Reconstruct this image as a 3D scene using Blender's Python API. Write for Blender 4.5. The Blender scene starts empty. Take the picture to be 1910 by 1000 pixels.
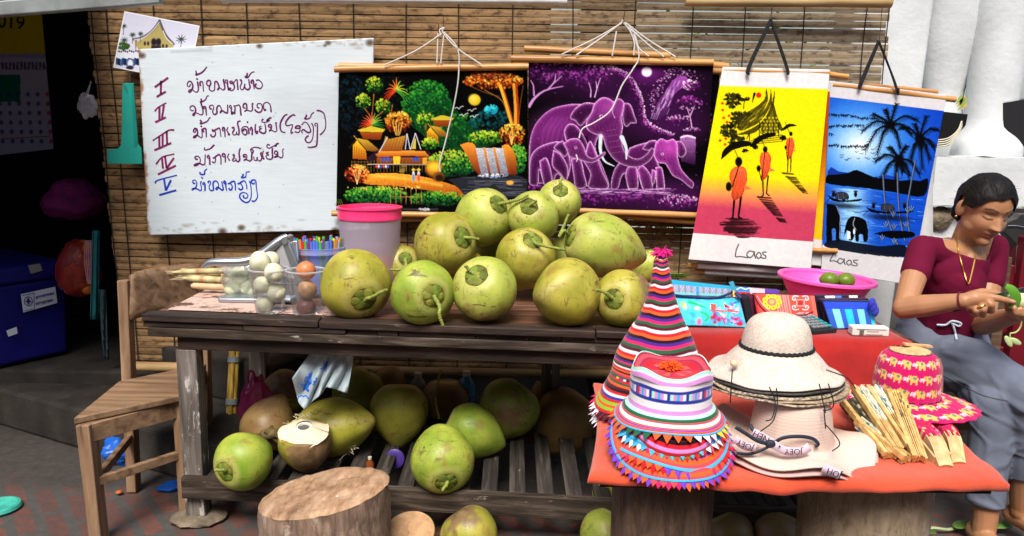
import bpy, bmesh, math, random
import numpy as np
from mathutils import Vector as V, Matrix, noise
sc = bpy.context.scene
rad = math.radians
# ---------------------------------------------------------------- camera, sky, sun, exposure
F, CX, CY, HC = 1450.0, 955.0, 500.0, 1.2
RC = (Matrix.Rotation(math.pi / 2 - rad(10.2), 3, 'X') @ Matrix.Rotation(rad(0.95), 3, 'Z'))
CAM = V((0, 0, HC))
cd = bpy.data.cameras.new("camera"); co = bpy.data.objects.new("camera", cd); sc.collection.objects.link(co)
cd.sensor_width = 36; cd.lens = 36 * F / 1910; cd.clip_start = 0.05; cd.clip_end = 300
co.matrix_world = Matrix.Translation(CAM) @ RC.to_4x4(); sc.camera = co
w = bpy.data.worlds.new("World"); sc.world = w; w.use_nodes = True
wn = w.node_tree.nodes; wl = w.node_tree.links
sky = wn.new('ShaderNodeTexSky'); sky.sky_type = 'NISHITA'; sky.sun_disc = False
SUN_EL, SUN_AZ = rad(54), rad(192)
sky.sun_elevation = SUN_EL; sky.sun_rotation = SUN_AZ; sky.air_density = 1.0; sky.dust_density = 4.0; sky.ozone_density = 1.0
wl.new(sky.outputs[0], wn['Background'].inputs[0]); wn['Background'].inputs[1].default_value = 0.13
sl = bpy.data.lights.new("sun", 'SUN'); sl.energy = 3.0; sl.angle = rad(25); sl.color = (1.0, 0.955, 0.88)
so = bpy.data.objects.new("sun", sl); sc.collection.objects.link(so)
sdir = V((math.sin(SUN_AZ) * math.cos(SUN_EL), math.cos(SUN_AZ) * math.cos(SUN_EL), math.sin(SUN_EL)))
so.rotation_euler = sdir.to_track_quat('Z', 'Y').to_euler(); so.location = sdir * 20
sc.view_settings.view_transform = 'Standard'; sc.view_settings.look = 'None'
sc.view_settings.exposure = 0.55; sc.view_settings.gamma = 1.0
sc.cycles.max_bounces = 8; sc.cycles.transparent_max_bounces = 16
# ---------------------------------------------------------------- helpers
def ray(px, py): return (RC @ V(((px - CX) / F, (CY - py) / F, -1.0)))
def at(px, py, Y=None, Z=None, D=None):
    d = ray(px, py)
    t = D if D is not None else (Y / d.y if Y is not None else (Z - HC) / d.z)
    return CAM + d * t
VIEW = RC @ V((0, 0, -1)); RIGHT = RC @ V((1, 0, 0)); UP = RC @ V((0, 1, 0))
def depth(p): return (V(p) - CAM).dot(VIEW)
def lin(c):
    c = np.asarray(c, float); return np.where(c <= .04045, c / 12.92, ((c + .055) / 1.055) ** 2.4)
def S(r, g, b): return tuple(lin(np.array([r, g, b]) / 255.0)) + (1.0,)
rng = random.Random(7)
ORG = {}
def props(o, label=None, cat=None, group=None, kind=None):
    for k, v in (('label', label), ('category', cat), ('group', group), ('kind', kind)):
        if v: o[k] = v
    return o
def thing(name, loc, label, cat, group=None, kind=None):
    o = bpy.data.objects.new(name, None); sc.collection.objects.link(o)
    o.location = V(loc); ORG[o.name] = V(loc); o.empty_display_size = .05
    return props(o, label, cat, group, kind)
def frame_from(z, x=None):
    z = V(z).normalized()
    x = V(x) if x is not None else (V((1, 0, 0)) if abs(z.x) < .9 else V((0, 1, 0)))
    y = z.cross(x).normalized(); x = y.cross(z).normalized()
    return Matrix((x, y, z)).transposed()
class MB:
    def __init__(s): s.v = []; s.f = []; s.m = []; s.c = []; s.col = (1, 1, 1, 1); s.mi = 0
    def add(s, vs, fs, c=None):
        b = len(s.v); s.v += [tuple(x) for x in vs]
        if c is None: s.c += [s.col] * len(vs)
        elif isinstance(c, list): s.c += c
        else: s.c += [c] * len(vs)
        s.f += [tuple(i + b for i in f) for f in fs]; s.m += [s.mi] * len(fs); return s
    def box(s, c, size, R=None, c_=None):
        c = V(c); h = V(size) / 2; vs = []
        for i in range(8):
            p = V((h.x * (1 if i & 1 else -1), h.y * (1 if i & 2 else -1), h.z * (1 if i & 4 else -1)))
            vs.append(c + (R @ p if R is not None else p))
        return s.add(vs, [(0, 2, 3, 1), (4, 5, 7, 6), (0, 1, 5, 4), (2, 6, 7, 3), (0, 4, 6, 2), (1, 3, 7, 5)], c_)
    def beam(s, a, b, w, h, up=(0, 0, 1), c_=None):
        a, b = V(a), V(b); d = b - a; L = d.length; x = d.normalized(); u = V(up)
        y = u.cross(x).normalized(); z = x.cross(y)
        return s.box((a + b) / 2, (L, w, h), Matrix((x, y, z)).transposed(), c_)
    def hexa(s, b4, t4, c_=None):
        return s.add(list(b4) + list(t4), [(3, 2, 1, 0), (4, 5, 6, 7), (0, 1, 5, 4), (1, 2, 6, 5), (2, 3, 7, 6), (3, 0, 4, 7)], c_)
    def tube(s, pts, r, n=8, cap=True, flat=None, c=None):
        pts = [V(p) for p in pts]; N = len(pts)
        rs = r if isinstance(r, (list, tuple)) else [r] * N
        vs = []; pr = None
        for i in range(N):
            t = (pts[min(i + 1, N - 1)] - pts[max(i - 1, 0)]).normalized()
            if pr is None: x = frame_from(t).col[0]
            else: x = (pr - t * pr.dot(t)); x = x.normalized() if x.length > 1e-6 else frame_from(t).col[0]
            pr = x; y = t.cross(x)
            for k in range(n):
                a = 2 * math.pi * k / n; q = x * math.cos(a) + y * math.sin(a)
                if flat is not None: q = q - V(flat) * q.dot(V(flat)) * .75
                vs.append(pts[i] + q * rs[i])
        fs = [(i * n + k, i * n + (k + 1) % n, (i + 1) * n + (k + 1) % n, (i + 1) * n + k) for i in range(N - 1) for k in range(n)]
        if cap: fs += [tuple(range(n))[::-1], tuple((N - 1) * n + k for k in range(n))]
        cc = None
        if isinstance(c, list): cc = [q for q in c for _ in range(n)]
        elif c is not None: cc = c
        return s.add(vs, fs, cc)
    def lathe(s, prof, n=32, M=None, fn=None, cap0=False, cap1=False, c=None):
        vs = []; cc = []
        for j, (r, z) in enumerate(prof):
            for k in range(n):
                a = 2 * math.pi * k / n; p = V((r * math.cos(a), r * math.sin(a), z))
                if fn: p = fn(p, a, j)
                vs.append(M @ p if M is not None else p)
                if c: cc.append(c(a, j))
        fs = [(j * n + k, j * n + (k + 1) % n, (j + 1) * n + (k + 1) % n, (j + 1) * n + k) for j in range(len(prof) - 1) for k in range(n)]
        if cap0: fs.append(tuple(range(n))[::-1])
        if cap1: fs.append(tuple((len(prof) - 1) * n + k for k in range(n)))
        return s.add(vs, fs, cc if c else None)
    def ell(s, c, r, R=None, nu=24, nv=14, fn=None, cf=None):
        c = V(c); r = V(r) if hasattr(r, '__len__') else V((r, r, r)); vs = []; cc = []
        for j in range(nv + 1):
            th = math.pi * j / nv
            for k in range(nu):
                a = 2 * math.pi * k / nu
                p = V((math.sin(th) * math.cos(a), math.sin(th) * math.sin(a), -math.cos(th)))
                if cf: cc.append(cf(p))
                q = fn(p) if fn else p
                q = V((q.x * r.x, q.y * r.y, q.z * r.z)); vs.append(c + (R @ q if R is not None else q))
        fs = [(j * nu + k, j * nu + (k + 1) % nu, (j + 1) * nu + (k + 1) % nu, (j + 1) * nu + k) for j in range(nv) for k in range(nu)]
        return s.add(vs, fs, cc if cf else None)
    def prism(s, pts, off, c_=None):
        n = len(pts); off = V(off); pts = [V(p) for p in pts]
        return s.add([p - off * 0 for p in pts] + [p + off for p in pts], [tuple(range(n))[::-1], tuple(range(n, 2 * n))] + [(i, (i + 1) % n, n + (i + 1) % n, n + i) for i in range(n)], c_)
    def grid(s, fn, nu, nv, cf=None, flip=False):
        vs = []; cc = []
        for j in range(nv + 1):
            for i in range(nu + 1):
                vs.append(fn(i / nu, j / nv))
                if cf: cc.append(cf(i / nu, j / nv))
        fs = [(j * (nu + 1) + i, j * (nu + 1) + i + 1, (j + 1) * (nu + 1) + i + 1, (j + 1) * (nu + 1) + i) for j in range(nv) for i in range(nu)]
        if flip: fs = [f[::-1] for f in fs]
        return s.add(vs, fs, cc if cf else None)
    def build(s, name, mats, parent=None, smooth=True, bevel=0, sub=0, solid=0, ang=40, seg=2, soff=-1.0):
        me = bpy.data.meshes.new(name); o = V((0, 0, 0)) if parent is None else ORG[parent.name]
        me.from_pydata([(x - o.x, y - o.y, z - o.z) for x, y, z in s.v], [], s.f)
        if not isinstance(mats, (list, tuple)): mats = [mats]
        for m in mats: me.materials.append(m)
        me.polygons.foreach_set('material_index', s.m)
        ca = me.color_attributes.new('Col', 'FLOAT_COLOR', 'POINT')
        ca.data.foreach_set('color', np.array(s.c, np.float32).ravel())
        return fin(me, name, parent, smooth, bevel, sub, solid, ang, seg, soff)
def fin(me, name, parent, smooth=True, bevel=0, sub=0, solid=0, ang=40, seg=2, soff=-1.0):
    me.polygons.foreach_set('use_smooth', [smooth] * len(me.polygons))
    if smooth and ang < 180: me.set_sharp_from_angle(angle=rad(ang))
    me.update()
    ob = bpy.data.objects.new(name, me); sc.collection.objects.link(ob)
    if parent is not None: ob.parent = parent; ORG[ob.name] = ORG[parent.name]
    else: ORG[ob.name] = V((0, 0, 0))
    if solid:
        m = ob.modifiers.new('solid', 'SOLIDIFY'); m.thickness = solid; m.offset = soff
    if bevel:
        m = ob.modifiers.new('bevel', 'BEVEL'); m.width = bevel; m.segments = seg; m.limit_method = 'ANGLE'
    if sub:
        m = ob.modifiers.new('sub', 'SUBSURF'); m.levels = m.render_levels = sub
    return ob
def bez(pts, n=40):
    """smooth Catmull-Rom curve through points"""
    P = [V(p) if len(p) == 3 else V((p[0], p[1], 0)) for p in pts]; P = [P[0] * 2 - P[1]] + P + [P[-1] * 2 - P[-2]]; out = []
    seg = len(P) - 3
    for k in range(n + 1):
        t = k / n * seg; i = min(int(t), seg - 1); u = t - i; a, b, c, d = P[i:i + 4]
        out.append(.5 * ((2 * b) + (c - a) * u + (2 * a - 5 * b + 4 * c - d) * u * u + (3 * b - a - 3 * c + d) * u ** 3))
    return out
# ---- materials
def newmat(name):
    m = bpy.data.materials.new(name); m.use_nodes = True; nt = m.node_tree; return m, nt, nt.nodes, nt.links, nt.nodes['Principled BSDF']
def nod(N, t, **k):
    n = N.new(t)
    for a, b in k.items(): setattr(n, a, b)
    return n
def coords(N, L, kind='Object', scale=(1, 1, 1), rot=(0, 0, 0), rnd=False):
    tc = N.new('ShaderNodeTexCoord'); mp = N.new('ShaderNodeMapping'); mp.inputs['Scale'].default_value = scale; mp.inputs['Rotation'].default_value = rot
    L.new(tc.outputs[kind], mp.inputs[0])
    if rnd:
        oi = N.new('ShaderNodeObjectInfo'); mu = nod(N, 'ShaderNodeVectorMath', operation='SCALE'); L.new(oi.outputs['Random'], mu.inputs['Scale'])
        mu.inputs[0].default_value = (37, 91, 53); ad = nod(N, 'ShaderNodeVectorMath', operation='ADD'); L.new(mp.outputs[0], ad.inputs[0]); L.new(mu.outputs[0], ad.inputs[1]); return ad.outputs[0]
    return mp.outputs[0]
def ntex(N, L, vec, scale, detail=4, rough=.55, dist=0):
    n = N.new('ShaderNodeTexNoise'); n.inputs['Scale'].default_value = scale; n.inputs['Detail'].default_value = detail
    n.inputs['Roughness'].default_value = rough; n.inputs['Distortion'].default_value = dist; L.new(vec, n.inputs['Vector']); return n.outputs['Fac']
def ramp(N, L, fac, stops):
    r = N.new('ShaderNodeValToRGB'); L.new(fac, r.inputs[0]); e = r.color_ramp.elements
    while len(e) < len(stops): e.new(.5)
    for el, (p, c) in zip(e, stops): el.position = p; el.color = c if len(c) == 4 else tuple(c) + (1,)
    return r.outputs[0]
def mix(N, L, fac, a, b, mode='MIX'):
    m = nod(N, 'ShaderNodeMix', data_type='RGBA', blend_type=mode)
    for i, x in ((0, fac), (6, a), (7, b)):
        if hasattr(x, 'is_linked'): L.new(x, m.inputs[i])
        else: m.inputs[i].default_value = x
    return m.outputs[2]
def bumpn(N, L, b, h, strength=.3, dist=.002):
    n = N.new('ShaderNodeBump'); n.inputs['Strength'].default_value = strength; n.inputs['Distance'].default_value = dist
    L.new(h, n.inputs['Height']); L.new(n.outputs[0], b.inputs['Normal'])
def g3(x): return (x, x, x, 1)
def plain(name, col, rough=.55, var=.12, vs=25, bump=.15, bs=120, metal=0, spec=.32, vcol=False, sheen=0, stretch=(1, 1, 1), coat=0, rnd=False, dist=.001):
    m, nt, N, L, b = newmat(name); v = coords(N, L, 'Object', stretch, rnd=rnd); n = ntex(N, L, v, vs, 5)
    k = ramp(N, L, n, [(.25, g3(1 - var)), (.75, g3(1 + var * .6))])
    if vcol:
        a = nod(N, 'ShaderNodeAttribute', attribute_name='Col'); base = a.outputs['Color']
    else: base = col
    L.new(mix(N, L, 1.0, base, k, 'MULTIPLY'), b.inputs['Base Color'])
    b.inputs['Roughness'].default_value = rough; b.inputs['Metallic'].default_value = metal; b.inputs['Specular IOR Level'].default_value = spec
    b.inputs['Sheen Weight'].default_value = sheen; b.inputs['Coat Weight'].default_value = coat
    if bump: bumpn(N, L, b, ntex(N, L, v, bs, 3), bump, dist)
    return m
def wood(name, c1, c2, c3, axis=0, rough=.6, scale=9, wear=None, bump=.35, spec=.22):
    """grain runs along the given object axis; c1 dark streak, c2 base, c3 pale"""
    m, nt, N, L, b = newmat(name); s = [1, 1, 1]; s[axis] = .07
    v = coords(N, L, 'Object', s, rnd=True); n = ntex(N, L, v, scale * 6, 6, .6, .6); v2 = coords(N, L, 'Object', (1, 1, 1), rnd=True); n2 = ntex(N, L, v2, 6, 5)
    c = ramp(N, L, n, [(.28, c1), (.5, c2), (.72, c3)])
    c = mix(N, L, .4, c, ramp(N, L, n2, [(.3, g3(.55)), (.7, g3(1.15))]), 'MULTIPLY')
    if wear:
        wn_ = ntex(N, L, coords(N, L, 'Object', [q ** .5 if q < 1 else 1 for q in s], rnd=True), 38, 8, .7)
        c = mix(N, L, ramp(N, L, wn_, [(wear[1], g3(0)), (wear[1] + .06, g3(1))]), c, wear[0])
    L.new(c, b.inputs['Base Color']); b.inputs['Roughness'].default_value = rough; b.inputs['Specular IOR Level'].default_value = spec
    bumpn(N, L, b, n, bump, .002); return m
def clear(name, col=(.9, .92, .97, 1), body=.12, rough=.08):
    """thin clear plastic sheet"""
    m, nt, N, L, b = newmat(name); N.remove(b); out = N['Material Output']
    t = N.new('ShaderNodeBsdfTransparent'); t.inputs[0].default_value = (.97, .97, .99, 1)
    d = N.new('ShaderNodeBsdfTranslucent'); d.inputs[0].default_value = col; d2 = N.new('ShaderNodeBsdfDiffuse'); d2.inputs[0].default_value = col
    a = N.new('ShaderNodeMixShader'); a.inputs[0].default_value = .5; L.new(d.outputs[0], a.inputs[1]); L.new(d2.outputs[0], a.inputs[2])
    g = N.new('ShaderNodeBsdfGlossy'); g.inputs['Roughness'].default_value = rough; lw = N.new('ShaderNodeLayerWeight'); lw.inputs[0].default_value = .25
    mx = N.new('ShaderNodeMixShader'); L.new(t.outputs[0], mx.inputs[1]); L.new(a.outputs[0], mx.inputs[2])
    r = ramp(N, L, lw.outputs['Facing'], [(0, g3(body)), (.75, g3(body * 1.3)), (1, g3(min(1, body * 3.5)))]); L.new(r, mx.inputs[0])
    mg = N.new('ShaderNodeMixShader'); fr = ramp(N, L, lw.outputs['Fresnel'], [(0, g3(.03)), (1, g3(.5))]); L.new(fr, mg.inputs[0]); L.new(mx.outputs[0], mg.inputs[1]); L.new(g.outputs[0], mg.inputs[2])
    L.new(mg.outputs[0], out.inputs[0]); return m
# ---- pictures painted by code into the vertex colours of a fine grid; X, Y are photo-pixel coordinates of each grid point
class Art:
    def __init__(s, quad, step, bg, seed=1):
        (ax, ay), (bx, by), (cx, cy), (dx, dy) = quad      # top-left, top-right, bottom-right, bottom-left
        s.nx = int(max(abs(bx - ax), abs(cx - dx)) / step); s.ny = int(max(abs(dy - ay), abs(cy - by)) / step)
        u, v = np.meshgrid(np.linspace(0, 1, s.nx + 1), np.linspace(0, 1, s.ny + 1)); s.u, s.v = u, v
        s.X = (ax * (1 - u) + bx * u) * (1 - v) + (dx * (1 - u) + cx * u) * v
        s.Y = (ay * (1 - u) + by * u) * (1 - v) + (dy * (1 - u) + cy * u) * v
        s.a = np.zeros(s.X.shape + (3,)) + np.array(bg) / 255.; s.r = np.random.RandomState(seed)
        s.pad = max(abs(dx - ax), abs(cx - bx), abs(by - ay), abs(cy - dy)) + 3
        s.x0, s.y0, s.sx, s.sy = min(ax, dx), min(ay, by), (max(bx, cx) - min(ax, dx)) / s.nx, (max(cy, dy) - min(ay, by)) / s.ny
    def win(s, x0, y0, x1, y1):
        p = s.pad
        i0 = int(max(0, (x0 - p - s.x0) / s.sx)); i1 = int(min(s.nx + 1, (x1 + p - s.x0) / s.sx + 2))
        j0 = int(max(0, (y0 - p - s.y0) / s.sy)); j1 = int(min(s.ny + 1, (y1 + p - s.y0) / s.sy + 2))
        return (slice(j0, max(j0, j1)), slice(i0, max(i0, i1)))
    def put(s, w, al, col, add=False):
        c = np.array(col[:3], float) / 255.; a = np.clip(al, 0, 1)[..., None]
        s.a[w] = np.clip(s.a[w] + a * c, 0, 1) if add else s.a[w] * (1 - a) + c * a
    def ell(s, x, y, rx, ry, col, ang=0, soft=.25, al=1, add=False):
        m = max(rx, ry) * (1 + soft) + 1; w = s.win(x - m, y - m, x + m, y + m); dx, dy = s.X[w] - x, s.Y[w] - y
        ca, sa = math.cos(ang), math.sin(ang); d = np.sqrt(((dx * ca + dy * sa) / rx) ** 2 + ((dy * ca - dx * sa) / ry) ** 2)
        s.put(w, al * (1 - np.clip((d - 1 + soft) / (2 * soft), 0, 1)), col, add)
    def stroke(s, pts, w0, col, w1=None, al=1, soft=.8, n=None, add=False):
        if n is not None: pts = [(p.x, p.y) for p in bez(pts, n)]
        w1 = w0 if w1 is None else w1; P = np.array(pts, float); mx = max(w0, w1) + 2
        w = s.win(P[:, 0].min() - mx, P[:, 1].min() - mx, P[:, 0].max() + mx, P[:, 1].max() + mx)
        X, Y = s.X[w], s.Y[w]; best = np.zeros(X.shape); N = len(P) - 1
        for i in range(N):
            a, b = P[i], P[i + 1]; d = b - a; l2 = max(1e-9, d @ d); t = np.clip(((X - a[0]) * d[0] + (Y - a[1]) * d[1]) / l2, 0, 1)
            ds = np.hypot(X - a[0] - d[0] * t, Y - a[1] - d[1] * t); ww = (w0 + (w1 - w0) * (i + t) / N) / 2
            best = np.maximum(best, np.clip((ww - ds) / soft + .5, 0, 1))
        s.put(w, al * best, col, add)
    def mask(s, pts, w, n=None):
        if n is not None: pts = [(p.x, p.y) for p in bez(list(pts) + [pts[0]], n)]
        X, Y = s.X[w], s.Y[w]; ins = np.zeros(X.shape, bool); k = len(pts)
        for i in range(k):
            (x1, y1), (x2, y2) = pts[i], pts[(i + 1) % k]
            if y1 == y2: continue
            ins ^= ((y1 > Y) != (y2 > Y)) & (X < (x2 - x1) * (Y - y1) / (y2 - y1) + x1)
        return ins
    def poly(s, pts, col, al=1, n=None, col2=None, axis=1, noise_=0):
        P = np.array(pts, float); w = s.win(P[:, 0].min() - 9, P[:, 1].min() - 9, P[:, 0].max() + 9, P[:, 1].max() + 9)
        m = s.mask(pts, w, n)[..., None] * al; c = np.array(col[:3]) / 255.
        if col2 is not None:
            q = (s.Y if axis else s.X)[w]; lo, hi = P[:, axis].min(), P[:, axis].max(); t = np.clip((q - lo) / max(1, hi - lo), 0, 1)[..., None]
            c = c * (1 - t) + np.array(col2[:3]) / 255. * t
        if noise_: c = np.clip(c * (1 + noise_ * s.r.randn(*m.shape[:2], 1)), 0, 1)
        s.a[w] = s.a[w] * (1 - m) + c * m
    def dabs(s, n, cx, cy, rx, ry, cols, size=1.5, al=.8, light=None, shape=None, asp=1.5):
        """leafy dabs inside an ellipse; light=(dx,dy) puts the first colours of cols towards that side"""
        for _ in range(n):
            a = s.r.rand() * 6.283; q = math.sqrt(s.r.rand()); x, y = cx + rx * q * math.cos(a), cy + ry * q * math.sin(a)
            if light: t = .5 - .5 * (q * math.cos(a) * light[0] + q * math.sin(a) * light[1]) + .22 * s.r.randn()
            else: t = s.r.rand()
            c = cols[int(np.clip(t, 0, .999) * len(cols))]; z = size * (.6 + .8 * s.r.rand())
            s.ell(x, y, z * asp, z, c, s.r.rand() * 3.14, .3, al)
    def obj(s, name, m, parent, pos, solid=.0015):
        """pos(X, Y) -> world points (array h,w,3)"""
        P = pos(s.X, s.Y) - np.array(ORG[parent.name]); h, w = s.X.shape
        idx = np.arange(h * w).reshape(h, w); f = np.stack([idx[:-1, :-1], idx[1:, :-1], idx[1:, 1:], idx[:-1, 1:]], -1).reshape(-1, 4)
        me = bpy.data.meshes.new(name); me.vertices.add(h * w); me.vertices.foreach_set('co', P.reshape(-1).astype(np.float32))
        me.loops.add(f.size); me.loops.foreach_set('vertex_index', f.reshape(-1).astype(np.int32))
        me.polygons.add(len(f)); me.polygons.foreach_set('loop_start', np.arange(0, f.size, 4, dtype=np.int32))
        me.update(calc_edges=True); me.materials.append(m)
        ca = me.color_attributes.new('Col', 'FLOAT_COLOR', 'POINT'); c = np.ones((h * w, 4), np.float32); c[:, :3] = lin(s.a.reshape(-1, 3)); ca.data.foreach_set('color', c.ravel())
        return fin(me, name, parent, True, solid=solid, ang=180)
def atY(X, Y, py, nrm=None, base=None):
    """world points of photo pixels on the plane y = py (or the plane through base with normal nrm)"""
    R = np.array(RC); d = np.stack([(X - CX) / F, (CY - Y) / F, -np.ones_like(X)], -1) @ R.T
    if nrm is None: t = py / d[..., 1]
    else: t = (np.dot(np.array(base) - np.array(CAM), np.array(nrm))) / (d @ np.array(nrm))
    return np.array(CAM) + d * t[..., None]
# ---------------------------------------------------------------- shared materials
m_grey = wood('weathered_grey_wood', (.010, .007, .005, 1), (.046, .033, .024, 1), (.14, .11, .085, 1), 0, .8, 8, ((.34, .31, .28, 1), .62), .6)
m_greyv = wood('weathered_post_wood', (.03, .025, .021, 1), (.12, .10, .088, 1), (.27, .24, .215, 1), 2, .85, 8, ((.47, .44, .41, 1), .56), .6)
m_greyy = wood('weathered_slat_wood', (.012, .010, .009, 1), (.040, .033, .028, 1), (.11, .095, .082, 1), 1, .8, 8, ((.34, .31, .28, 1), .64), .6)
m_dark = wood('dark_stained_plank', (.008, .006, .005, 1), (.030, .020, .016, 1), (.09, .055, .042, 1), 0, .6, 8, ((.36, .33, .3, 1), .66), .7)
m_red = wood('worn_table_board', (.03, .012, .008, 1), (.11, .05, .03, 1), (.24, .11, .06, 1), 0, .5, 7, None, .4)
m_chair = wood('teak_chair_wood', (.09, .05, .028, 1), (.23, .14, .08, 1), (.34, .22, .135, 1), 0, .6, 6, ((.40, .27, .19, 1), .74), .3)
m_chairv = wood('teak_upright_wood', (.09, .052, .03, 1), (.25, .15, .088, 1), (.36, .24, .145, 1), 2, .6, 6, ((.43, .30, .21, 1), .74), .3)
m_rod = wood('varnished_bamboo_rod', (.30, .12, .03, 1), (.52, .25, .07, 1), (.64, .36, .13, 1), 0, .38, 5, None, .15, .5)
m_white = plain('white_limewash', (.62, .65, .665, 1), .85, .22, 4, .5, 40, dist=.004)
def mat_panel():
    m, nt, N, L, b = newmat('flaking_pink_paint'); v = coords(N, L, 'Object', (1, 1, 1)); n = ntex(N, L, v, 16, 10, .68); n2 = ntex(N, L, coords(N, L, 'Object', (.25, 1, 1)), 42, 6, .7)
    c = ramp(N, L, n, [(.36, (.05, .028, .02)), (.44, (.20, .10, .065)), (.47, (.52, .36, .30)), (.75, (.62, .47, .41))])
    c = mix(N, L, ramp(N, L, n2, [(.60, g3(0)), (.64, g3(1))]), c, (.06, .035, .025, 1))
    L.new(c, b.inputs['Base Color']); b.inputs['Roughness'].default_value = .65; bumpn(N, L, b, n, .5, .002); return m
m_panel = mat_panel()
def mat_ground():
    m, nt, N, L, b = newmat('dirty_paving'); v = coords(N, L, 'Object', (1, 1, 1), (0, 0, rad(52)))
    bt = N.new('ShaderNodeTexBrick'); L.new(v, bt.inputs['Vector']); bt.offset = .5
    for k, x in (('Color1', (.19, .06, .042, 1)), ('Color2', (.10, .042, .036, 1)), ('Mortar', (.075, .072, .07, 1)), ('Scale', 1.0), ('Mortar Size', .016), ('Mortar Smooth', .3), ('Brick Width', .22), ('Row Height', .075), ('Bias', -.2)): bt.inputs[k].default_value = x
    v2 = coords(N, L, 'Object'); n = ntex(N, L, v2, 3.2, 8, .65); n2 = ntex(N, L, v2, 26, 6, .7)
    conc = ramp(N, L, n2, [(.25, (.024, .020, .018)), (.6, (.048, .041, .036)), (.8, (.095, .085, .076))])
    sx = N.new('ShaderNodeSeparateXYZ'); L.new(v2, sx.inputs[0]); ad = nod(N, 'ShaderNodeMath', operation='MULTIPLY_ADD'); L.new(n, ad.inputs[0]); ad.inputs[1].default_value = .55; L.new(sx.outputs[1], ad.inputs[2])
    mk = ramp(N, L, ad.outputs[0], [(.0, g3(0)), (1, g3(0))]); mm = nod(N, 'ShaderNodeMapRange'); L.new(ad.outputs[0], mm.inputs[0]); mm.inputs[1].default_value = 2.62; mm.inputs[2].default_value = 2.74
    c = mix(N, L, mm.outputs[0], mix(N, L, ramp(N, L, n2, [(.35, g3(.15)), (.65, g3(.85))]), bt.outputs[0], conc), conc)
    L.new(c, b.inputs['Base Color']); b.inputs['Roughness'].default_value = .8; bumpn(N, L, b, n2, .5, .006); return m
# ---------------------------------------------------------------- setting
g = MB().grid(lambda u, v: V((-40 + 80 * u, -30 + 90 * v, .006 * noise.noise(V((u * 900, v * 900, 0))) - .003)), 60, 60).build('ground', mat_ground()); g['kind'] = 'structure'
m_room = plain('shade_dark_wall', (.018, .015, .016, 1), .85, .5, 4, .4, 30, dist=.004)  # near-black base colour stands in for the deep shade of the room
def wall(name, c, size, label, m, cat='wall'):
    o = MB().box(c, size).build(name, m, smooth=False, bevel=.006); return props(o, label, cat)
wall('back_wall', (-1.4, 4.7, 1.15), (3.2, .1, 2.3), 'shade-darkened back wall deep inside the room left of the blind', m_room)
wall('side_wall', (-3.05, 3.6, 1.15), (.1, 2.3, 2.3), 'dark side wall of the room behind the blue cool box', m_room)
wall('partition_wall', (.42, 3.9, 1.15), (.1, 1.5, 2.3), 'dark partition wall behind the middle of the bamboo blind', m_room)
rf = MB().box((-1.3, 3.85, 2.14), (4.9, 2.5, .05)).build('roof', plain('roof_underside', (.07, .06, .055, 1), .8, .3, 4, .3, 30), smooth=False); props(rf, 'tiled shop roof over the stall, above the bamboo blind', 'roof')
# canopy edge at top left; unseen sheet added behind it darkens the doorway
a, b_ = at(-60, 22, Y=2.0), at(300, -6, Y=2.02)
cn = MB(); cn.beam(a, b_, .03, .035); cn.hexa([V((-3.4, 2.015, a.z - .02)), V((-1.45, 2.035, b_.z)), V((-1.7, 4.7, 2.06)), V((-3.4, 4.7, 2.06))], [V((-3.4, 2.015, a.z - .008)), V((-1.45, 2.035, b_.z + .012)), V((-1.7, 4.7, 2.072)), V((-3.4, 4.7, 2.072))])
props(cn.build('canopy_edge', plain('grey_sheet_metal', (.30, .33, .33, 1), .45, .4, 14, .3, 50, metal=.4), smooth=False, bevel=.003), 'grey sheet metal canopy edge, its added rear sheet shading the doorway', 'canopy')
gp = MB(); p0, p1 = at(415, -4, Y=2.62), at(1055, 1, Y=2.60)
gp.tube([p0, p1], .014, 12); gp.tube([p1 - V((.02, 0, 0)), p1 + V((.004, 0, 0))], .018, 12); gp.tube([p0, p0 + V((.015, 0, 0))], .018, 12)
props(gp.build('gutter_pipe', plain('white_plastic', (.74, .76, .76, 1), .4, .2, 20, .05)), 'white plastic pipe running along the top of the blind', 'pipe')
# concrete steps
st = thing('concrete_steps', (-1.6, 2.9, 0), 'worn grey concrete steps leading into the dark room beside the chair', 'steps')
m_conc = plain('stained_concrete', (.032, .027, .023, 1), .9, .75, 7, .6, 40, dist=.006)
e0, e1 = at(-120, 757, Z=0), at(330, 893, Z=0); ex = (e1 - e0).normalized(); ey = V((-ex.y, ex.x, 0))
Rst = Matrix((ex, ey, V((0, 0, 1)))).transposed(); mid = (e0 + e1) / 2
s0 = at(68, 628, Y=3.1)
for nme, off, dep, h, z0, x0, x1 in (('lower_step', 0, .75, .155, 0, -.9, .95), ('middle_step', .33, .6, .17, .155, .02, .85), ('upper_step', .66, .6, .18, .325, .12, .8)):
    b = MB(); c = mid + ex * ((x0 + x1) / 2) + ey * (off + dep / 2); b.box((c.x, c.y, z0 + h / 2), (x1 - x0, dep, h), Rst); b.build(nme, m_conc, st, smooth=False, bevel=.012)
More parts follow.
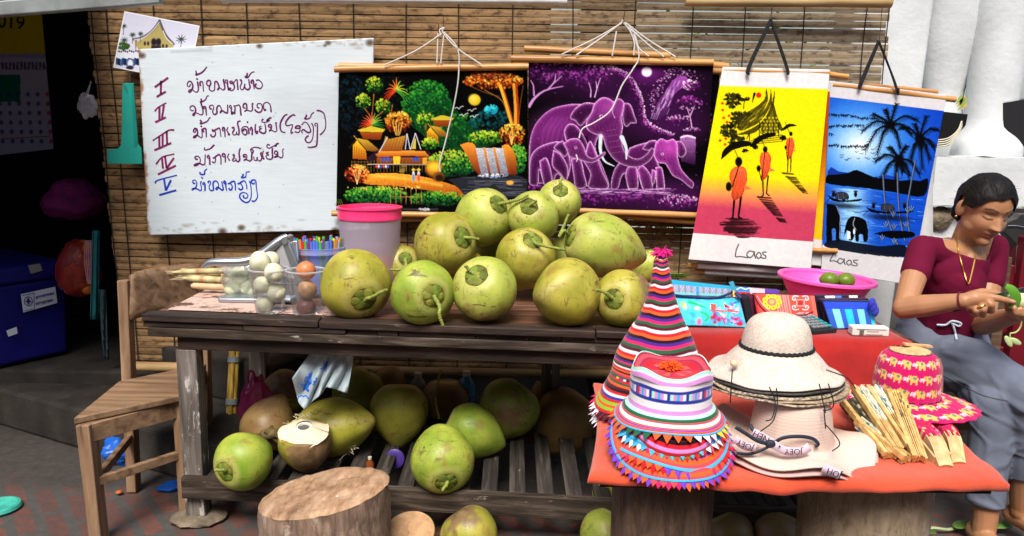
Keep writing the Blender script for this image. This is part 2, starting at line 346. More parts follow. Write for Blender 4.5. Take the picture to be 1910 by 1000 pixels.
# ---------------------------------------------------------------- right-hand side: pillar, balustrade, rubble wall
pl = MB(); g4 = lambda pts, y: [at(x, yy, Y=y) for x, yy in pts]
lo_, hi_ = at(1640, 420, Y=3.2), at(1742, -30, Y=3.2)
pl.hexa([V((hi_.x - .34, 3.2, 0)), V((at(1690, 300, Y=3.2).x, 3.2, 0)), V((at(1690, 300, Y=3.2).x, 3.42, 0)), V((hi_.x - .34, 3.42, 0))], [V((hi_.x - .28, 3.2, 2.3)), V((hi_.x + .03, 3.2, 2.3)), V((hi_.x + .03, 3.42, 2.3)), V((hi_.x - .28, 3.42, 2.3))])
props(pl.build('white_pillar', m_white, smooth=False, bevel=.02, seg=3), 'square white plastered pillar at the right end of the bamboo blind', 'pillar')
bl = thing('balustrade', (1.9, 3.3, 0), 'white plastered balustrade with thick flared posts on a broad ledge behind the seated woman', 'balustrade')
def lY(px, py, Y=3.3): return at(px, py, Y=Y)
zt, zb = lY(1820, 291).z, lY(1820, 378).z
q = MB(); x0, x1 = lY(1700, 330).x, 4.2; n = 40
q.grid(lambda u, v: V((x0 + (x1 - x0) * u, 3.12 + (.012 * noise.noise(V((u * 22, v * 3, 1)))), zt + (zb - zt) * v + .006 * noise.noise(V((u * 30, v, 4))))), n, 4)
q.grid(lambda u, v: V((x0 + (x1 - x0) * u, 3.12 + .5 * v, zt + .008 * noise.noise(V((u * 22, v * 3, 9))))), n, 4, flip=True)
q.grid(lambda u, v: V((x0 + (x1 - x0) * u, 3.12 + .5 * v, zb)), n, 2); q.build('ledge', m_white, bl)
def post(cx, Y, prof, name='post'):
    c = at(cx, 285, Y=Y); b = MB()
    b.lathe([(r, z) for r, z in prof], 40, Matrix.Translation((c.x, Y, zt - .004)), fn=lambda p, a, j: p * (1 + .02 * noise.noise(V((p.x * 9, p.y * 9, p.z * 5)))) if j else p, cap1=True); return b.build(name, m_white, bl, ang=60)
post(1838, 3.28, [(.134, 0), (.139, .012), (.137, .045), (.122, .075), (.100, .11), (.094, .16), (.098, .26), (.104, .4), (.112, .6), (.122, .8), (.128, 1.0)])
post(1742, 3.40, [(.10, 0), (.11, .1), (.095, .17), (.085, .22), (.09, .28), (.12, .40), (.14, .52), (.15, .7), (.155, 1.0)])
post(2010, 3.28, [(.134, 0), (.139, .012), (.137, .045), (.122, .075), (.100, .11), (.094, .16), (.098, .26), (.112, .6), (.128, 1.0)])
MB().tube([V((x0, 3.34, 1.98)), V((x1, 3.34, 1.98))], .1, 16).build('top_rail', m_white, bl)
rw = thing('rubble_wall', (1.9, 3.2, 0), 'low rubble wall of brown stones in white mortar under the balustrade ledge', 'wall')
q = MB(); q.grid(lambda u, v: V((x0 + (x1 - x0) * u, 3.17 + .02 * noise.noise(V((u * 30, v * 8, 2))), zb * (1 - v) - .01)), 60, 14); q.build('mortar', plain('white_mortar', (.6, .62, .63, 1), .9, .2, 8, .6, 40, dist=.006), rw)
m_stone = plain('field_stone', (.23, .18, .125, 1), .85, .75, 14, .9, 45, dist=.012)
q = MB()
for px, py, rx, ry in ((1748, 408, 28, 22), (1895, 520, 44, 60), (1690, 450, 30, 26), (1855, 395, 30, 15), (1900, 440, 26, 22), (1760, 470, 36, 28), (1840, 470, 30, 30), (1720, 540, 40, 30), (1800, 560, 44, 34), (1960, 480, 40, 50), (1900, 640, 50, 40), (1830, 650, 40, 34), (1985, 600, 40, 40), (2030, 520, 40, 40)):
    c = at(px, py, Y=3.17); k = depth(c) / F
    q.ell(c, (rx * k, .035, ry * k), None, 18, 10, fn=lambda p: p * (1 + .22 * noise.noise(p * 1.7 + V((px, py, 0)))))
q.build('stones', m_stone, rw)
# ---------------------------------------------------------------- greenery in daylight beyond the blind and the balustrade
m_leaf = plain('leaf_green', (.10, .20, .035, 1), .5, .5, 6, 0)
def shrub(name, c, r, n, label):
    t = thing(name, c, label, 'shrub'); b = MB(); rr = random.Random(int(c[0] * 100)); lf = MB()
    for _ in range(7): b.tube([V(c), V(c) + V((rr.uniform(-.3, .3) * r, rr.uniform(-.3, .3) * r, r * rr.uniform(.8, 1.5)))], [.02, .006], 6)
    b.build('stem', plain('bark_brown', (.12, .09, .06, 1), .9), t)
    for _ in range(n):
        p = V(c) + V((rr.gauss(0, .5) * r, rr.gauss(0, .45) * r, r * (.95 + rr.gauss(0, .42)))); d = V((rr.gauss(0, 1), rr.gauss(0, 1), rr.gauss(0, .6))).normalized(); s = d.cross(V((0, 0, 1))).normalized() if abs(d.z) < .99 else V((1, 0, 0)); l = rr.uniform(.06, .13)
        lf.add([p, p + d * l * .5 + s * l * .22, p + d * l, p + d * l * .5 - s * l * .22], [(0, 1, 2, 3)])
    lf.build('foliage', m_leaf, t, smooth=False)
shrub('garden_shrub', (1.2, 6.2, 0), 1.1, 1500, 'sunlit green shrub glimpsed through the gaps in the right end of the blind')
shrub('garden_shrub', (2.9, 7.2, 0), 1.3, 900, 'pale green bush in the yard beyond the white balustrade')
yw = MB().box((3.6, 9.6, 1.3), (9, .2, 2.6)).build('yard_wall', plain('pale_wall', (.30, .34, .33, 1), .9, .15, 3), smooth=False); props(yw, 'pale sunlit yard wall far behind the balustrade', 'wall')
# ---------------------------------------------------------------- bamboo blind
BY = lambda X: 2.95 - .028 * X
bb = thing('bamboo_blind', (-.3, 2.95, .3), 'brown split bamboo roll blind hanging behind the pictures and the whiteboard', 'blind')
zb0, ztop = at(600, 686, Y=2.95).z, 1.86
SP = .0262; nsl = int((ztop - zb0) / SP)
def xl(z): # left edge leans like the photo's
    return at(156, 0, Y=2.98).x + (1.75 - z) * .035
XR = at(1652, 100, Y=2.9).x
slat = MB(); rs = random.Random(3); xs_brk = None
for i in range(nsl):
    z = zb0 + .02 + i * SP; x0s = xl(z) + rs.uniform(-.006, .006); x1s = XR + rs.uniform(-.012, .012)
    nseg = 26; tone0 = rs.uniform(.72, 1.1); top = []; bot = []; cols = []; h0 = SP * rs.uniform(.425, .472)
    for k in range(nseg + 1):
        u = k / nseg; x = x0s + (x1s - x0s) * u
        zz = z + .0035 * noise.noise(V((x * 1.6, i * .7, 0))) + .0012 * noise.noise(V((x * 9, i * 3.1, 5)))
        gap = max(0, (x - .35) / 1.1); hh = h0 * (1 - .22 * gap * max(0, -.12 + 1.3 * noise.noise(V((x * 3, i * 1.3, 11)))) * (1 if z > 1.15 else .25))
        top.append(V((x, BY(x) - .004, zz + hh))); bot.append(V((x, BY(x) - .004, zz - hh)))
        gr = min(1, max(0, (x + .1) / .8)) if z > .9 else 0
        t = tone0 * (.9 + .35 * noise.noise(V((x * 2.3, i * 2.1, 3)))) * (1 - .25 * max(0, noise.noise(V((x * 1.1, z * 1.5, 8))) * 2))
        c1, c2 = np.array((.41, .25, .115)), np.array((.31, .24, .155)); cc = (c1 * (1 - gr) + c2 * gr) * t
        st_ = max(0, noise.noise(V((x * 14, z * 16, 20))) - .38) * 2.2; cc = cc * (1 - min(.75, st_))
        cols.append(tuple(cc) + (1,))
    nn = nseg + 1; mid_ = [(t_ + b_) / 2 + V((0, -.0018, 0)) for t_, b_ in zip(top, bot)]
    back = [p + V((0, .006, 0)) for p in mid_]
    slat.add(top + mid_ + bot + back, [(k, k + 1, nn + k + 1, nn + k) for k in range(nseg)] + [(nn + k, nn + k + 1, 2 * nn + k + 1, 2 * nn + k) for k in range(nseg)] + [(2 * nn + k, 2 * nn + k + 1, 3 * nn + k + 1, 3 * nn + k) for k in range(nseg)] + [(3 * nn + k, 3 * nn + k + 1, k + 1, k) for k in range(nseg)], cols * 4)
def mat_slat():
    m, nt, N, L, b = newmat('split_bamboo'); a = nod(N, 'ShaderNodeAttribute', attribute_name='Col')
    n = ntex(N, L, coords(N, L, 'Object', (.05, 1, 1)), 130, 6, .65); n2 = ntex(N, L, coords(N, L, 'Object', (1, 1, 2.2)), 24, 8, .72)
    c = mix(N, L, 1, a.outputs[0], ramp(N, L, n, [(.25, g3(.55)), (.7, g3(1.2))]), 'MULTIPLY')
    c = mix(N, L, ramp(N, L, n2, [(.50, g3(0)), (.64, g3(.85))]), c, (.055, .03, .018, 1))
    L.new(c, b.inputs['Base Color']); b.inputs['Roughness'].default_value = .7; b.inputs['Specular IOR Level'].default_value = .2; bumpn(N, L, b, n, .6, .001); return m
slat.build('slats', mat_slat(), bb, smooth=False)
wp = MB()
for px in [168, 196, 285, 375, 460, 558, 660, 758, 855, 955, 1065, 1180, 1285, 1380, 1487, 1600, 1640]:
    pts = [];
    for k in range(30):
        z = ztop - (ztop - zb0) * k / 29; X = at(px, 100, Y=2.95).x + .006 * noise.noise(V((px, z * 3, 0))) + (0.02 * (1.6 - z) if px < 210 else 0)
        pts.append(V((X, BY(X) - .0105, z)))
    wp.tube(pts, .0022, 5)
wp.build('cords', plain('dark_twine', (.03, .026, .018, 1), .9), bb)
pR = at(1150, 700, Y=2.92); br = MB(); a0 = at(234, 683, Y=2.93)
br.tube([a0, (a0 + V((XR, BY(XR), a0.z))) / 2, V((XR, BY(XR), a0.z + .01))], [.019, .018, .019], 14)
br.build('bottom_pole', wood('old_bamboo_pole', (.2, .12, .05, 1), (.42, .27, .12, 1), (.55, .38, .19, 1), 0, .5, 5), bb)
tp = MB(); p0, p1 = at(1278, 1, Y=2.86), at(1662, 3, Y=2.83)
tp.tube([p0, p0.lerp(p1, .3), p0.lerp(p1, .7), p1], [.02, .021, .02, .022], 16)
tpo = tp.build('bamboo_pole', wood('pale_bamboo_pole', (.36, .24, .1, 1), (.56, .4, .19, 1), (.68, .52, .28, 1), 0, .45, 5)); props(tpo, 'thick pale bamboo pole along the top right of the blind', 'pole')
# ---------------------------------------------------------------- long wooden table
TZ = .655
TA, TB = at(263, 587, Z=TZ), at(1163, 620, Z=TZ)
tex = (TB - TA).normalized(); TR = Matrix((tex, V((-tex.y, tex.x, 0)), V((0, 0, 1)))).transposed()
def tp_(s, d, z): # s metres along the front edge, d metres straight back
    p = TA + tex * s; return V((p.x, p.y + d, z))
TL = 2.16; TDEP = .66
tb = thing('wooden_table', tp_(TL / 2, .3, 0), 'long weathered wooden table with dark layered front edge carrying the green coconuts', 'table')
def skewbox(b, s0, s1, d0, d1, z0, z1):
    b.hexa([tp_(s0, d0, z0), tp_(s1, d0, z0), tp_(s1, d1, z0), tp_(s0, d1, z0)], [tp_(s0, d0, z1), tp_(s1, d0, z1), tp_(s1, d1, z1), tp_(s0, d1, z1)])
b = MB(); skewbox(b, 0, .52, 0, .055, TZ - .02, TZ + .001); skewbox(b, .523, 1.3, 0, .058, TZ - .022, TZ); skewbox(b, 1.303, TL, .002, .056, TZ - .02, TZ)
b.build('front_plank', m_dark, tb, bevel=.003)
b = MB(); d = .06
for i in range(5):
    skewbox(b, .06 if i else .02, TL, d, d + .116, TZ - .02, TZ - .002 - .001 * (i % 2)); d += .12
b.build('top_boards', m_red, tb, bevel=.003)
b = MB(); skewbox(b, .05, .33, .064, .236, TZ + .0005, TZ + .003); skewbox(b, .345, .62, .064, .175, TZ + .0005, TZ + .003); skewbox(b, .05, .31, .245, .40, TZ + .0005, TZ + .003)
b.build('painted_panel', m_panel, tb, bevel=.001)
b = MB(); rr = random.Random(5); s = 0
while s < TL - .05:
    l = rr.choice([.06, .09, .14, .22, .3]); dd = rr.uniform(.0, .014); skewbox(b, s, min(TL, s + l - .002), .004 + dd, .06, TZ - .036 - rr.uniform(0, .004), TZ - .0225); s += l
b.build('edge_strip', m_dark, tb, bevel=.002)
b = MB(); skewbox(b, .012, TL - .01, .006, .045, TZ - .066, TZ - .039); b.build('under_board', m_grey, tb, bevel=.003)
b = MB(); skewbox(b, .09, TL - .04, .03, .06, TZ - .108, TZ - .067); skewbox(b, .09, TL - .04, TDEP - .05, TDEP - .02, TZ - .108, TZ - .03); skewbox(b, .085, .115, .07, TDEP - .06, TZ - .105, TZ - .03); b.build('apron', m_dark, tb, bevel=.002)
lw_ = .062
for s, d in ((.082, .03), (.11, TDEP - .1), (TL - .16, .03), (TL - .14, TDEP - .1), (1.18, TDEP - .1)):
    b = MB(); skewbox(b, s, s + lw_, d, d + lw_ * .9, .022, TZ - (.109 if d < .1 else .03)); b.build('leg', m_greyv, tb, bevel=.003)
SZ = .145
b = MB(); skewbox(b, .085, TL - .1, .004, .029, SZ - .055, SZ + .012); b.build('shelf_front_rail', m_grey, tb, bevel=.003)
b = MB(); skewbox(b, .085, TL - .1, TDEP - .12, TDEP - .09, SZ - .055, SZ + .004); b.build('shelf_back_rail', m_grey, tb, bevel=.003)
b = MB(); skewbox(b, .15, .2, .0305, TDEP - .1, SZ - .02, SZ + .006); b.build('shelf_side_rail', m_greyy, tb, bevel=.003)
s = .24; k = 0
while s < TL - .15:
    b = MB(); w_ = .048; skewbox(b, s, s + w_, .03 + .002 * (k % 2), TDEP - .09, SZ - .004, SZ + .012); b.build('shelf_slat', m_greyy, tb, bevel=.002); s += .083; k += 1
fs = MB(); c = tp_(.113, .055, 0)
fs.ell((c.x, c.y - .005, .008), (.085, .06, .016), None, 20, 10, fn=lambda p: p * (1 + .2 * noise.noise(p * 2)))
props(fs.build('foot_stone', m_stone), 'flat brown stone wedged under the front left table leg', 'stone')
# ---------------------------------------------------------------- old wooden chair
ch = thing('wooden_chair', (-1.15, 2.3, 0), 'old brown wooden chair with a solid back board left of the table', 'chair')
fl = at(186, 1010, Z=0); bl_ = at(250, 915, Z=0); br_ = at(388, 868, Z=0); fr = fl + (br_ - bl_) * 1.02
SH = .385
tfl = at(158, 794, Y=fl.y); tfl.z = SH
def leg(p, q, w0, name='leg'):
    b = MB(); b.beam(p, q, w0, w0 * .8, up=(1, 0, 0)); return b.build(name, m_chairv, ch, bevel=.003)
def up(p, z, dx=0, dy=0): return V((p.x + dx, p.y + dy, z))
leg(fl, up(fl, SH - .022, -.01), .046); leg(fr, up(fr, SH - .022), .046)
bk = at(222, 520, Y=bl_.y + .06)
leg(bl_, up(bl_, .70, -.005, .05), .04); leg(br_, up(br_, .70, 0.0, .05), .04)
e = .022; b = MB()
P = [V((fl.x - e - .01, fl.y - e, 0)), V((fr.x + e, fr.y - e, 0)), V((br_.x + e, br_.y - .02, 0)), V((bl_.x - e + .01, bl_.y - .02, 0))]
b.hexa([p + V((0, 0, SH - .021)) for p in P], [p + V((0, 0, SH)) for p in P]); b.build('seat', m_chair, ch, bevel=.004)
b = MB(); b.beam(up(fl, SH - .05), up(fr, SH - .05), .022, .054); b.build('front_rail', m_chair, ch, bevel=.002)
b = MB(); b.beam(up(fl, SH - .05), up(bl_, SH - .05), .02, .05); b.beam(up(fr, SH - .05), up(br_, SH - .05), .02, .05); b.build('side_rail', m_chair, ch, bevel=.002)
b = MB(); b.beam(up(fl, .185), up(fr, .185), .018, .026); b.build('stretcher', m_chair, ch, bevel=.002)
b = MB(); b.beam(up(fl, .185), up(bl_, .185), .018, .026); b.build('stretcher', m_chair, ch, bevel=.002)
b = MB(); b.beam(up(fr, .185), up(br_, .185), .018, .026); b.build('stretcher', m_chair, ch, bevel=.002)
def bb_(u, v):
    p = up(bl_, 0, .012, .025).lerp(up(br_, 0, -.012, .025), u); z = .575 + .15 * v - (.010 * (abs(u - .5) * 2) ** 6 if v > .9 else 0); return V((p.x, p.y + .02 * math.sin(math.pi * u) + .03 * v, z))
MB().grid(bb_, 16, 6).build('back_board', m_chair, ch, solid=.018, soff=0)
# ---------------------------------------------------------------- whiteboard with handwriting
def T(o, s): return lambda pts: [(o[0] + x / s, o[1] + y / s) for x, y in pts]
WBY = 2.905
wb = thing('whiteboard', at(475, 260, Y=WBY), 'tilted white board with handwritten purple and blue drink list, rust on its left edge', 'sign board')
def mat_board():
    m, nt, N, L, b = newmat('grubby_white_board'); a = nod(N, 'ShaderNodeAttribute', attribute_name='Col')
    n = ntex(N, L, coords(N, L, 'Object', (.3, 1, 3)), 30, 7, .7)
    L.new(mix(N, L, 1, a.outputs[0], ramp(N, L, n, [(.3, g3(.9)), (.7, g3(1.05))]), 'MULTIPLY'), b.inputs['Base Color']); b.inputs['Roughness'].default_value = .35; return m
m_vc = plain('painted_cloth', None, .9, .1, 60, .2, 900, vcol=True, dist=.0006, spec=.05)
A_ = Art([(258, 92), (697, 71), (690, 428), (276, 439)], 2.0, (204, 216, 224), 3)
n_ = np.array([[noise.noise(V((x * .018, y * .018, 2))) + .6 * noise.noise(V((x * .09, y * .09, 5))) + .4 * noise.noise(V((x * .3, y * .3, 8))) for x in A_.X[0]] for y in A_.Y[:, 0]])
edge = np.minimum(A_.u, .9) * 26 + n_ * .5 + .08; A_.put(np.s_[:, :], np.clip(1 - edge / .34, 0, 1) * .75, (120, 66, 30))
for (x, y, r) in ((612, 70 + 10, 5), (484, 86, 5), (690, 80, 7), (625, 430, 6), (606, 85, 3), (265, 104, 6), (450, 425, 6), (415, 432, 7)): 
    A_.ell(x, y, r, r * .8, (70, 50, 38), soft=.6, al=.85)
rs = A_.r
for _ in range(170):
    x = 270 + 420 * rs.rand(); y = (rs.choice([76, 432]) + rs.randn() * 7); A_.ell(x, y, 1 + 7 * rs.rand(), .8 + 2.2 * rs.rand(), (110, 92, 70), 0, .7, .30)
for _ in range(26): A_.ell(275 + 410 * rs.rand(), 95 + 330 * rs.rand(), 1.2, 1.2, (90, 90, 90), 0, .5, .5)
A_.stroke([(320, 97), (380, 94), (395, 94)], 4, (150, 160, 168), al=.5, soft=4)
def wpos(X, Y): return atY(X, Y, WBY)
A_.obj('panel', mat_board(), wb, wpos, solid=.012)
INK = []
INK += [T((340, 110), 11.94)(p) for p in (
 [(185,560),(150,620),(110,590),(120,530),(175,495),(225,560),(230,640),(190,720),(150,740),(150,700),(220,680),(290,735),(340,725),(360,660),(345,560),(340,500)],
 [(322,432),(338,462)],[(322,462),(338,432)],[(295,260),(315,320),(305,355),(420,310),(490,250),(545,175)],
 [(420,590),(395,580),(395,520),(440,505),(460,560),(465,640),(472,725)],
 [(600,590),(560,590),(540,540),(560,490),(610,480),(635,550),(600,620),(610,690),(660,715),(715,690),(720,590),(725,520),(760,500),(800,560),(820,620),(800,680),(785,680),(810,640),(860,660),(910,690),(945,650),(935,560),(915,480),(930,450)],
 [(990,540),(955,520),(970,470),(1005,480),(1005,560),(1020,640),(1030,690),(1060,650),(1080,660),(1050,690),(1100,705),(1140,680),(1160,640),(1150,580),(1120,540),(1070,540),(1065,500),(1110,500),(1130,540),(1190,470),(1220,470),(1230,580),(1240,690)],
 [(1280,480),(1310,470),(1320,540),(1290,610),(1310,680),(1360,670),(1385,600),(1390,550)],[(1385,620),(1420,670),(1470,680),(1510,630),(1490,540),(1480,450)],
 [(1445,310),(1440,370),(1400,405),(1460,410),(1510,340),(1550,300),(1605,285)],[(1560,550),(1530,520),(1560,470),(1585,500),(1590,580),(1600,675)],
 [(1640,480),(1700,470),(1760,520),(1785,590),(1750,650),(1690,660),(1630,620),(1630,570),(1660,560)])]
INK += [T((345, 170), 11.235)(p) for p in (
 [(180,400),(140,410),(105,370),(120,320),(180,310),(220,370),(215,450),(180,510),(165,490),(200,455),(260,465),(330,495),(370,480),(375,400),(350,300),(335,250)],
 [(335,155),(345,205),(320,235),(400,200),(440,160),(460,110),(500,95)],[(410,375),(385,350),(405,320),(435,350),(440,420),(450,510)],
 [(560,380),(520,360),(520,310),(580,295),(600,350),(580,420),(600,480),(640,485),(670,450),(665,370),(690,310),(730,310),(760,370),(765,420),(745,455),(740,430),(780,410),(840,445),(885,455),(895,380),(890,280)],
 [(960,360),(930,330),(950,295),(975,340),(970,420),(985,490),(1000,440),(1040,470),(1045,400),(1050,340),(1020,305),(1060,310),(1130,290),(1160,350),(1165,430),(1175,510)],
 [(1270,360),(1220,340),(1230,275),(1280,265),(1295,330),(1290,390),(1245,430),(1300,400),(1380,420),(1415,380),(1410,300),(1420,245)],
 [(1560,350),(1515,340),(1520,270),(1590,265),(1620,330),(1600,420),(1550,445),(1490,420),(1460,380)],[(1700,380),(1670,400),(1645,340),(1655,260),(1720,235),(1780,280),(1800,370),(1805,445)])]
INK += [T((350, 205), 10.61)(p) for p in (
 [(130,380),(110,430),(150,440),(165,390),(130,365),(185,380),(195,470),(150,540),(115,545),(150,510),(200,510),(260,550),(285,530),(285,440),(280,370)],
 [(260,318),(276,332)],[(262,332),(276,318)],[(245,195),(270,240),(250,275),(360,240),(400,210),(430,160),(455,155)],[(330,440),(305,420),(310,375),(355,370),(365,440),(370,545)],
 [(490,380),(500,420),(540,400),(620,360),(640,400),(650,470),(660,530)],[(540,410),(550,480),(520,530),(470,520),(455,480)],[(710,420),(690,400),(700,350),(730,370),(735,450),(740,535)],
 [(800,345),(775,400),(800,450),(825,490),(790,480)],[(870,360),(910,350),(915,400),(890,450),(910,495),(960,480),(965,430)],[(965,470),(1010,490),(1015,400),(990,280),(1000,230),(1050,220)],
 [(1120,400),(1090,420),(1110,380),(1160,400),(1170,470),(1130,495),(1080,450),(1070,370),(1120,330),(1180,340),(1205,400),(1215,480)],[(1176,236),(1190,250)],[(1176,250),(1190,236)],
 [(1250,410),(1235,380),(1260,345),(1280,400),(1275,500)],[(1345,280),(1335,350),(1345,440),(1370,465),(1385,430),(1360,420)],
 [(1460,320),(1415,340),(1440,370),(1460,360),(1420,400),(1440,440),(1500,465),(1545,430),(1540,340),(1525,270)],
 [(1500,180),(1465,210),(1490,245),(1560,240),(1615,210),(1590,190),(1560,220),(1620,165),(1660,155)],
 [(1640,350),(1600,330),(1610,295),(1650,300),(1655,360),(1615,420),(1660,400),(1720,435),(1760,410),(1755,330),(1745,260),(1765,265)])]
INK += [T((510, 195), 11.11)(p) for p in (
 [(290,200),(220,240),(150,370),(140,480),(170,560),(250,580)],[(445,235),(430,215),(370,230),(290,310),(255,380),(270,435),(330,430),(390,415),(390,470),(365,540),(370,595),(405,570)],
 [(455,490),(540,490),(550,455),(500,440),(455,470),(450,500)],[(545,480),(550,540),(510,580),(440,560)],[(680,205),(680,250),(650,290),(700,300),(760,270),(790,200),(840,160)],
 [(585,425),(640,365),(700,390),(750,470),(770,555),(740,580),(690,570),(625,520),(585,550),(600,600)],[(790,385),(825,460),(825,600),(800,730),(740,790),(680,770),(660,720),(690,670),(730,645)],
 [(880,450),(855,420),(875,390),(910,410),(910,550),(905,750),(890,855),(820,880),(740,890),(710,870)],[(895,125),(960,130),(1040,180),(1070,280),(1085,400),(1070,510),(1020,580),(965,630)])]
INK += [T((350, 260), 10.05)(p) for p in (
 [(190,370),(150,370),(140,330),(190,315),(235,370),(225,440),(170,490),(120,490),(160,460),(220,450),(280,475),(320,460),(325,380),(330,280)],[(320,150),(320,200),(420,175),(460,140),(500,100)],
 [(390,360),(365,330),(390,300),(410,350),(415,480)],[(470,340),(490,350),(540,310),(590,285),(620,340),(625,475)],[(520,340),(520,410),(490,440),(460,415)],[(690,330),(650,310),(660,270),(700,290),(705,370),(705,435)],
 [(775,265),(750,320),(760,360),(790,400)],[(840,300),(870,290),(865,350),(840,390),(870,410),(905,380),(900,350)],[(905,390),(940,420),(975,380),(965,270),(975,190),(995,170)],
 [(1090,320),(1050,330),(1050,290),(1100,290),(1105,350),(1045,395),(1100,380),(1160,405),(1200,370),(1200,290),(1230,220),(1200,190),(1180,200),(1200,260)],[(1170,190),(1240,150),(1320,155),(1370,175)],
 [(1240,320),(1245,380),(1290,395),(1305,330)],[(1305,380),(1360,405),(1390,340),(1370,270),(1390,240)],[(1420,215),(1405,290),(1430,370),(1410,350)],
 [(1520,240),(1470,260),(1520,290),(1470,310),(1490,360),(1550,375),(1590,340),(1585,240),(1590,160)],[(1540,110),(1500,95),(1485,140),(1530,165),(1600,130),(1660,110),(1640,130),(1670,85),(1710,75)],
 [(1680,280),(1630,270),(1640,220),(1680,235),(1685,300),(1625,335),(1690,320),(1760,345),(1785,300),(1780,200),(1800,175)])]
NUM = [T((280, 130), 4.167)(p) for p in (
 [(35,137),(140,62)],[(85,85),(82,190)],[(50,212),(122,170)],[(35,325),(60,295),(125,258)],[(72,290),(72,395)],[(107,275),(92,375)],[(38,410),(122,370)],
 [(20,552),(90,505),(150,470),(188,470)],[(70,520),(72,610)],[(97,495),(97,595)],[(128,475),(132,580)],[(32,627),(165,570)],[(45,735),(95,680),(188,655)],[(92,685),(100,770)],[(115,670),(128,768)],[(128,768),(185,685)],[(60,815),(200,745)])]
BLUE = [T((350, 310), 12.5)(p) for p in (
 [(180,400),(130,400),(120,340),(170,325),(210,380),(205,460),(160,520),(100,550),(140,520),(220,530),(290,570),(320,550),(315,470),(300,400),(320,350)],[(315,255),(345,270),(340,300)],[(290,130),(290,180),(350,195),(390,180),(400,110),(450,60)],
 [(370,440),(350,410),(375,385),(400,420),(405,575)],[(490,400),(475,360),(520,350),(535,400),(500,470),(515,550),(560,570),(605,540),(590,440),(610,360),(670,350),(715,410),(720,480),(680,550),(655,530),(690,490),(740,510),(800,560),(830,530),(810,440),(795,350)],
 [(870,420),(845,390),(855,350),(885,380),(890,480),(910,570)],[(940,390),(960,410),(1040,360),(1090,360),(1110,440),(1115,565)],[(1000,400),(1035,460),(1030,530),(990,555),(955,510)],
 [(1160,400),(1190,410),(1250,370),(1310,340),(1350,380),(1375,460),(1380,540)],[(1230,400),(1270,460),(1280,520),(1230,550),(1180,510)],[(1290,175),(1290,220),(1255,265),(1340,260),(1360,220),(1370,140),(1450,130)],
 [(1435,340),(1470,450),(1485,620),(1470,750),(1420,830),(1350,845),(1270,800),(1215,730),(1220,660),(1280,615),(1360,630),(1405,680),(1380,740),(1320,740),(1295,700),(1310,680)],
 [(1560,380),(1540,415),(1490,390),(1490,340),(1550,320),(1590,360),(1600,480),(1620,620),(1630,710),(1590,790),(1540,820),(1490,805)])] 
BNUM = [T((280, 130), 4.167)(p) for p in ([(38,885),(60,860),(208,820)],[(107,845),(122,940)],[(122,940),(162,858)],[(70,975),(203,937)])]
def writing(name, strokes, m, par, Y, wpx=1.25, off=.0008, smooth=True):
    b = MB(); k = wpx * Y / F
    for s_ in strokes:
        p = [(q.x, q.y) for q in bez(s_, max(6, len(s_) * 4))] if smooth and len(s_) > 2 else s_
        p = [at(x, y, Y=Y - off) for x, y in p]; N = len(p); L_, R_ = [], []
        for i in range(N):
            d = (p[min(N - 1, i + 1)] - p[max(0, i - 1)]).normalized(); nn = V((-d.z, 0, d.x)); ww = k * (.95 + .22 * math.sin(i * .17 + len(s_)))
            L_.append(p[i] + nn * ww); R_.append(p[i] - nn * ww)
        b.add(L_ + R_, [(i, i + 1, N + i + 1, N + i) for i in range(N - 1)])
    return b.build(name, m, par, smooth=False, solid=.0006, soff=1)
m_ink = plain('purple_marker', (.13, .008, .11, 1), .6, .5, 60, 0)
writing('purple_handwriting', INK, m_ink, wb, WBY, 1.35); writing('purple_numerals', NUM, plain('magenta_marker', (.20, .008, .10, 1), .6, .5, 60, 0), wb, WBY, 1.7)
writing('blue_handwriting', BLUE, plain('blue_marker', (.008, .04, .42, 1), .6, .3, 60, 0), wb, WBY, 1.35); writing('blue_numeral', BNUM, bpy.data.materials['blue_marker'], wb, WBY, 1.6)
# ---------------------------------------------------------------- group photo print tucked behind the board
pp = thing('photo_print', at(290, 80, Y=2.925), 'glossy photo print of a temple and a group of people tucked behind the whiteboard corner', 'photo')
a = Art([(232, 21), (375, 49), (354, 154), (211, 126)], .8, (206, 208, 226), 5)
Z = T((205, 15), 8.0)
a.poly([(x, y) for x, y in Z([(380, 520), (560, 420), (660, 330), (740, 200), (800, 330), (880, 450), (960, 545), (960, 620), (430, 620)])], (172, 158, 96))
for s_, c, w_ in (([(350, 470), (480, 440), (600, 370), (680, 290), (745, 190)], (96, 88, 92), 4.5), ([(745, 190), (790, 300), (850, 420), (960, 540)], (96, 88, 92), 4.5), ([(365, 475), (500, 445), (640, 340), (740, 215)], (222, 222, 228), 1.4), ([(800, 345), (850, 450), (945, 540)], (226, 226, 232), 1.6)): a.stroke(Z(s_), w_, c, n=12)
a.poly(Z([(370, 480), (410, 480), (395, 620), (380, 620)]), (150, 130, 90))
for x, y in ((660, 510), (730, 510)): a.ell(*Z([(x, y)])[0], 5, 7, (34, 28, 36))
for x, y in ((525, 530), (575, 530), (800, 570), (855, 575)): a.ell(*Z([(x, y)])[0], 2.3, 4, (60, 50, 50))
a.poly(Z([(620, 560), (770, 560), (770, 620), (620, 620)]), (48, 36, 46))
for x, y, r in ((215, 480, 60), (340, 400, 50), (460, 385, 42), (1075, 470, 85), (205, 270, 50)):
    for k in range(9): 
        an = k * .7; a.stroke(Z([(x, y), (x + r * math.cos(an), y + r * .8 * math.sin(an))]), 2.2, (34, 62, 50), .8)
    a.stroke(Z([(x, y), (x - 5, y + 130)]), 1.2, (90, 90, 80))
a.dabs(90, *Z([(200, 570)])[0], 12, 6, [(60, 90, 40), (30, 60, 30)], 1.4)
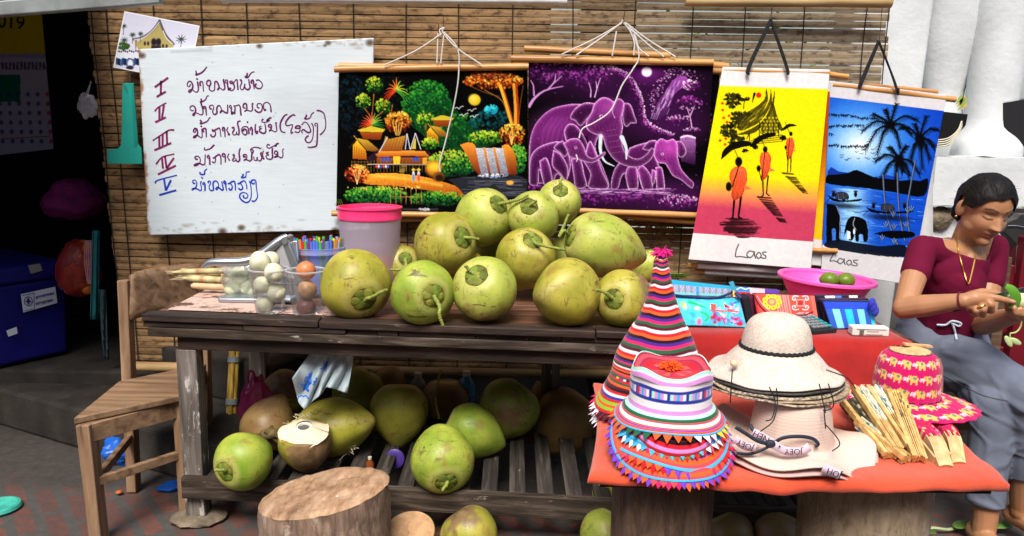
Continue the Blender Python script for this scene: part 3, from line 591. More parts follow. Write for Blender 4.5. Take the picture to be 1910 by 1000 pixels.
for i in range(11):
    x, y = Z([(110 + i * 31, 640 + 8 * (i % 3))])[0]; a.ell(x, y, 1.6, 2, (70, 48, 44)); a.poly([(x - 3.4, y + 2), (x + 3.4, y + 2), (x + 3, y + 13), (x - 3, y + 13)], (214, 220, 232)); a.poly([(x - 3, y + 13), (x + 3, y + 13), (x + 2.4, y + 26), (x - 2.4, y + 26)], [(40, 60, 110), (30, 34, 52), (70, 100, 150)][i % 3])
a.ell(*Z([(305, 830)])[0], 5, 8, (220, 224, 232)); a.ell(*Z([(300, 890)])[0], 7, 4, (40, 40, 60))
bd = np.minimum(np.minimum(a.u * 143, (1 - a.u) * 143), np.minimum(a.v * 106, (1 - a.v) * 106)); a.put(np.s_[:, :], (bd < 1.8) * 1.0, (228, 230, 236))
a.obj('print', plain('photo_paper', None, .3, .03, 60, 0, vcol=True), pp, lambda X, Y: atY(X, Y, 2.93) - np.stack([0 * X, .012 * a.u ** 2, 0 * X], -1), solid=.0008)
# ---------------------------------------------------------------- teal sheet and clear bag
tq = MB(); o_ = T((0, 0), 2.0)([(455, 310), (498, 310), (508, 440), (515, 540), (527, 553), (530, 612), (465, 612), (400, 610), (400, 558), (440, 555), (452, 540), (454, 440)])
tq.prism([at(x, y, Y=2.915) for x, y in o_], V((0, .006, 0))); tt = thing('plastic_scraper', at(232, 240, Y=2.915), 'teal green T shaped plastic sheet pinned beside the whiteboard', 'plastic sheet')
m_teal = plain('teal_plastic', (.02, .33, .27, 1), .4, .15, 9, .1, 60)
tq.build('body', m_teal, tt, smooth=False, bevel=.0015)
q = MB(); q.tube([at(226, 148, Y=2.908), at(236, 168, Y=2.908)], .0012, 6); q.tube([at(241, 138, Y=2.91), at(243, 152, Y=2.908)], .001, 6); q.build('pin', plain('steel_wire', (.5, .5, .5, 1), .35, metal=1, bump=0), tt)
q = MB(); q.prism([at(x, y, Y=2.9143) for x, y in T((0, 0), 2.0)([(490, 318), (498, 312), (514, 545), (500, 552)])], V((0, .0008, 0))); q.build('fold', plain('dark_teal_fold', (.012, .24, .2, 1), .4), tt, smooth=False)
m_clear = clear('clear_plastic')
cb = MB(); c = at(163, 198, Y=2.9); cb.ell(c, (.033, .022, .043), None, 26, 18, fn=lambda p: p * (1 + .35 * noise.noise(p * 2.3 + V((3, 1, 0)))))
cb.tube([c + V((0, 0, .035)), c + V((.004, .03, .09))], [.006, .002], 6)
props(cb.build('clear_bag', clear('crumpled_film', body=.3, rough=.15), ang=25), 'crumpled clear plastic bag hung on the left edge of the blind', 'plastic bag')
# ---------------------------------------------------------------- painted hangings
def glow(s, pts, c0, c1, wd, n=None, al=1.0, add2=None):
    """fill an outline: c1 at the rim fading to c0 inside"""
    if n is not None: pts = [(p.x, p.y) for p in bez(list(pts) + [pts[0]], n)]
    P = np.array(pts, float); w = s.win(P[:, 0].min() - 9, P[:, 1].min() - 9, P[:, 0].max() + 9, P[:, 1].max() + 9)
    m = s.mask(pts, w); X, Y = s.X[w], s.Y[w]; ds = np.full(X.shape, 1e9); k = len(pts)
    for i in range(k):
        a_, b_ = P[i], P[(i + 1) % k]; d = b_ - a_; l2 = max(1e-9, d @ d); t = np.clip(((X - a_[0]) * d[0] + (Y - a_[1]) * d[1]) / l2, 0, 1)
        ds = np.minimum(ds, np.hypot(X - a_[0] - d[0] * t, Y - a_[1] - d[1] * t))
    f = np.exp(-ds / wd)[..., None]; c = np.array(c0) / 255. * (1 - f) + np.array(c1) / 255. * f; mm = m[..., None] * al
    c = c * (1.3 - .55 * (Y - P[:, 1].min()) / max(1, np.ptp(P[:, 1])))[..., None] * (1 + .10 * s.r.randn(*X.shape)[..., None] + .07 * np.sin(X * .9 + np.sin(Y * .22) * 2.2)[..., None] * (1 - f)); s.a[w] = np.clip(s.a[w] * (1 - mm) + c * mm, 0, 1)
Art.glow = glow
def rod(par, px0, px1, Y, r, name='rod'):
    p, q = at(*px0, Y=Y), at(*px1, Y=Y); b = MB(); n = 7; rr = random.Random(int(px0[0] * 7 + px0[1]))
    b.tube([p.lerp(q, i / n) + V((0, 0, rr.uniform(-.001, .001))) for i in range(n + 1)], [r * rr.uniform(.93, 1.05) for _ in range(n + 1)], 12)
    return b.build(name, m_rod, par)
def cord(par, paths, Y, r, m, name='cord'):
    b = MB()
    for p in paths:
        q = [at(x, y, Y=Y - (0.0 if len(p) < 3 else .004)) for x, y in p]; b.tube(bez(q, len(q) * 6) if len(q) > 2 else q, r, 6)
    return b.build(name, m, par)
m_string = plain('white_string', (.62, .60, .58, 1), .8, .1, 60); m_black_string = plain('black_cord', (.012, .012, .014, 1), .7)
m_nail = plain('dark_nail', (.05, .05, .05, 1), .5, metal=1, bump=0)
def wavy(Y, amp=.004, k=14, base=0.0, lean=0.0):
    def f(X, Yp):
        P = atY(X, Yp, Y); dy = amp * np.sin(P[..., 0] * k + base) * np.clip((1.45 - P[..., 2]) * 2, 0, 1) - lean * (1.5 - P[..., 2])
        d = P - np.array(CAM); return np.array(CAM) + d * ((P[..., 1] + dy) / P[..., 1])[..., None]
    return f
# --- 1 village by night
FY = 2.875
t1 = thing('village_hanging', at(810, 260, Y=FY), 'black cloth hanging with a green and orange village, waterfall and yellow moon', 'painting', 'painted cloth hangings')
a = Art([(632, 131), (984, 127), (984, 400), (627, 398)], 1.1, (3, 3, 3), 11); Z = T((600, 20), 2.5)
def zd(n, x, y, rx, ry, cols, size=1.4, al=.75, light=(-.3, -1), asp=1.4):
    X_, Y_ = Z([(x, y)])[0]; a.dabs(n, X_, Y_, rx / 2.5, ry / 2.5, cols, size, al, light, asp=asp)
G1 = [(216, 232, 60), (110, 176, 36), (36, 100, 24), (10, 44, 16)]; G2 = [(70, 176, 50), (24, 124, 36), (8, 72, 26), (2, 30, 14)]; O1 = [(255, 224, 80), (244, 160, 40), (206, 84, 22), (120, 36, 12), (56, 16, 8)]; R1 = [(250, 190, 80), (236, 96, 40), (150, 40, 22), (70, 20, 14)]
zd(160, 140, 440, 60, 160, [(12, 52, 70), (8, 34, 50)], 2, .45); zd(120, 300, 400, 120, 120, [(8, 34, 30), (10, 40, 24)], 2.2, .4)
a.poly(Z([(370, 500), (390, 410), (440, 350), (490, 325), (560, 345), (600, 420), (660, 500), (760, 590), (760, 640), (560, 640), (450, 560)]), (10, 62, 26), n=60, noise_=.2)
zd(520, 490, 440, 118, 118, G2, 1.6, .6); zd(300, 640, 560, 110, 80, G2, 1.5, .55, (-.6, -.8))
zd(180, 800, 520, 110, 60, [(14, 110, 116), (10, 76, 84), (8, 44, 52)], 2, .5); zd(90, 790, 460, 32, 22, [(60, 220, 236), (20, 150, 180)], 1.6, .7)
for x, y, r in ((245, 348, 40), (193, 422, 36), (286, 446, 36), (485, 512, 42)):
    zd(170, x, y, r, r, G1, 1.2, .75)
for p in ([(243, 390), (236, 480)], [(200, 455), (226, 490)], [(285, 470), (250, 500)], [(485, 530), (487, 570)], [(330, 440), (320, 500)]): a.stroke(Z(p), 2.2, (150, 96, 36), 1)
def fan(x, y, r, cols, n=13, a0=-2.9, a1=-.2, sag=.5, w0=3):
    for k in range(n):
        an = a0 + (a1 - a0) * k / (n - 1); e = (x + r * math.cos(an), y + r * math.sin(an) + sag * r * abs(math.cos(an))); a.stroke(Z([(x, y), ((x + e[0]) / 2, (y + e[1]) / 2 - .12 * r), e]), w0, cols[int(k / n * len(cols))], .6, n=6)
fan(348, 372, 62, [(220, 60, 30), (236, 120, 40), (180, 210, 60), (60, 150, 50)], 15, -3.6, .5, .75); fan(236, 535, 62, [(220, 70, 36), (240, 110, 60), (150, 190, 60), (40, 130, 46)], 15, -3.3, .1, .2)
zd(300, 356, 520, 62, 52, O1, 1.4, .75, (0, -.8)); [a.stroke(Z([(355 + d, 580), (355 + d * 3, 520)]), 1.3, (246, 200, 90)) for d in (-8, -3, 2, 7)]
zd(520, 800, 328, 142, 36, O1, 1.5, .8, (0, -.6)); zd(120, 800, 300, 110, 18, [(150, 40, 22), (90, 26, 16)], 1.6, .6)
for p, w_, c in (([(832, 350), (855, 420), (886, 525)], 5.5, (250, 180, 50)), ([(842, 350), (868, 430), (892, 520)], 2.4, (180, 70, 26)), ([(896, 345), (903, 440), (903, 530)], 5, (250, 170, 46)), ([(908, 345), (914, 440), (914, 530)], 3.6, (200, 62, 28)), ([(940, 350), (925, 440), (918, 530)], 1.2, (150, 96, 36)), ([(760, 370), (840, 420), (870, 500)], 1.2, (180, 120, 40)), ([(700, 355), (770, 385), (830, 400)], 1, (130, 80, 30))): a.stroke(Z(p), w_, c, n=10)
zd(330, 888, 580, 62, 54, O1, 1.3, .8, (0, -.9)); [a.stroke(Z([(886, 625), (886 + d, 570)]), 1.3, (250, 210, 100)) for d in (-14, -5, 4, 12)]
a.ell(*Z([(713, 416)])[0], 11.3, 10.6, (216, 186, 34), soft=.12); a.ell(*Z([(708, 410)])[0], 7.5, 7, (250, 226, 84), soft=.6, al=.8)
for x, y in ((640, 457), (700, 468), (662, 490), (712, 496)): a.stroke(Z([(x - 20, y - 2), (x - 8, y - 6), (x, y + 2), (x + 8, y - 8), (x + 20, y - 12)]), 1.1, (232, 236, 236), n=8)
def hut(x, y, k=1.0):
    q = lambda p: Z([(x + u * k, y + v * k) for u, v in p])
    a.poly(q([(30, -40), (90, -55), (140, -40), (130, 0), (50, 0)]), (190, 90, 24), col2=(120, 50, 16)); a.poly(q([(20, -42), (85, -62), (150, -46), (140, -34), (40, -36)]), (206, 190, 50))
    a.poly(q([(0, 90), (0, 30), (20, 5), (60, 50), (66, 95)]), (246, 206, 40), col2=(170, 80, 20)); a.poly(q([(14, -6), (70, 4), (126, 52), (116, 58), (62, 52), (20, 6)]), (214, 176, 50), col2=(120, 70, 22))
    a.stroke(q([(-16, 40), (18, -2), (66, 54)]), 1.6, (60, 34, 14)); [a.stroke(q([(8 + 11 * i, 30 + 6 * i), (8 + 11 * i, 92)]), .7, (120, 60, 16)) for i in range(5)]
    a.stroke(q([(6, -16), (26, 10)]), 1, (230, 180, 70))
hut(145, 600); hut(490, 540, .85)
a.poly(Z([(205, 690), (260, 650), (380, 640), (500, 655), (540, 700), (500, 706), (230, 704)]), (40, 20, 34), n=None)
a.poly(Z([(262, 660), (285, 630), (298, 585), (312, 600), (392, 582), (372, 656)]), (200, 150, 50), col2=(140, 66, 26)); [a.stroke(Z([(300 + i * 14, 592), (280 + i * 14, 652)]), .6, (110, 56, 22)) for i in range(7)]
for p in ([(398, 575), (390, 645)], [(398, 575), (412, 645)], [(437, 572), (415, 645)], [(437, 572), (462, 645)], [(306, 590), (268, 660)]): a.stroke(Z(p), 1.5, (226, 226, 240))
a.poly(Z([(420, 645), (437, 585), (440, 645)]), (210, 190, 70)); a.poly(Z([(250, 672), (275, 655), (368, 655), (380, 652), (480, 655), (505, 682), (400, 676), (265, 684)]), (238, 160, 46), col2=(170, 80, 26))
a.poly(Z([(258, 684), (495, 684), (492, 718), (255, 718)]), (158, 84, 30), col2=(100, 44, 18)); a.poly(Z([(335, 680), (368, 680), (366, 714), (335, 714)]), (240, 196, 50)); a.poly(Z([(470, 684), (492, 684), (490, 716), (470, 716)]), (236, 160, 46))
for x in (285, 300, 318, 430, 445): a.poly(Z([(x - 6, 686), (x + 6, 686), (x + 6, 700), (x - 6, 700)]), (40, 80, 190))
a.stroke(Z([(215, 716), (500, 718)]), 1.2, (230, 210, 190)); [a.stroke(Z([(140 + i * 15, 700), (140 + i * 15, 752)]), .8, (140, 110, 46)) for i in range(25)]; [a.stroke(Z([(140, 705 + j * 14), (230, 705 + j * 14)]), .7, (130, 100, 46)) for j in range(3)]
for i, c in enumerate([(230, 60, 90), (240, 230, 220), (60, 90, 200), (230, 80, 60), (230, 220, 200), (60, 100, 220)]): a.ell(*Z([(255 + i * 11, 726)])[0], 1.6, 3.4, c)
[a.stroke(Z([(372 - i * 3, 725 + i * 9), (394 - i * 3, 725 + i * 9)]), 1.1, (226, 190, 90)) for i in range(5)]
a.poly(Z([(200, 762), (330, 758), (480, 776), (620, 816), (712, 856), (650, 872), (500, 838), (350, 818), (200, 806)]), (246, 168, 46), n=60, col2=(150, 60, 16), noise_=.1); a.stroke(Z([(240, 770), (400, 785), (560, 815)]), 5, (255, 214, 80), al=.5, soft=4, n=10)
zd(280, 165, 760, 58, 42, R1, 1.3, .8, (.3, -.8)); [a.stroke(Z([(165, 808), (165 + d, 745)]), 1.1, (250, 200, 110)) for d in (-18, -6, 8, 20)]
for x, c in ((428, (90, 140, 226)), (452, (226, 70, 90))):
    X_, Y_ = Z([(x, 762)])[0]; a.ell(X_, Y_, 2.4, 6, (232, 232, 236)); a.ell(X_, Y_ + 7, 2.2, 7, c); a.ell(X_, Y_ - 8, 4, 1.8, (236, 200, 40)); a.ell(X_, Y_ - 9.5, 1.8, 1.6, (236, 190, 40))
zd(620, 610, 712, 118, 62, [(190, 220, 60), (90, 180, 50), (30, 110, 40), (12, 60, 26)], 1.5, .7, (-.2, -1)); zd(160, 505, 620, 40, 28, G1, 1.3, .7); zd(260, 762, 596, 78, 36, G1, 1.4, .75); zd(260, 915, 690, 42, 70, [(130, 210, 60), (60, 160, 50), (20, 90, 36)], 1.4, .7, (.2, -1))
a.ell(*Z([(522, 735)])[0], 15, 15, (196, 120, 30)); a.ell(*Z([(524, 728)])[0], 11, 8, (240, 200, 50), soft=.5); a.ell(*Z([(545, 775)])[0], 11, 9, (120, 70, 26)); a.ell(*Z([(548, 780)])[0], 7, 6, (40, 24, 14))
a.poly(Z([(645, 625), (690, 615), (720, 640), (745, 765), (715, 745), (680, 680)]), (240, 150, 50), col2=(110, 34, 14), n=40); a.poly(Z([(840, 630), (872, 626), (905, 680), (905, 765), (870, 765)]), (240, 160, 50), col2=(110, 34, 14), n=40)
for i in range(3):
    x = 718 + i * 46; a.poly(Z([(x, 640), (x + 34, 640), (x + 62, 764), (x + 26, 766)]), (196, 198, 208), col2=(120, 122, 136), noise_=.12); a.poly(Z([(x + 34, 638), (x + 46, 638), (x + 72, 762), (x + 60, 762)]), (236, 160, 50), col2=(130, 44, 18))
a.poly(Z([(590, 786), (720, 772), (900, 766), (962, 800), (962, 866), (700, 866), (640, 830)]), (34, 36, 44), n=40)
for _ in range(46): 
    y = 776 + 84 * rs.rand(); x = 640 + 250 * rs.rand(); a.stroke(Z([(x, y), (x + 40 + 60 * rs.rand(), y + 2)]), 1, (130, 134, 150), al=.5)
zd(70, 800, 770, 70, 8, [(230, 234, 240), (130, 150, 200)], 1.1, .8); a.ell(*Z([(878, 802)])[0], 7, 4, (236, 170, 70))
zd(560, 250, 862, 150, 42, [(120, 190, 50), (40, 140, 46), (18, 90, 34), (8, 44, 20)], 1.5, .7, (0, -1)); zd(340, 540, 876, 130, 34, [(120, 190, 50), (40, 140, 46), (18, 90, 34), (8, 44, 20)], 1.5, .7, (0, -1)); zd(60, 300, 825, 180, 8, [(210, 210, 70), (240, 220, 90)], 1.0, .8)
[a.stroke(Z([(320 + i * 24, 822), (322 + i * 24, 900)]), .9, (190, 130, 60)) for i in range(7)]; a.stroke(Z([(320, 866), (470, 870)]), .9, (190, 140, 60)); [a.stroke(Z([(90 + 10 * i, 930), (70 + 9 * i, 880)]), .8, (110, 140, 50)) for i in range(3)]
a.stroke(Z([(380, 926), (480, 928), (540, 926)]), 3, (90, 94, 110), al=.6, soft=3); zd(40, 480, 926, 30, 5, [(200, 204, 214)], 1, .6)
a.obj('canvas', m_vc, t1, wavy(FY, .003, 17), .0012)
rod(t1, (624, 129), (995, 124), FY - .004, .0125); rod(t1, (619, 398), (985, 404), FY - .004, .0115)
cord(t1, [[(716, 122), (775, 95), (824, 63)], [(898, 121), (850, 88), (826, 60), (829, 52), (820, 56), (822, 66)], [(817, 62), (815, 118)], [(828, 64), (822, 118)], [(828, 60), (853, 90), (856, 130), (850, 180), (832, 260), (820, 305), (821, 320)]], FY - .02, .0026, m_string)
b = MB(); b.tube([at(818, 46, Y=2.93), at(818, 62, Y=2.87)], .0016, 6); b.tube([at(827, 28, Y=2.93), at(827, 60, Y=2.87)], .0012, 6); b.build('hook', m_nail, t1)
# second hanging behind it: only rod ends show
t1b = thing('village_hanging', at(812, 262, Y=FY + .014), 'plain dark hanging almost hidden behind the village painting, only its rod ends showing', 'painting', 'painted cloth hangings')
rod(t1b, (632, 123), (960, 127), FY + .022, .0115); rod(t1b, (632, 409), (1000, 410), FY + .018, .0105)
MB().grid(lambda u, v: at(640 + 335 * u, 128 + 278 * v, Y=FY + .02), 8, 8).build('canvas', plain('black_cloth', (.006, .006, .007, 1), .9), t1b, solid=.001)
# --- 2 purple elephants
EY = 2.80
t2 = thing('elephant_hanging', at(1155, 260, Y=EY), 'black cloth hanging with three purple elephants under a white moon', 'painting', 'painted cloth hangings')
a = Art([(986, 113), (1331, 118), (1312, 402), (985, 392)], 1.1, (4, 1, 5), 13); Z = T((950, 20), 2.497)
P1 = [(250, 225, 250), (190, 96, 190), (96, 22, 98), (36, 6, 40)]; P2 = [(190, 80, 190), (120, 30, 124), (66, 14, 72), (36, 8, 40)]
[a.ell(*Z([(x, y)])[0], rx, ry, (74, 16, 84), 0, .9, al_) for x, y, rx, ry, al_ in ((300, 300, 90, 34, .7), (560, 420, 60, 70, .55), (780, 400, 55, 60, .6), (500, 850, 150, 26, .8), (790, 880, 60, 24, .7), (760, 540, 60, 24, .6))]
zd(110, 270, 250, 90, 20, P1, 1.2, .7, (0, -1)); zd(150, 430, 275, 80, 34, P1, 1.2, .6, (.3, -1)); zd(180, 260, 320, 130, 40, P2, 1.5, .55); zd(90, 140, 280, 50, 40, P2, 1.3, .5); zd(160, 400, 330, 90, 60, P2, 1.5, .4)
hill = bez([(480, 262, 0), (545, 285, 0), (595, 345, 0), (625, 420, 0), (640, 500, 0), (690, 540, 0), (770, 572, 0)], 60)
for p in hill:
    for _ in range(9):
        k = abs(rs.randn()) * 26; zx, zy = p.x - k * .8, p.y + k * .55; X_, Y_ = Z([(zx, zy)])[0]; a.ell(X_, Y_, 1.5, 1, P1[min(3, int(k / 14 + rs.rand()))], rs.rand() * 3, .3, .7)
a.ell(*Z([(640, 286)])[0], 30, 15, (120, 30, 130), soft=.9, al=.8); a.ell(*Z([(640, 285)])[0], 9.5, 9, (255, 240, 255), soft=.15)
for p in bez([(665, 430, 0), (685, 360, 0), (730, 295, 0), (790, 262, 0), (845, 285, 0)], 40):
    for _ in range(6): X_, Y_ = Z([(p.x + rs.randn() * 14, p.y + abs(rs.randn()) * 20)])[0]; a.ell(X_, Y_, 1.4, 1, P1[rs.randint(4)], 0, .3, .65)
a.poly(Z([(760, 325), (795, 305), (828, 312), (815, 350), (770, 390), (745, 450), (705, 505), (660, 500), (690, 430), (725, 380)]), (150, 70, 165), n=50, col2=(60, 16, 70)); 
for _ in range(40):
    t = rs.rand(); x = 795 - 115 * t + rs.randn() * 16; y = 320 + 165 * t; a.stroke(Z([(x, y), (x - 12, y + 26)]), 1.1, (236, 206, 244), al=.55)
zd(110, 850, 345, 45, 26, P1, 1.3, .75, (-.7, -.6)); zd(150, 838, 430, 62, 34, P2 + [(220, 150, 220)], 1.2, .7, (0, -1)); zd(90, 790, 505, 60, 20, P1, 1.1, .6, (0, -1)); zd(60, 850, 555, 40, 12, P1, 1, .6)
for p in ([(850, 545), (843, 500), (826, 448)], [(842, 490), (862, 445)], [(378, 402), (380, 370), (370, 335)], [(398, 402), (412, 350), (425, 312)], [(408, 360), (404, 330)]): a.stroke(Z(p), 2.2, (214, 160, 216), 1, n=8)
for p, w_ in (([(92, 445), (120, 405), (170, 370), (250, 352)], 6), ([(180, 368), (210, 330), (216, 295)], 3.2), ([(205, 340), (245, 304)], 2.2), ([(115, 395), (112, 350), (100, 325)], 3)): a.stroke(Z(p), w_, (206, 140, 210), 1.2, n=8)
a.poly(Z([(795, 590), (812, 578), (850, 580), (868, 592), (866, 720), (800, 700)]), (170, 110, 180), col2=(40, 8, 46), noise_=.1); a.stroke(Z([(800, 590), (830, 582), (864, 592)]), 3, (236, 214, 240))
RIM = (206, 132, 206)
def eleph(pts, c0, rim=RIM, wd=2.2, n=70): a.glow(Z(pts), tuple(q * .72 for q in c0), rim, wd, n); q_ = Z(list(pts) + [pts[0]]); a.stroke(q_, 1.0, (236, 206, 240), .8, al=.62, n=n or None)
eleph([(92, 800), (93, 640), (108, 560), (140, 505), (190, 462), (250, 442), (330, 436), (400, 470), (420, 560), (400, 640), (440, 740), (462, 825), (380, 826), (340, 800), (290, 826), (200, 810)], (96, 22, 96))
a.ell(*Z([(200, 540)])[0], 36, 24, (150, 52, 148), -.5, .9, .6); [a.stroke(Z([(150 + i * 22, 640), (160 + i * 24, 560), (200 + i * 24, 500)]), 3, (190, 100, 190), al=.22, soft=5, n=8) for i in range(5)]
a.poly(Z([(300, 600), (360, 585), (375, 660), (330, 700), (300, 680)]), (22, 6, 26), n=30)
eleph([(262, 600), (256, 560), (275, 530), (310, 535), (350, 590), (372, 660), (330, 690)], (74, 16, 76), n=40)
eleph([(345, 700), (372, 610), (395, 640), (430, 740), (460, 824), (372, 824), (378, 760)], (104, 28, 104), n=40)
eleph([(405, 432), (350, 430), (305, 458), (284, 498), (306, 512), (332, 536), (362, 505), (392, 478)], (70, 14, 72), n=40); eleph([(528, 430), (562, 436), (582, 486), (592, 522), (566, 524), (544, 540), (528, 505)], (74, 16, 76), n=40)
eleph([(560, 640), (610, 622), (660, 620), (688, 700), (716, 770), (722, 836), (690, 838), (682, 780), (656, 836), (625, 838), (600, 770), (592, 832), (556, 834), (540, 760), (520, 780), (505, 828), (474, 826), (490, 740), (540, 680)], (92, 22, 94), n=90)
eleph([(540, 770), (552, 730), (590, 728), (600, 800), (592, 836), (560, 836)], (104, 28, 104), n=30); eleph([(596, 740), (620, 720), (660, 770), (664, 836), (626, 836)], (110, 32, 110), n=30); eleph([(682, 730), (712, 736), (722, 836), (690, 838)], (104, 28, 104), n=30); eleph([(664, 740), (682, 750), (676, 800), (662, 800)], (130, 40, 130), n=20)
eleph([(684, 604), (650, 608), (622, 640), (632, 648), (664, 650), (690, 640)], (84, 18, 86), n=30); eleph([(776, 608), (804, 612), (824, 656), (806, 682), (786, 672)], (84, 18, 86), n=30)
eleph([(385, 470), (398, 432), (432, 405), (466, 410), (486, 424), (508, 408), (534, 428), (530, 470), (522, 500), (528, 540), (522, 590), (534, 650), (566, 682), (604, 690), (640, 668), (662, 640), (678, 656), (652, 700), (600, 728), (536, 720), (486, 690), (452, 640), (432, 580), (405, 578), (366, 556), (358, 520)], (124, 38, 122), n=110)
a.ell(*Z([(470, 450)])[0], 17, 12, (186, 84, 182), 0, .9, .55); a.stroke(Z([(485, 425), (480, 470), (492, 500)]), 1.3, (226, 160, 226), n=8); a.ell(*Z([(428, 492)])[0], 3.4, 3, (236, 200, 236)); a.ell(*Z([(429, 493)])[0], 2.1, 2.1, (16, 6, 18))
[a.stroke(Z([(452 + i * 6, 560 + i * 26), (500 + i * 6, 552 + i * 26)]), 1, (180, 90, 180), al=.5) for i in range(5)]
a.stroke(Z([(426, 585), (424, 650), (444, 700), (488, 724)]), 7.5, (206, 214, 226), 1.5, n=14); a.stroke(Z([(524, 590), (544, 640), (545, 690)]), 8.5, (206, 214, 226), 2.5, n=14)
def leg_(x0, x1, y0, y1, dx=0): eleph([(x0, y0), (x1, y0), (x1 + dx, (y0 + y1) / 2), (x1 + dx, y1), (x0 + dx, y1), (x0 + dx, (y0 + y1) / 2)], (84, 20, 86), n=None)
eleph([(672, 672), (682, 620), (706, 596), (735, 606), (764, 598), (782, 626), (784, 680), (800, 736), (832, 776), (858, 802), (852, 826), (836, 818), (800, 788), (762, 768), (738, 730), (724, 712), (692, 706)], (150, 44, 146), n=80)
a.ell(*Z([(745, 640)])[0], 14, 11, (214, 90, 196), 0, .9, .6); a.ell(*Z([(713, 668)])[0], 2.6, 2.4, (240, 210, 240)); a.ell(*Z([(713, 668)])[0], 1.5, 1.5, (14, 6, 16))
eleph([(94, 800), (96, 700), (120, 650), (170, 622), (235, 612), (275, 660), (284, 730), (262, 790), (225, 760), (200, 800), (166, 812), (140, 740), (132, 810), (100, 812)], (88, 20, 90), n=80)
eleph([(288, 690), (330, 690), (348, 760), (358, 818), (312, 824), (300, 770)], (84, 20, 86), n=30); eleph([(205, 650), (240, 670), (272, 730), (266, 790), (236, 760), (200, 720)], (78, 16, 80), n=40); eleph([(140, 700), (176, 690), (200, 790), (166, 812), (150, 760)], (94, 24, 96), n=30)
eleph([(250, 606), (226, 616), (208, 640), (236, 662), (258, 680), (276, 650)], (70, 14, 72), n=30)
eleph([(252, 620), (284, 598), (322, 598), (346, 630), (364, 676), (396, 686), (440, 658), (446, 668), (420, 690), (386, 708), (350, 702), (322, 692), (282, 682), (268, 650)], (124, 38, 122), n=70); a.ell(*Z([(310, 638)])[0], 2.6, 2.6, (230, 190, 230)); a.ell(*Z([(310, 638)])[0], 1.6, 1.6, (14, 6, 16)); a.stroke(Z([(312, 672), (318, 690), (312, 704)]), 2.4, (220, 220, 230), 1)
for _ in range(120): x = 300 + 430 * rs.rand(); y = 828 + abs(rs.randn()) * 16; a.stroke(Z([(x, y), (x + 30 + 30 * rs.rand(), y + rs.randn() * 2)]), 1.2, [(236, 200, 240), (170, 100, 180), (90, 30, 100)][rs.randint(3)], al=.6)
zd(240, 790, 890, 100, 34, P1, 1.2, .6, (0, -1)); zd(180, 500, 880, 220, 30, P2, 1.6, .5); zd(60, 130, 830, 50, 20, P2, 1.3, .5)
for _ in range(90): a.ell(990 + 330 * rs.rand(), 120 + 270 * rs.rand(), .7, .7, (220, 170, 226), 0, .3, .5)
a.obj('canvas', m_vc, t2, wavy(EY, .003, 15, 1), .0012)
rod(t2, (953, 109), (1330, 117), EY - .006, .0125); rod(t2, (1010, 391), (1321, 403), EY - .004, .0115)
cord(t2, [[(1047, 102), (1110, 72), (1158, 44)], [(1075, 103), (1120, 72), (1160, 42)], [(1142, 104), (1150, 58)], [(1182, 103), (1183, 80), (1176, 60), (1163, 42)], [(1260, 106), (1210, 75), (1166, 42)], [(1238, 106), (1205, 80), (1166, 44)], [(1210, 105), (1192, 90), (1184, 66), (1168, 46)], [(1180, 58), (1192, 104), (1180, 130), (1160, 160), (1140, 205), (1110, 228), (1087, 240), (1080, 258)], [(1157, 46), (1162, 38), (1160, 40)]], EY - .02, .0026, m_string)
b = MB(); b.tube([at(1166, 20, Y=2.92), at(1161, 46, Y=2.79)], .0014, 6); b.build('hook', m_nail, t2)
t2b = thing('elephant_hanging', at(1160, 270, Y=EY + .03), 'black cloth hanging behind the purple elephants, a strip and its rods showing on the right', 'painting', 'painted cloth hangings')
a = Art([(1180, 132), (1343, 134), (1322, 414), (1180, 408)], 1.6, (4, 2, 5), 3); zd(26, 932, 520, 8, 90, [(170, 30, 40), (90, 20, 30), (40, 90, 60)], 1.8, .7); a.obj('canvas', m_vc, t2b, wavy(EY + .03, .003, 15, 1), .0012)
rod(t2b, (1190, 130), (1346, 133), EY + .024, .0115); rod(t2b, (1140, 402), (1331, 417), EY + .016, .011)
t2c = thing('elephant_hanging', at(1120, 280, Y=EY + .05), 'rolled up hanging behind the elephants, only its slanting bamboo rods showing at the top', 'painting', 'painted cloth hangings')
rod(t2c, (978, 91), (1250, 104), EY + .05, .012); rod(t2c, (1240, 113), (1358, 124), EY + .048, .013); rod(t2c, (1080, 398), (1330, 409), EY + .03, .0105)
MB().grid(lambda u, v: at(1020 + 270 * u, 112 + 290 * v, Y=EY + .056), 6, 6).build('canvas', plain('dark_cloth_back', (.008, .006, .009, 1), .9), t2c, solid=.001)
# --- 3 monks on yellow
YY = 2.73
t3 = thing('monk_hanging', at(1430, 300, Y=YY), 'white edged yellow cloth hanging of three orange robed monks with black umbrellas', 'painting', 'painted cloth hangings')
a = Art([(1348, 125), (1548, 130), (1512, 502), (1284, 484)], 1.05, (222, 221, 222), 17); Z = T((1330, 150), 3.03)
vv = np.clip(a.v, 0, 1); L0, L1 = .098, .862
m_ = ((vv > L0) & (vv < L1)) * 1.0; tt_ = (vv - L0) / (L1 - L0); ye, orr, mg = np.array((238, 222, 12)), np.array((246, 150, 78)), np.array((190, 62, 92))
q1 = np.clip((tt_ - .60) / .12, 0, 1)[..., None]; q2 = np.clip((tt_ - .72) / .10, 0, 1)[..., None]; col = (ye * (1 - q1) + orr * q1) * (1 - q2) + mg * q2
a.a = a.a * (1 - m_[..., None]) + col / 255. * (1 + .03 * rs.randn(*a.X.shape)[..., None]) * m_[..., None]
K = (12, 11, 4)
zd = lambda n, x, y, rx, ry, cols, size=1.4, al=.75, light=None, asp=1.4: a.dabs(n, *Z([(x, y)])[0], rx / 3.03, ry / 3.03, cols, size, al, light, asp=asp)
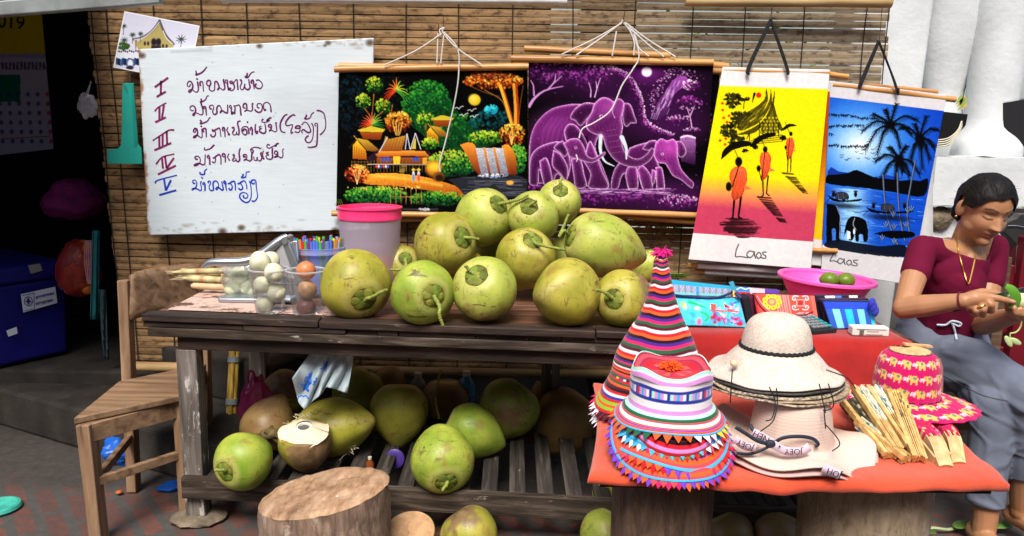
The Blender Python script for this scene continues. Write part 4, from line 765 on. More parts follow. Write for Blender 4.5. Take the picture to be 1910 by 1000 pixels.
for y, x0, x1 in ((85, 70, 150), (105, 60, 210), (130, 70, 150), (150, 90, 130), (190, 100, 220), (215, 100, 200), (240, 90, 210), (262, 40, 150), (290, 40, 140), (310, 60, 140), (330, 100, 180), (350, 90, 130)): zd(int((x1 - x0) * .55), (x0 + x1) / 2, y, (x1 - x0) / 2, 10, [K, (50, 52, 14)], 1.3, .8, asp=2.2)
for p in ([(120, 215), (200, 175), (262, 135), (292, 100), (300, 46), (310, 112), (272, 186), (215, 225), (150, 250)], [(130, 262), (215, 230), (285, 170), (318, 110), (326, 50), (332, 118), (300, 190), (250, 245), (160, 285)], [(120, 310), (220, 270), (290, 215), (330, 130), (348, 58), (346, 120), (330, 180), (285, 250), (225, 300)], [(328, 130), (346, 140), (362, 200), (392, 268), (376, 280), (350, 226)]): a.poly(Z(p), (46, 42, 8), .86, n=50)
for i in range(40): x = 150 + 150 * rs.rand(); y = 300 - (x - 130) * .95 + rs.randn() * 26; a.stroke(Z([(x, y), (x + 24, y - 22)]), 1, (206, 190, 24), al=.45)
a.poly(Z([(266, 300), (278, 235), (318, 190), (335, 160), (358, 225), (376, 300)]), (60, 54, 10), .75, n=None)
for i in range(5):
    for j in range(5): a.ell(*Z([(278 + i * 20 + (j % 2) * 8, 212 + j * 20)])[0], 1.9, 1.6, (224, 208, 30), 0, .4, .8)
for x in (262, 282, 312, 342, 372): a.stroke(Z([(x, 235), (x - 1, 316)]), 1.7, K)
[a.stroke(Z([(195 + 10 * i, 362 - 10 * i), (392, 344 - 12 * i)]), 1.4, K, al=.8) for i in range(4)]; a.stroke(Z([(190, 330), (206, 300), (206, 345)]), 1.6, K); a.stroke(Z([(234, 76), (228, 100), (222, 125)]), 5, K, 1); a.stroke(Z([(178, 110), (172, 160)]), 1.6, K); zd(60, 395, 325, 18, 14, [K], 1.2, .8); zd(24, 180, 398, 18, 8, [K], 1.2, .8); zd(40, 240, 378, 14, 10, [K], 1.2, .8)
a.ell(*Z([(258, 84)])[0], 5, 5, (226, 34, 20), soft=.15)
for x, y in ((53, 130), (54, 168), (90, 200), (78, 236), (60, 212), (72, 330), (40, 340), (68, 362)): a.ell(*Z([(x, y)])[0], 2.6, 2.5, (228, 44, 24), soft=.2)
for p in ([(42, 452), (58, 395), (110, 352), (190, 340), (222, 366), (168, 378), (110, 396), (70, 430)], [(205, 378), (240, 326), (300, 298), (352, 298), (346, 316), (286, 334), (235, 372)], [(380, 288), (408, 256), (440, 244), (474, 256), (434, 264), (404, 282)]): a.poly(Z(p), K, n=40)
for p in ([(122, 390), (142, 442)], [(278, 340), (292, 378)], [(418, 262), (432, 296)], [(408, 238), (414, 252)]): a.stroke(Z(p), 1.1, K)
RB, RD = (238, 88, 44), (196, 44, 26)
def monk(head, robe, tail, legs, bag, lw):
    for l in legs: a.stroke(Z(l), lw, K, lw * .75)
    a.glow(Z(robe), RB, RD, 1.6, 40); a.poly(Z(tail), (240, 110, 70)); a.ell(*Z([head[:2]])[0], head[2] / 3.03, head[3] / 3.03, K, soft=.12)
    x0, y0 = robe[1]; x1, y1 = robe[-3]; a.stroke(Z([(x0 - lw, y0), (x1, y1), bag[:2]]), lw * .5, K); a.ell(*Z([bag[:2]])[0], bag[2] / 3.03, bag[3] / 3.03, K, soft=.15)
    [a.stroke(Z([(x0 - head[2] * .6 + i * head[2] * .55, y0 + head[3] * 1.2), (x0 - head[2] + i * head[2] * .6, y0 + head[3] * 4.2)]), lw * .3, (170, 30, 20), al=.5) for i in range(4)]
monk((145, 460, 20, 27), [(118, 492), (150, 484), (184, 500), (193, 550), (182, 600), (165, 652), (120, 678), (104, 650), (110, 600), (91, 552), (100, 512)], [(180, 590), (222, 616), (174, 618)], [[(120, 672), (112, 772)], [(158, 655), (144, 772)]], (89, 600, 17, 26), 4.4)
monk((295, 390, 13, 18), [(272, 410), (296, 404), (314, 408), (329, 442), (322, 495), (302, 548), (274, 567), (272, 500), (262, 450)], [(322, 494), (354, 510), (318, 517)], [[(281, 560), (284, 648)], [(311, 540), (302, 640)]], (258, 498, 12, 18), 3)
monk((440, 302, 9.5, 13), [(419, 330), (436, 324), (448, 324), (460, 352), (456, 392), (440, 436), (420, 450), (418, 400), (412, 360)], [(455, 390), (472, 398), (448, 404)], [[(424, 446), (421, 518)], [(441, 432), (438, 516)]], (411, 379, 7.5, 12), 2.3)
for _ in range(46): y = 776 + 112 * rs.rand(); w_ = 85 * math.sin(math.pi * min(.98, (y - 768) / 124)) + 12; x = 155 + rs.randn() * 14 + (y - 830) * .25; a.stroke(Z([(x - w_, y), (x, y + 3), (x + w_, y + 1)]), 2.2, (44, 14, 20), 1, al=.8)
for _ in range(44): t = rs.rand(); x, y = 285 + 115 * t, 655 + 150 * t; w_ = 40 * (1 - .5 * t); a.stroke(Z([(x - w_, y - 3), (x + w_, y + 4)]), 2, (44, 16, 16), 1, al=.8)
for _ in range(34): t = rs.rand(); x, y = 420 + 105 * t, 522 + 118 * t; w_ = 32 * (1 - .55 * t); a.stroke(Z([(x - w_, y - 2), (x + w_, y + 3)]), 1.7, (56, 42, 10), 1, al=.8)
a.stroke(Z([(285, 648), (270, 660)]), 2.4, K); a.stroke(Z([(302, 640), (318, 652)]), 2.4, K); a.stroke(Z([(112, 772), (104, 780)]), 3, K); a.stroke(Z([(144, 770), (160, 780)]), 3, K)
ZL = T((1270, 20), 1.923)
LAOS = ([(207, 838), (199, 858), (196, 882), (212, 882), (240, 886)], [(262, 866), (246, 862), (236, 876), (248, 886), (260, 876), (263, 864), (264, 876), (268, 888)], [(278, 868), (270, 878), (278, 889), (288, 880), (284, 869), (276, 868)], [(306, 866), (294, 867), (296, 875), (305, 880), (302, 888), (286, 886)])
for s_ in LAOS: a.stroke(ZL(s_), 2.0, (40, 40, 44), n=24)
a.obj('canvas', m_vc, t3, wavy(YY, .006, 22, 2), .0012)
def stub(par, p0, p1, Y, r): rod(par, p0, p1, Y, r)
b = MB(); p, q = at(1349, 131, Y=YY + .008), at(1547, 136, Y=YY + .008); b.tube([p, q], .009, 10); b.build('rod', m_rod, t3)
rod(t3, (1288, 478), (1512, 497), YY + .024, .010)
cord(t3, [[(1396, 140), (1396, 124), (1437, 36)], [(1396, 140), (1400, 122), (1439, 38)], [(1470, 140), (1468, 124), (1438, 36)], [(1470, 140), (1465, 120), (1437, 38)]], YY - .01, .0042, m_black_string)
b = MB(); b.tube([at(1441, 8, Y=2.91), at(1437, 38, Y=YY - .01)], .0012, 6); b.build('hook', m_nail, t3)
t3b = thing('monk_hanging', at(1440, 310, Y=YY + .03), 'hanging behind the yellow monk picture, an orange strip and white hem showing', 'painting', 'painted cloth hangings')
a = Art([(1420, 134), (1554, 152), (1534, 497), (1400, 480)], 1.6, (214, 212, 212), 3); vv = a.v; m_ = ((vv > .06) & (vv < .86))[..., None] * 1.0
tq_ = np.clip((vv - .3) / .4, 0, 1)[..., None]; col = (np.array((176, 70, 20)) * (1 - tq_) + np.array((240, 190, 20)) * tq_) / 255.; a.a = a.a * (1 - m_) + col * m_; a.put(np.s_[:, :], ((a.u > .975) & (vv > .55) & (vv < .86)) * 1.0, (150, 40, 80)); a.obj('canvas', m_vc, t3b, wavy(YY + .03, .005, 22, 2), .0012)
rod(t3b, (1500, 134), (1581, 143), YY + .03, .010); rod(t3b, (1502, 466), (1561, 468), YY + .02, .009)
for i, (p0, p1, rr_) in enumerate((((1283, 495), (1500, 508), .0095), ((1296, 506), (1500, 517), .010))):
    sr = thing('cloth_scroll', at(1390, p0[1] + 8, Y=YY + .035 + .02 * i), ['white cloth scroll with a bamboo end just under the monk picture', 'lower white cloth scroll showing below the monk picture near the pink basin'][i], 'scroll', 'rolled hangings under the monk picture')
    b = MB(); b.tube([at(*p0, Y=YY + .035 + .02 * i) + V((.035, 0, 0)), at(*p1, Y=YY + .035 + .02 * i)], rr_ + .003, 12); b.build('cloth', plain('white_canvas', (.62, .62, .63, 1), .9), sr); rod(sr, p0, (p0[0] + 40, p0[1] + 2), YY + .035 + .02 * i, rr_)
# --- 4 blue river
UY = 2.76
t4 = thing('river_hanging', at(1640, 330, Y=UY), 'blue cloth hanging of palms, boats and dark elephants by a moonlit river', 'painting', 'painted cloth hangings')
a = Art([(1549, 151), (1766, 177), (1698, 532), (1532, 504)], 1.05, (206, 204, 208), 19); Z = T((1530, 160), 2.942)
X, Y_ = a.X, a.Y; gx, gy = Z([(215, 330)])[0]; d = np.hypot((X - gx) * .9, (Y_ - gy)); g_ = np.exp(-(d / 46) ** 1.6)[..., None]; g2 = np.exp(-(d / 100) ** 2)[..., None]
col = np.array((8, 52, 176)) * (1 - g2) + np.array((40, 140, 236)) * g2; col = col * (1 - g_) + np.array((226, 240, 250)) * g_
yw = Z([(0, 555)])[0][1] + (X - 1549) * .10; wat = (Y_ > yw)[..., None] * 1.0; gl = np.exp(-((X - Z([(170, 0)])[0][0] - (Y_ - yw) * .0) / 30) ** 2)[..., None]
wc = np.array((12, 70, 190)) * (1 - gl) + np.array((150, 206, 250)) * gl; col = col * (1 - wat) + wc * wat
vv = a.v; m_ = ((vv > .083) & (vv < .865))[..., None] * 1.0; a.a = a.a * (1 - m_) + col / 255. * m_ * (1 + .03 * rs.randn(*X.shape)[..., None])
B = (2, 3, 6)
for _ in range(150):
    x = 45 + 500 * rs.rand(); y = 560 + 330 * rs.rand(); a.stroke(Z([(x, y), (x + 20 + 60 * rs.rand(), y + 3 + 4 * rs.rand())]), .9, [(150, 206, 250), (30, 110, 226), (6, 36, 120), (6, 30, 90)][rs.randint(4)], al=.6)
a.poly(Z([(40, 470), (60, 445), (100, 470), (160, 480), (40, 490)]), (16, 50, 150)); a.poly(Z([(300, 500), (370, 490), (440, 505), (470, 500), (420, 520)]), (16, 60, 170))
a.poly(Z([(38, 488), (90, 486), (150, 478), (195, 462), (250, 482), (300, 502), (380, 512), (440, 520), (500, 516), (545, 522), (592, 512), (566, 606), (420, 588), (240, 562), (36, 536)]), B, n=60)
def frond(c, e, w_=4.4):
    mx, my = (c[0] + e[0]) / 2, (c[1] + e[1]) / 2; L = math.hypot(e[0] - c[0], e[1] - c[1]); k = .22 * L if e[1] > c[1] - 60 else .06 * L
    pts = bez([(c[0], c[1], 0), (mx, my - k, 0), (e[0], e[1], 0)], 16); a.stroke(Z([(p.x, p.y) for p in pts]), w_, B, 1.4)
    dx, dy = (e[0] - c[0]) / L, (e[1] - c[1]) / L
    for p in pts[2:]:
        for s_ in (-1, 1):
            l = 22 + 12 * rs.rand(); a.stroke(Z([(p.x, p.y), (p.x + dx * l * .6 + s_ * dy * l * .55, p.y + dy * l * .6 - s_ * dx * l * .55 + 9)]), 2.0, B, .6, al=.9)
for c, es in (((385, 215), [(418, 100), (290, 155), (232, 245), (250, 345), (312, 372), (532, 186), (500, 262), (440, 340), (360, 130)]), ((545, 290), [(582, 168), (440, 232), (645, 240), (625, 335), (498, 400), (560, 450), (600, 400), (520, 210)]), ((430, 402), [(472, 330), (308, 408), (342, 496), (415, 512), (490, 490), (545, 480), (380, 335), (455, 470)])):
    for e in es: frond(c, e)
    a.ell(*Z([c])[0], 9, 8, B)
for p in ([(346, 490), (352, 590), (372, 730), (432, 886)], [(424, 478), (428, 600), (440, 730), (466, 850)], [(524, 410), (498, 540), (478, 680), (490, 800)]): a.stroke(Z(p), 3.4, (28, 34, 50), n=14); a.stroke(Z([(x - 2, y) for x, y in p]), 1.5, (150, 166, 190), n=14, al=.7)
for x0, x1, y in ((50, 320, 155), (50, 240, 222), (50, 260, 325), (50, 70, 260)):
    x = x0
    while x < x1:
        for _ in range(4): an = .6 + 1.9 * rs.rand(); a.stroke(Z([(x, y), (x + 22 * math.cos(an), y + 24 * math.sin(an) - 8)]), 1.5, B, .5)
        x += 13; y += rs.randn() * 3
for _ in range(16): x, y = 110 + 210 * rs.rand(), 350 + 70 * rs.rand(); a.stroke(Z([(x - 9, y - 3), (x, y + 2), (x + 9, y - 4)]), .9, B)
def boat(x, y, L, can):
    a.poly(Z([(x, y), (x + L * .2, y + 20), (x + L * .55, y + 30), (x + L, y + 22), (x + L * .85, y + 38), (x + L * .2, y + 36)]), B, n=30); cx = x + L * can; a.poly(Z([(cx - 36, y + 24), (cx - 32, y - 12), (cx + 26, y - 12), (cx + 36, y + 26)]), (24, 28, 40), n=24)
    [a.stroke(Z([(cx - 28 + i * 9, y + 22), (cx - 24 + i * 9, y - 10)]), .7, (150, 160, 180), al=.6) for i in range(7)]
    for px in (x + L * .18, x + L * .82): a.ell(*Z([(px, y - 2)])[0], 3, 5, B); a.ell(*Z([(px, y - 18)])[0], 4, 1.8, (40, 44, 56))
    a.stroke(Z([(x - 10, y + 50), (x + L * .25, y - 20)]), .9, B); zx = Z([(x + L * .5, y + 62)])[0]; a.ell(*zx, L * .13, 5, B, .08, .6, .7)
boat(38, 598, 190, .42); boat(245, 662, 265, .47); a.stroke(Z([(192, 698), (300, 680)]), 1, B)
a.poly(Z([(36, 645), (85, 660), (110, 715), (108, 850), (86, 852), (84, 790), (64, 790), (64, 850), (34, 850)]), B, n=40); a.stroke(Z([(90, 662), (110, 715), (106, 840)]), .9, (170, 190, 220))
a.poly(Z([(128, 832), (140, 760), (162, 722), (192, 716), (244, 736), (262, 790), (258, 852), (238, 854), (232, 818), (214, 818), (212, 852), (194, 852), (190, 818), (178, 846), (156, 846), (158, 806), (146, 796)]), B, n=70); a.stroke(Z([(190, 726), (180, 760), (196, 790)]), 1, (180, 200, 226), n=8); a.poly(Z([(150, 800), (164, 800), (166, 840), (148, 842)]), (226, 236, 248)); a.ell(*Z([(186, 800)])[0], 2, 6, (220, 232, 246))
a.poly(Z([(34, 852), (120, 846), (220, 866), (330, 880), (420, 872), (470, 880), (450, 940), (200, 918), (32, 886)]), (7, 12, 24), .93, n=50); a.poly(Z([(292, 812), (370, 796), (500, 800), (512, 830), (400, 838)]), B, n=30)
for x, y in ((340, 850), (360, 780), (405, 870), (405, 790), (470, 780), (480, 700), (500, 690), (400, 720)): [a.stroke(Z([(x, y), (x + k * 6, y - 34 + abs(k) * 4)]), .9, (16, 24, 40) if k % 2 else (140, 160, 190)) for k in (-3, -2, -1, 0, 1, 2, 3)]
for s_ in ([(549, 868), (541, 884), (535, 898), (548, 897), (564, 903)], [(582, 893), (570, 889), (562, 900), (572, 908), (584, 898), (586, 890), (586, 904), (590, 910)], [(603, 895), (594, 903), (602, 913), (612, 905), (608, 896), (601, 895)], [(634, 895), (620, 896), (622, 903), (632, 908), (629, 915), (612, 912)]): a.stroke(ZL(s_), 1.8, (40, 40, 44), n=24)
a.obj('canvas', m_vc, t4, wavy(UY, .005, 20, .5), .0012)
rod(t4, (1552, 158), (1782, 186), UY + .007, .0105); rod(t4, (1530, 498), (1700, 524), UY + .022, .009)
cord(t4, [[(1602, 166), (1606, 150), (1638, 76)], [(1604, 165), (1612, 146), (1640, 78)], [(1675, 176), (1668, 150), (1638, 76)], [(1675, 176), (1660, 130), (1640, 78)], [(1670, 168), (1676, 166), (1675, 178)]], UY - .01, .0036, m_black_string)
b = MB(); b.tube([at(1646, 6, Y=2.86), at(1640, 80, Y=UY - .01)], .0012, 6); b.build('hook', m_nail, t4)
t4b = thing('river_hanging', at(1700, 330, Y=UY + .03), 'hanging behind the blue river picture, its rod and hem showing at the right', 'painting', 'painted cloth hangings')
MB().grid(lambda u, v: at(1600 + 140 * u, (168 + 17 * u) * (1 - v) + (510 + 22 * u) * v, Y=UY + .03), 6, 6).build('canvas', plain('off_white_canvas', (.6, .6, .6, 1), .9), t4b, solid=.001); rod(t4b, (1600, 158), (1748, 172), UY + .03, .009)
# ---------------------------------------------------------------- green coconuts
def mat_husk():
    m, nt, N, L, b = newmat('coconut_husk'); a = nod(N, 'ShaderNodeAttribute', attribute_name='Col')
    v = coords(N, L, 'Object', (1, 1, 1), rnd=True); n = ntex(N, L, v, 14, 6, .6); c = mix(N, L, 1, a.outputs[0], ramp(N, L, n, [(.3, g3(.82)), (.7, g3(1.12))]), 'MULTIPLY')
    v2 = coords(N, L, 'Object', (1, 1, .28), (.6, .4, .2), rnd=True); n2 = ntex(N, L, v2, 62, 4, .62, 1.2)
    v3 = coords(N, L, 'Object', (.22, 1, 1), (.2, .5, .9), rnd=True); n3 = ntex(N, L, v3, 48, 5, .7, .8)
    n4 = ntex(N, L, v, 130, 2, .5)
    lo = ntex(N, L, v, 9, 3, .6); pm_ = lambda f, st: mix(N, L, 1, ramp(N, L, f, st), ramp(N, L, lo, [(.46, g3(.05)), (.60, g3(1))]), 'MULTIPLY')
    c = mix(N, L, pm_(n2, [(.56, g3(0)), (.64, g3(.75))]), c, (.15, .095, .03, 1)); c = mix(N, L, pm_(n3, [(.58, g3(0)), (.62, g3(.9))]), c, (.085, .05, .02, 1)); c = mix(N, L, ramp(N, L, n4, [(.62, g3(0)), (.70, g3(.55))]), c, (.17, .13, .04, 1))
    L.new(c, b.inputs['Base Color']); b.inputs['Roughness'].default_value = .42; b.inputs['Specular IOR Level'].default_value = .35; bumpn(N, L, b, ntex(N, L, v, 30, 6, .6), .22, .003); return m
m_husk = mat_husk()
m_calyx = plain('coconut_calyx', None, .65, .4, 60, .5, 140, vcol=True, dist=.002, spec=.15)
m_stalk = plain('coconut_stalk', (.24, .28, .05, 1), .65, .4, 50, .3, 120)
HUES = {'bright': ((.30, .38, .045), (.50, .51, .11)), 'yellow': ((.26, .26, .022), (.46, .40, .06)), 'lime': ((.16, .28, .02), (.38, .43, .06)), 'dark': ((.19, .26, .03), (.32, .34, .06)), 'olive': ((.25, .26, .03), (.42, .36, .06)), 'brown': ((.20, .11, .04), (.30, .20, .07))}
def place(px, py, b, rest=None, Y=None):
    if Y is not None: return at(px, py, Y=Y)
    z = rest + .08
    for _ in range(4): c = at(px, py, Z=z); z = rest + b * depth(c) / F * .93
    return at(px, py, Z=z)
def axisdir(px, py, cx, cy, a, sgn=1):
    dx, dy = (cx - px) / a, (py - cy) / a; w2 = 1 - dx * dx - dy * dy
    return (RIGHT * dx + UP * dy - VIEW * (sgn * math.sqrt(max(.0, w2)))).normalized()
CSEED = [0]
def coconut(px, py, b, a, cx, cy, hue, label, rest=None, Y=None, sgn=1, stalk=(), group=None, brown=0, brownd=(0, 0, -1), lobes=.03, calyx=True, cut=None, name='green_coconut'):
    b *= 1.06; a *= 1.06; CSEED[0] += 1; sd = CSEED[0]; C = place(px, py, b, rest, Y); k = depth(C) / F; ax = axisdir(px, py, cx, cy, a, sgn)
    R = frame_from(ax, RIGHT if abs(ax.dot(RIGHT)) < .8 else UP); B, A = b * k, a * k
    t = thing(name, C - V((0, 0, B)), label, 'coconut', group); c1, c2 = (np.array(q) for q in HUES[hue]); off = V((sd * 3.7, sd * 1.3, 0)); bd = V(brownd).normalized()
    def surf(p):
        z = p.z; ph = math.atan2(p.y, p.x); s = 1 + .17 * z - .22 * max(0, -z) ** 2 + (lobes + .015) * math.cos(3 * ph + sd) * (.35 - .65 * z) * math.sqrt(max(0, 1 - z * z)) + .03 * noise.noise(p * 1.6 + off)
        zz = z * (1 - .10 * max(0, z) ** 4 * (1 - min(1, math.hypot(p.x, p.y) * 2.2))) - (.05 * max(0, -z) ** 8)
        return V((p.x * s, p.y * s, zz))
    def colr(p):
        n1 = noise.noise(p * 1.5 + off); n2 = noise.noise(p * 4.5 + off * 2); f = min(1, max(0, .45 + .75 * n1 + .2 * n2)); c = c1 * (1 - f) + c2 * f
        w = min(1, max(0, (noise.noise(p * 2.6 + off * 3) + .45 * noise.noise(p * 9 + off) - .30) * 3.4)) * .62; c = c * (1 - w) + np.array((.26, .15, .04)) * w
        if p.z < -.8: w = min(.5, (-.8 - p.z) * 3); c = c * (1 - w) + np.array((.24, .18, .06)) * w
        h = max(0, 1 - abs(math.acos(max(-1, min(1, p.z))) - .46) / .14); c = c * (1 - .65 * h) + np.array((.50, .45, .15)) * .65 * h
        if brown:
            wv = R @ p; q = min(1, max(0, (wv.dot(bd) - (1 - brown) + .28 * n2 + .2 * n1) * 6)); c = c * (1 - q) + np.array((.25, .155, .075)) * (.8 + .5 * n2) * q
        return tuple(np.clip(c, .01, 1)) + (1,)
    nu, nv = 60, 36; m = MB()
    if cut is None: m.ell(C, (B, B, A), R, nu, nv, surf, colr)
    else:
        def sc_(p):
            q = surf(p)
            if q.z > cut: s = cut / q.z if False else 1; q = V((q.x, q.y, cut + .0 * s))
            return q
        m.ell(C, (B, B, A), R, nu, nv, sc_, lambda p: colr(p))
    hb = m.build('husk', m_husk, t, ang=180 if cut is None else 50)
    if calyx and cut is None:
        q = MB(); r0 = random.Random(sd); top = lambda rr, ph, h=0: C + R @ (V((B * math.sin(rr) * math.cos(ph), B * math.sin(rr) * math.sin(ph), A * (math.cos(rr) * (1 - .10 * (1 - min(1, math.sin(rr) * 2.2)))) + h * B)))
        rim, inn = [], []; nn = 40
        for i in range(nn):
            ph = 2 * math.pi * i / nn; w_ = .40 + .03 * math.cos(6 * ph + sd) + .02 * noise.noise(V((i * .5, sd, 0)))
            rim.append(top(w_, ph, .012)); inn.append(top(w_ - .11, ph, .02))
        q.add(rim + inn + [top(0, 0, -.01)], [(i, (i + 1) % nn, nn + (i + 1) % nn, nn + i) for i in range(nn)] + [(nn + i, nn + (i + 1) % nn, 2 * nn) for i in range(nn)], [(.17, .10, .03, 1)] * nn + [(.09, .085, .02, 1)] * nn + [(.05, .04, .015, 1)])
        for ring, rr, cnt, sz in ((0, .235, 6, .155), (1, .115, 3, .135)):
            for i in range(cnt):
                ph = 2 * math.pi * (i + .5 * ring) / cnt + sd + r0.uniform(-.15, .15); o_ = top(rr, ph, .015 + .03 * ring); nrm = (R @ V((math.sin(rr) * math.cos(ph), math.sin(rr) * math.sin(ph), math.cos(rr)))).normalized(); s = sz * r0.uniform(.85, 1.12) * B
                g_ = r0.uniform(.75, 1.2)
                q.ell(o_, (s, s * .9, s * .26), frame_from(nrm, RIGHT), 14, 9, lambda p: p * (1 + .12 * noise.noise(p * 2 + off)), lambda p, g_=g_: tuple(np.array(((.15, .23, .03), (.22, .25, .04), (.11, .15, .02))[int(g_ * 40) % 3]) * g_ * (1 - .65 * min(1, math.hypot(p.x, p.y)) ** 5) + np.array((.11, .055, .02)) * .9 * min(1, math.hypot(p.x, p.y)) ** 5) + (1,))
        q.build('calyx', m_calyx, t, ang=180)
    if stalk:
        b0 = C + R @ V((0, 0, A * .95)) if calyx else C + R @ V((0, 0, A * .97)); pts = [b0]
        for i, (x, y, f) in enumerate(stalk): pts.append(at(x, y, D=(b0 - CAM).dot(VIEW) / VIEW.dot(ray(x, y)) - f))
        q = MB(); P = bez(pts, 10 * len(pts)); n = len(P); q.tube([p + V((noise.noise(p * 90), 0, noise.noise(p * 90 + V((5, 5, 5))))) * .0025 for p in P], [.0058 * (1 - .30 * i / n) * (1 + .16 * math.sin(i * 1.9)) for i in range(n)], 9)
        q.ell(P[-1], .0045, None, 10, 6); q.build('stalk', m_stalk, t)
    return t, C, R, B, A
GT = 'green coconuts heaped on the table'; SF = SZ + .012
N_ = coconut
N_(661, 526, 61, 68, 691, 559, 'yellow', 'big yellow green coconut standing beside the cup of brown fruit, stalk scar facing front', TZ, stalk=((712, 545, .03), (721, 541, .03)), group=GT)
N_(785, 545, 56, 58, 816, 551, 'lime', 'bright green coconut in the front row, stalk hanging over the table edge', TZ, stalk=((820, 572, .04), (820, 588, .05), (826, 606, .045)), group=GT)
N_(907, 543, 57, 60, 889, 511, 'bright', 'pale green coconut with a brown patch at its base, middle of front row', TZ, stalk=((872, 500, .0), (868, 497, 0)), group=GT, brown=.33, brownd=(.45, -.1, -.95))
N_(1053, 547, 60, 62, 1100, 541, 'yellow', 'yellowish three sided coconut with its pointed end showing, right half of front row', TZ, sgn=-1, stalk=((1112, 541, -.03), (1139, 551, .03)), group=GT, lobes=.06, calyx=False)
N_(1166, 556, 50, 54, 1137, 556, 'yellow', 'coconut with a pinkish scarred flank just left of the tall pointed hat', TZ, stalk=((1128, 545, .02), (1114, 541, .03)), group=GT, brown=.3, brownd=(.8, -.4, .5))
N_(825, 456, 54, 60, 869, 444, 'yellow', 'freckled yellow green coconut resting on the second layer near the pink lidded bucket', Y=2.50, stalk=((880, 444, .01), (892, 446, .01)), group=GT)
N_(897, 411, 50, 63, 933, 383, 'bright', 'tall pale coconut leaning right on the upper left of the heap', Y=2.60, stalk=((952, 376, .03), (968, 372, .04), (984, 364, .04)), group=GT)
N_(997, 408, 44, 54, 985, 388, 'bright', 'pale coconut with its green cap facing front, upper middle of the heap', Y=2.56, stalk=((1000, 375, .03),), group=GT)
N_(1043, 381, 38, 46, 1043, 358, 'bright', 'topmost coconut of the heap, cap and short stalk upright before the elephant painting', Y=2.68, stalk=((1045, 343, .01), (1047, 332, .0)), group=GT)
N_(978, 487, 51, 61, 994, 447, 'yellow', 'brown scratched coconut in the middle of the heap with a long bent stalk', Y=2.46, stalk=((1000, 455, .02), (1018, 459, .04), (1052, 466, .04)), group=GT)
N_(1131, 460, 56, 78, 1063, 441, 'bright', 'largest smooth pale green coconut lying sideways on the right of the heap', Y=2.47, sgn=.6, stalk=((1052, 430, .03), (1044, 440, .03), (1060, 402, .02)), group=GT)
N_(748, 496, 34, 40, 762, 482, 'olive', 'half hidden dark coconut below the bucket behind the front row', TZ + .02, stalk=((755, 500, .03), (730, 503, .04)), group=GT)
N_(872, 502, 32, 36, 866, 490, 'olive', 'small dark coconut wedged behind the front row under the freckled one', Y=2.55, group=GT, stalk=((862, 492, .02),))
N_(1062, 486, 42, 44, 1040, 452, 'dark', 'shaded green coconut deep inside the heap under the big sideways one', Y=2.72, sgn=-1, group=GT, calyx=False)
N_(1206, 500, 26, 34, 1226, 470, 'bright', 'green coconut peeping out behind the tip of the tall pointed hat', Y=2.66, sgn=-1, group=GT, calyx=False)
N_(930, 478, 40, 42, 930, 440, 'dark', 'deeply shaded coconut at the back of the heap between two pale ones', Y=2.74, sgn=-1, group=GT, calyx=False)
GS = 'coconuts on the slatted shelf'
N_(459, 857, 50, 53, 435, 869, 'lime', 'round bright green coconut at the left end of the shelf with a small pale stalk', SF, stalk=((418, 877, .02), (402, 877, .03)), group=GS)
N_(626, 797, 52, 74, 560, 812, 'yellow', 'large yellow green coconut lying sideways on the shelf behind the opened one', SF, sgn=-.5, group=GS, calyx=False, lobes=.05)
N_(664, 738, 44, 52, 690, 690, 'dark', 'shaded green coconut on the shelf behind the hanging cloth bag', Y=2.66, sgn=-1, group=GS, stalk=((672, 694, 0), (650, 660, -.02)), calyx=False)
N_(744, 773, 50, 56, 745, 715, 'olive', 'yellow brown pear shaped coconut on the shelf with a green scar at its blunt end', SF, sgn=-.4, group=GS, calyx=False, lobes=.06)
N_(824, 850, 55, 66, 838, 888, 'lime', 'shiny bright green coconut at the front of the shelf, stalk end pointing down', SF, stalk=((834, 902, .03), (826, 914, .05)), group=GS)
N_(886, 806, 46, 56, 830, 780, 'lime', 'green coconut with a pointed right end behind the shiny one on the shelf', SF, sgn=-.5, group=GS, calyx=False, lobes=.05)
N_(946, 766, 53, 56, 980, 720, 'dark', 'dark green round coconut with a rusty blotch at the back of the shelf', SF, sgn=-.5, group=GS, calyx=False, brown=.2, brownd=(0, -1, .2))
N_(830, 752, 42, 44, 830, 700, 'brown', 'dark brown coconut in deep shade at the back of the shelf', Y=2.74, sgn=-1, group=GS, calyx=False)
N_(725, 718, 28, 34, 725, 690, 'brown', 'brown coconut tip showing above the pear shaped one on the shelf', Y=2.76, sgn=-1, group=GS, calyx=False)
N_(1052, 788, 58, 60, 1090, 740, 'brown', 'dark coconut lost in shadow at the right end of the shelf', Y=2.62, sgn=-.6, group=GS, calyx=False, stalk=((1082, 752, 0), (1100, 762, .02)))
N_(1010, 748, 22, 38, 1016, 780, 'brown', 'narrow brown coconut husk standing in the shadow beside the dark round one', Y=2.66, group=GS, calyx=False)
N_(528, 738, 42, 46, 560, 710, 'olive', 'tan coconut with a scuffed top behind the pink plastic bag', Y=2.62, sgn=-.6, group=GS, calyx=False, brown=.6, brownd=(0, -.5, 1))
GG = 'coconuts on the ground'
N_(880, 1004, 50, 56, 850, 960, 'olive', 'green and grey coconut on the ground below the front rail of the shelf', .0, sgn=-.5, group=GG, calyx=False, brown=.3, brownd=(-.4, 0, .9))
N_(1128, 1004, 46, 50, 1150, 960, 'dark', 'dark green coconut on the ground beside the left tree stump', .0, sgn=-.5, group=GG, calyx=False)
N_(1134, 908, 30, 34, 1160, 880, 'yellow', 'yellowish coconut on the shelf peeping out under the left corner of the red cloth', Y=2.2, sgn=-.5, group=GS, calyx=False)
N_(1360, 1002, 44, 46, 1340, 960, 'brown', 'chestnut brown coconut on the ground between the two stumps, nearest the left one', .0, sgn=-.5, group=GG, calyx=False)
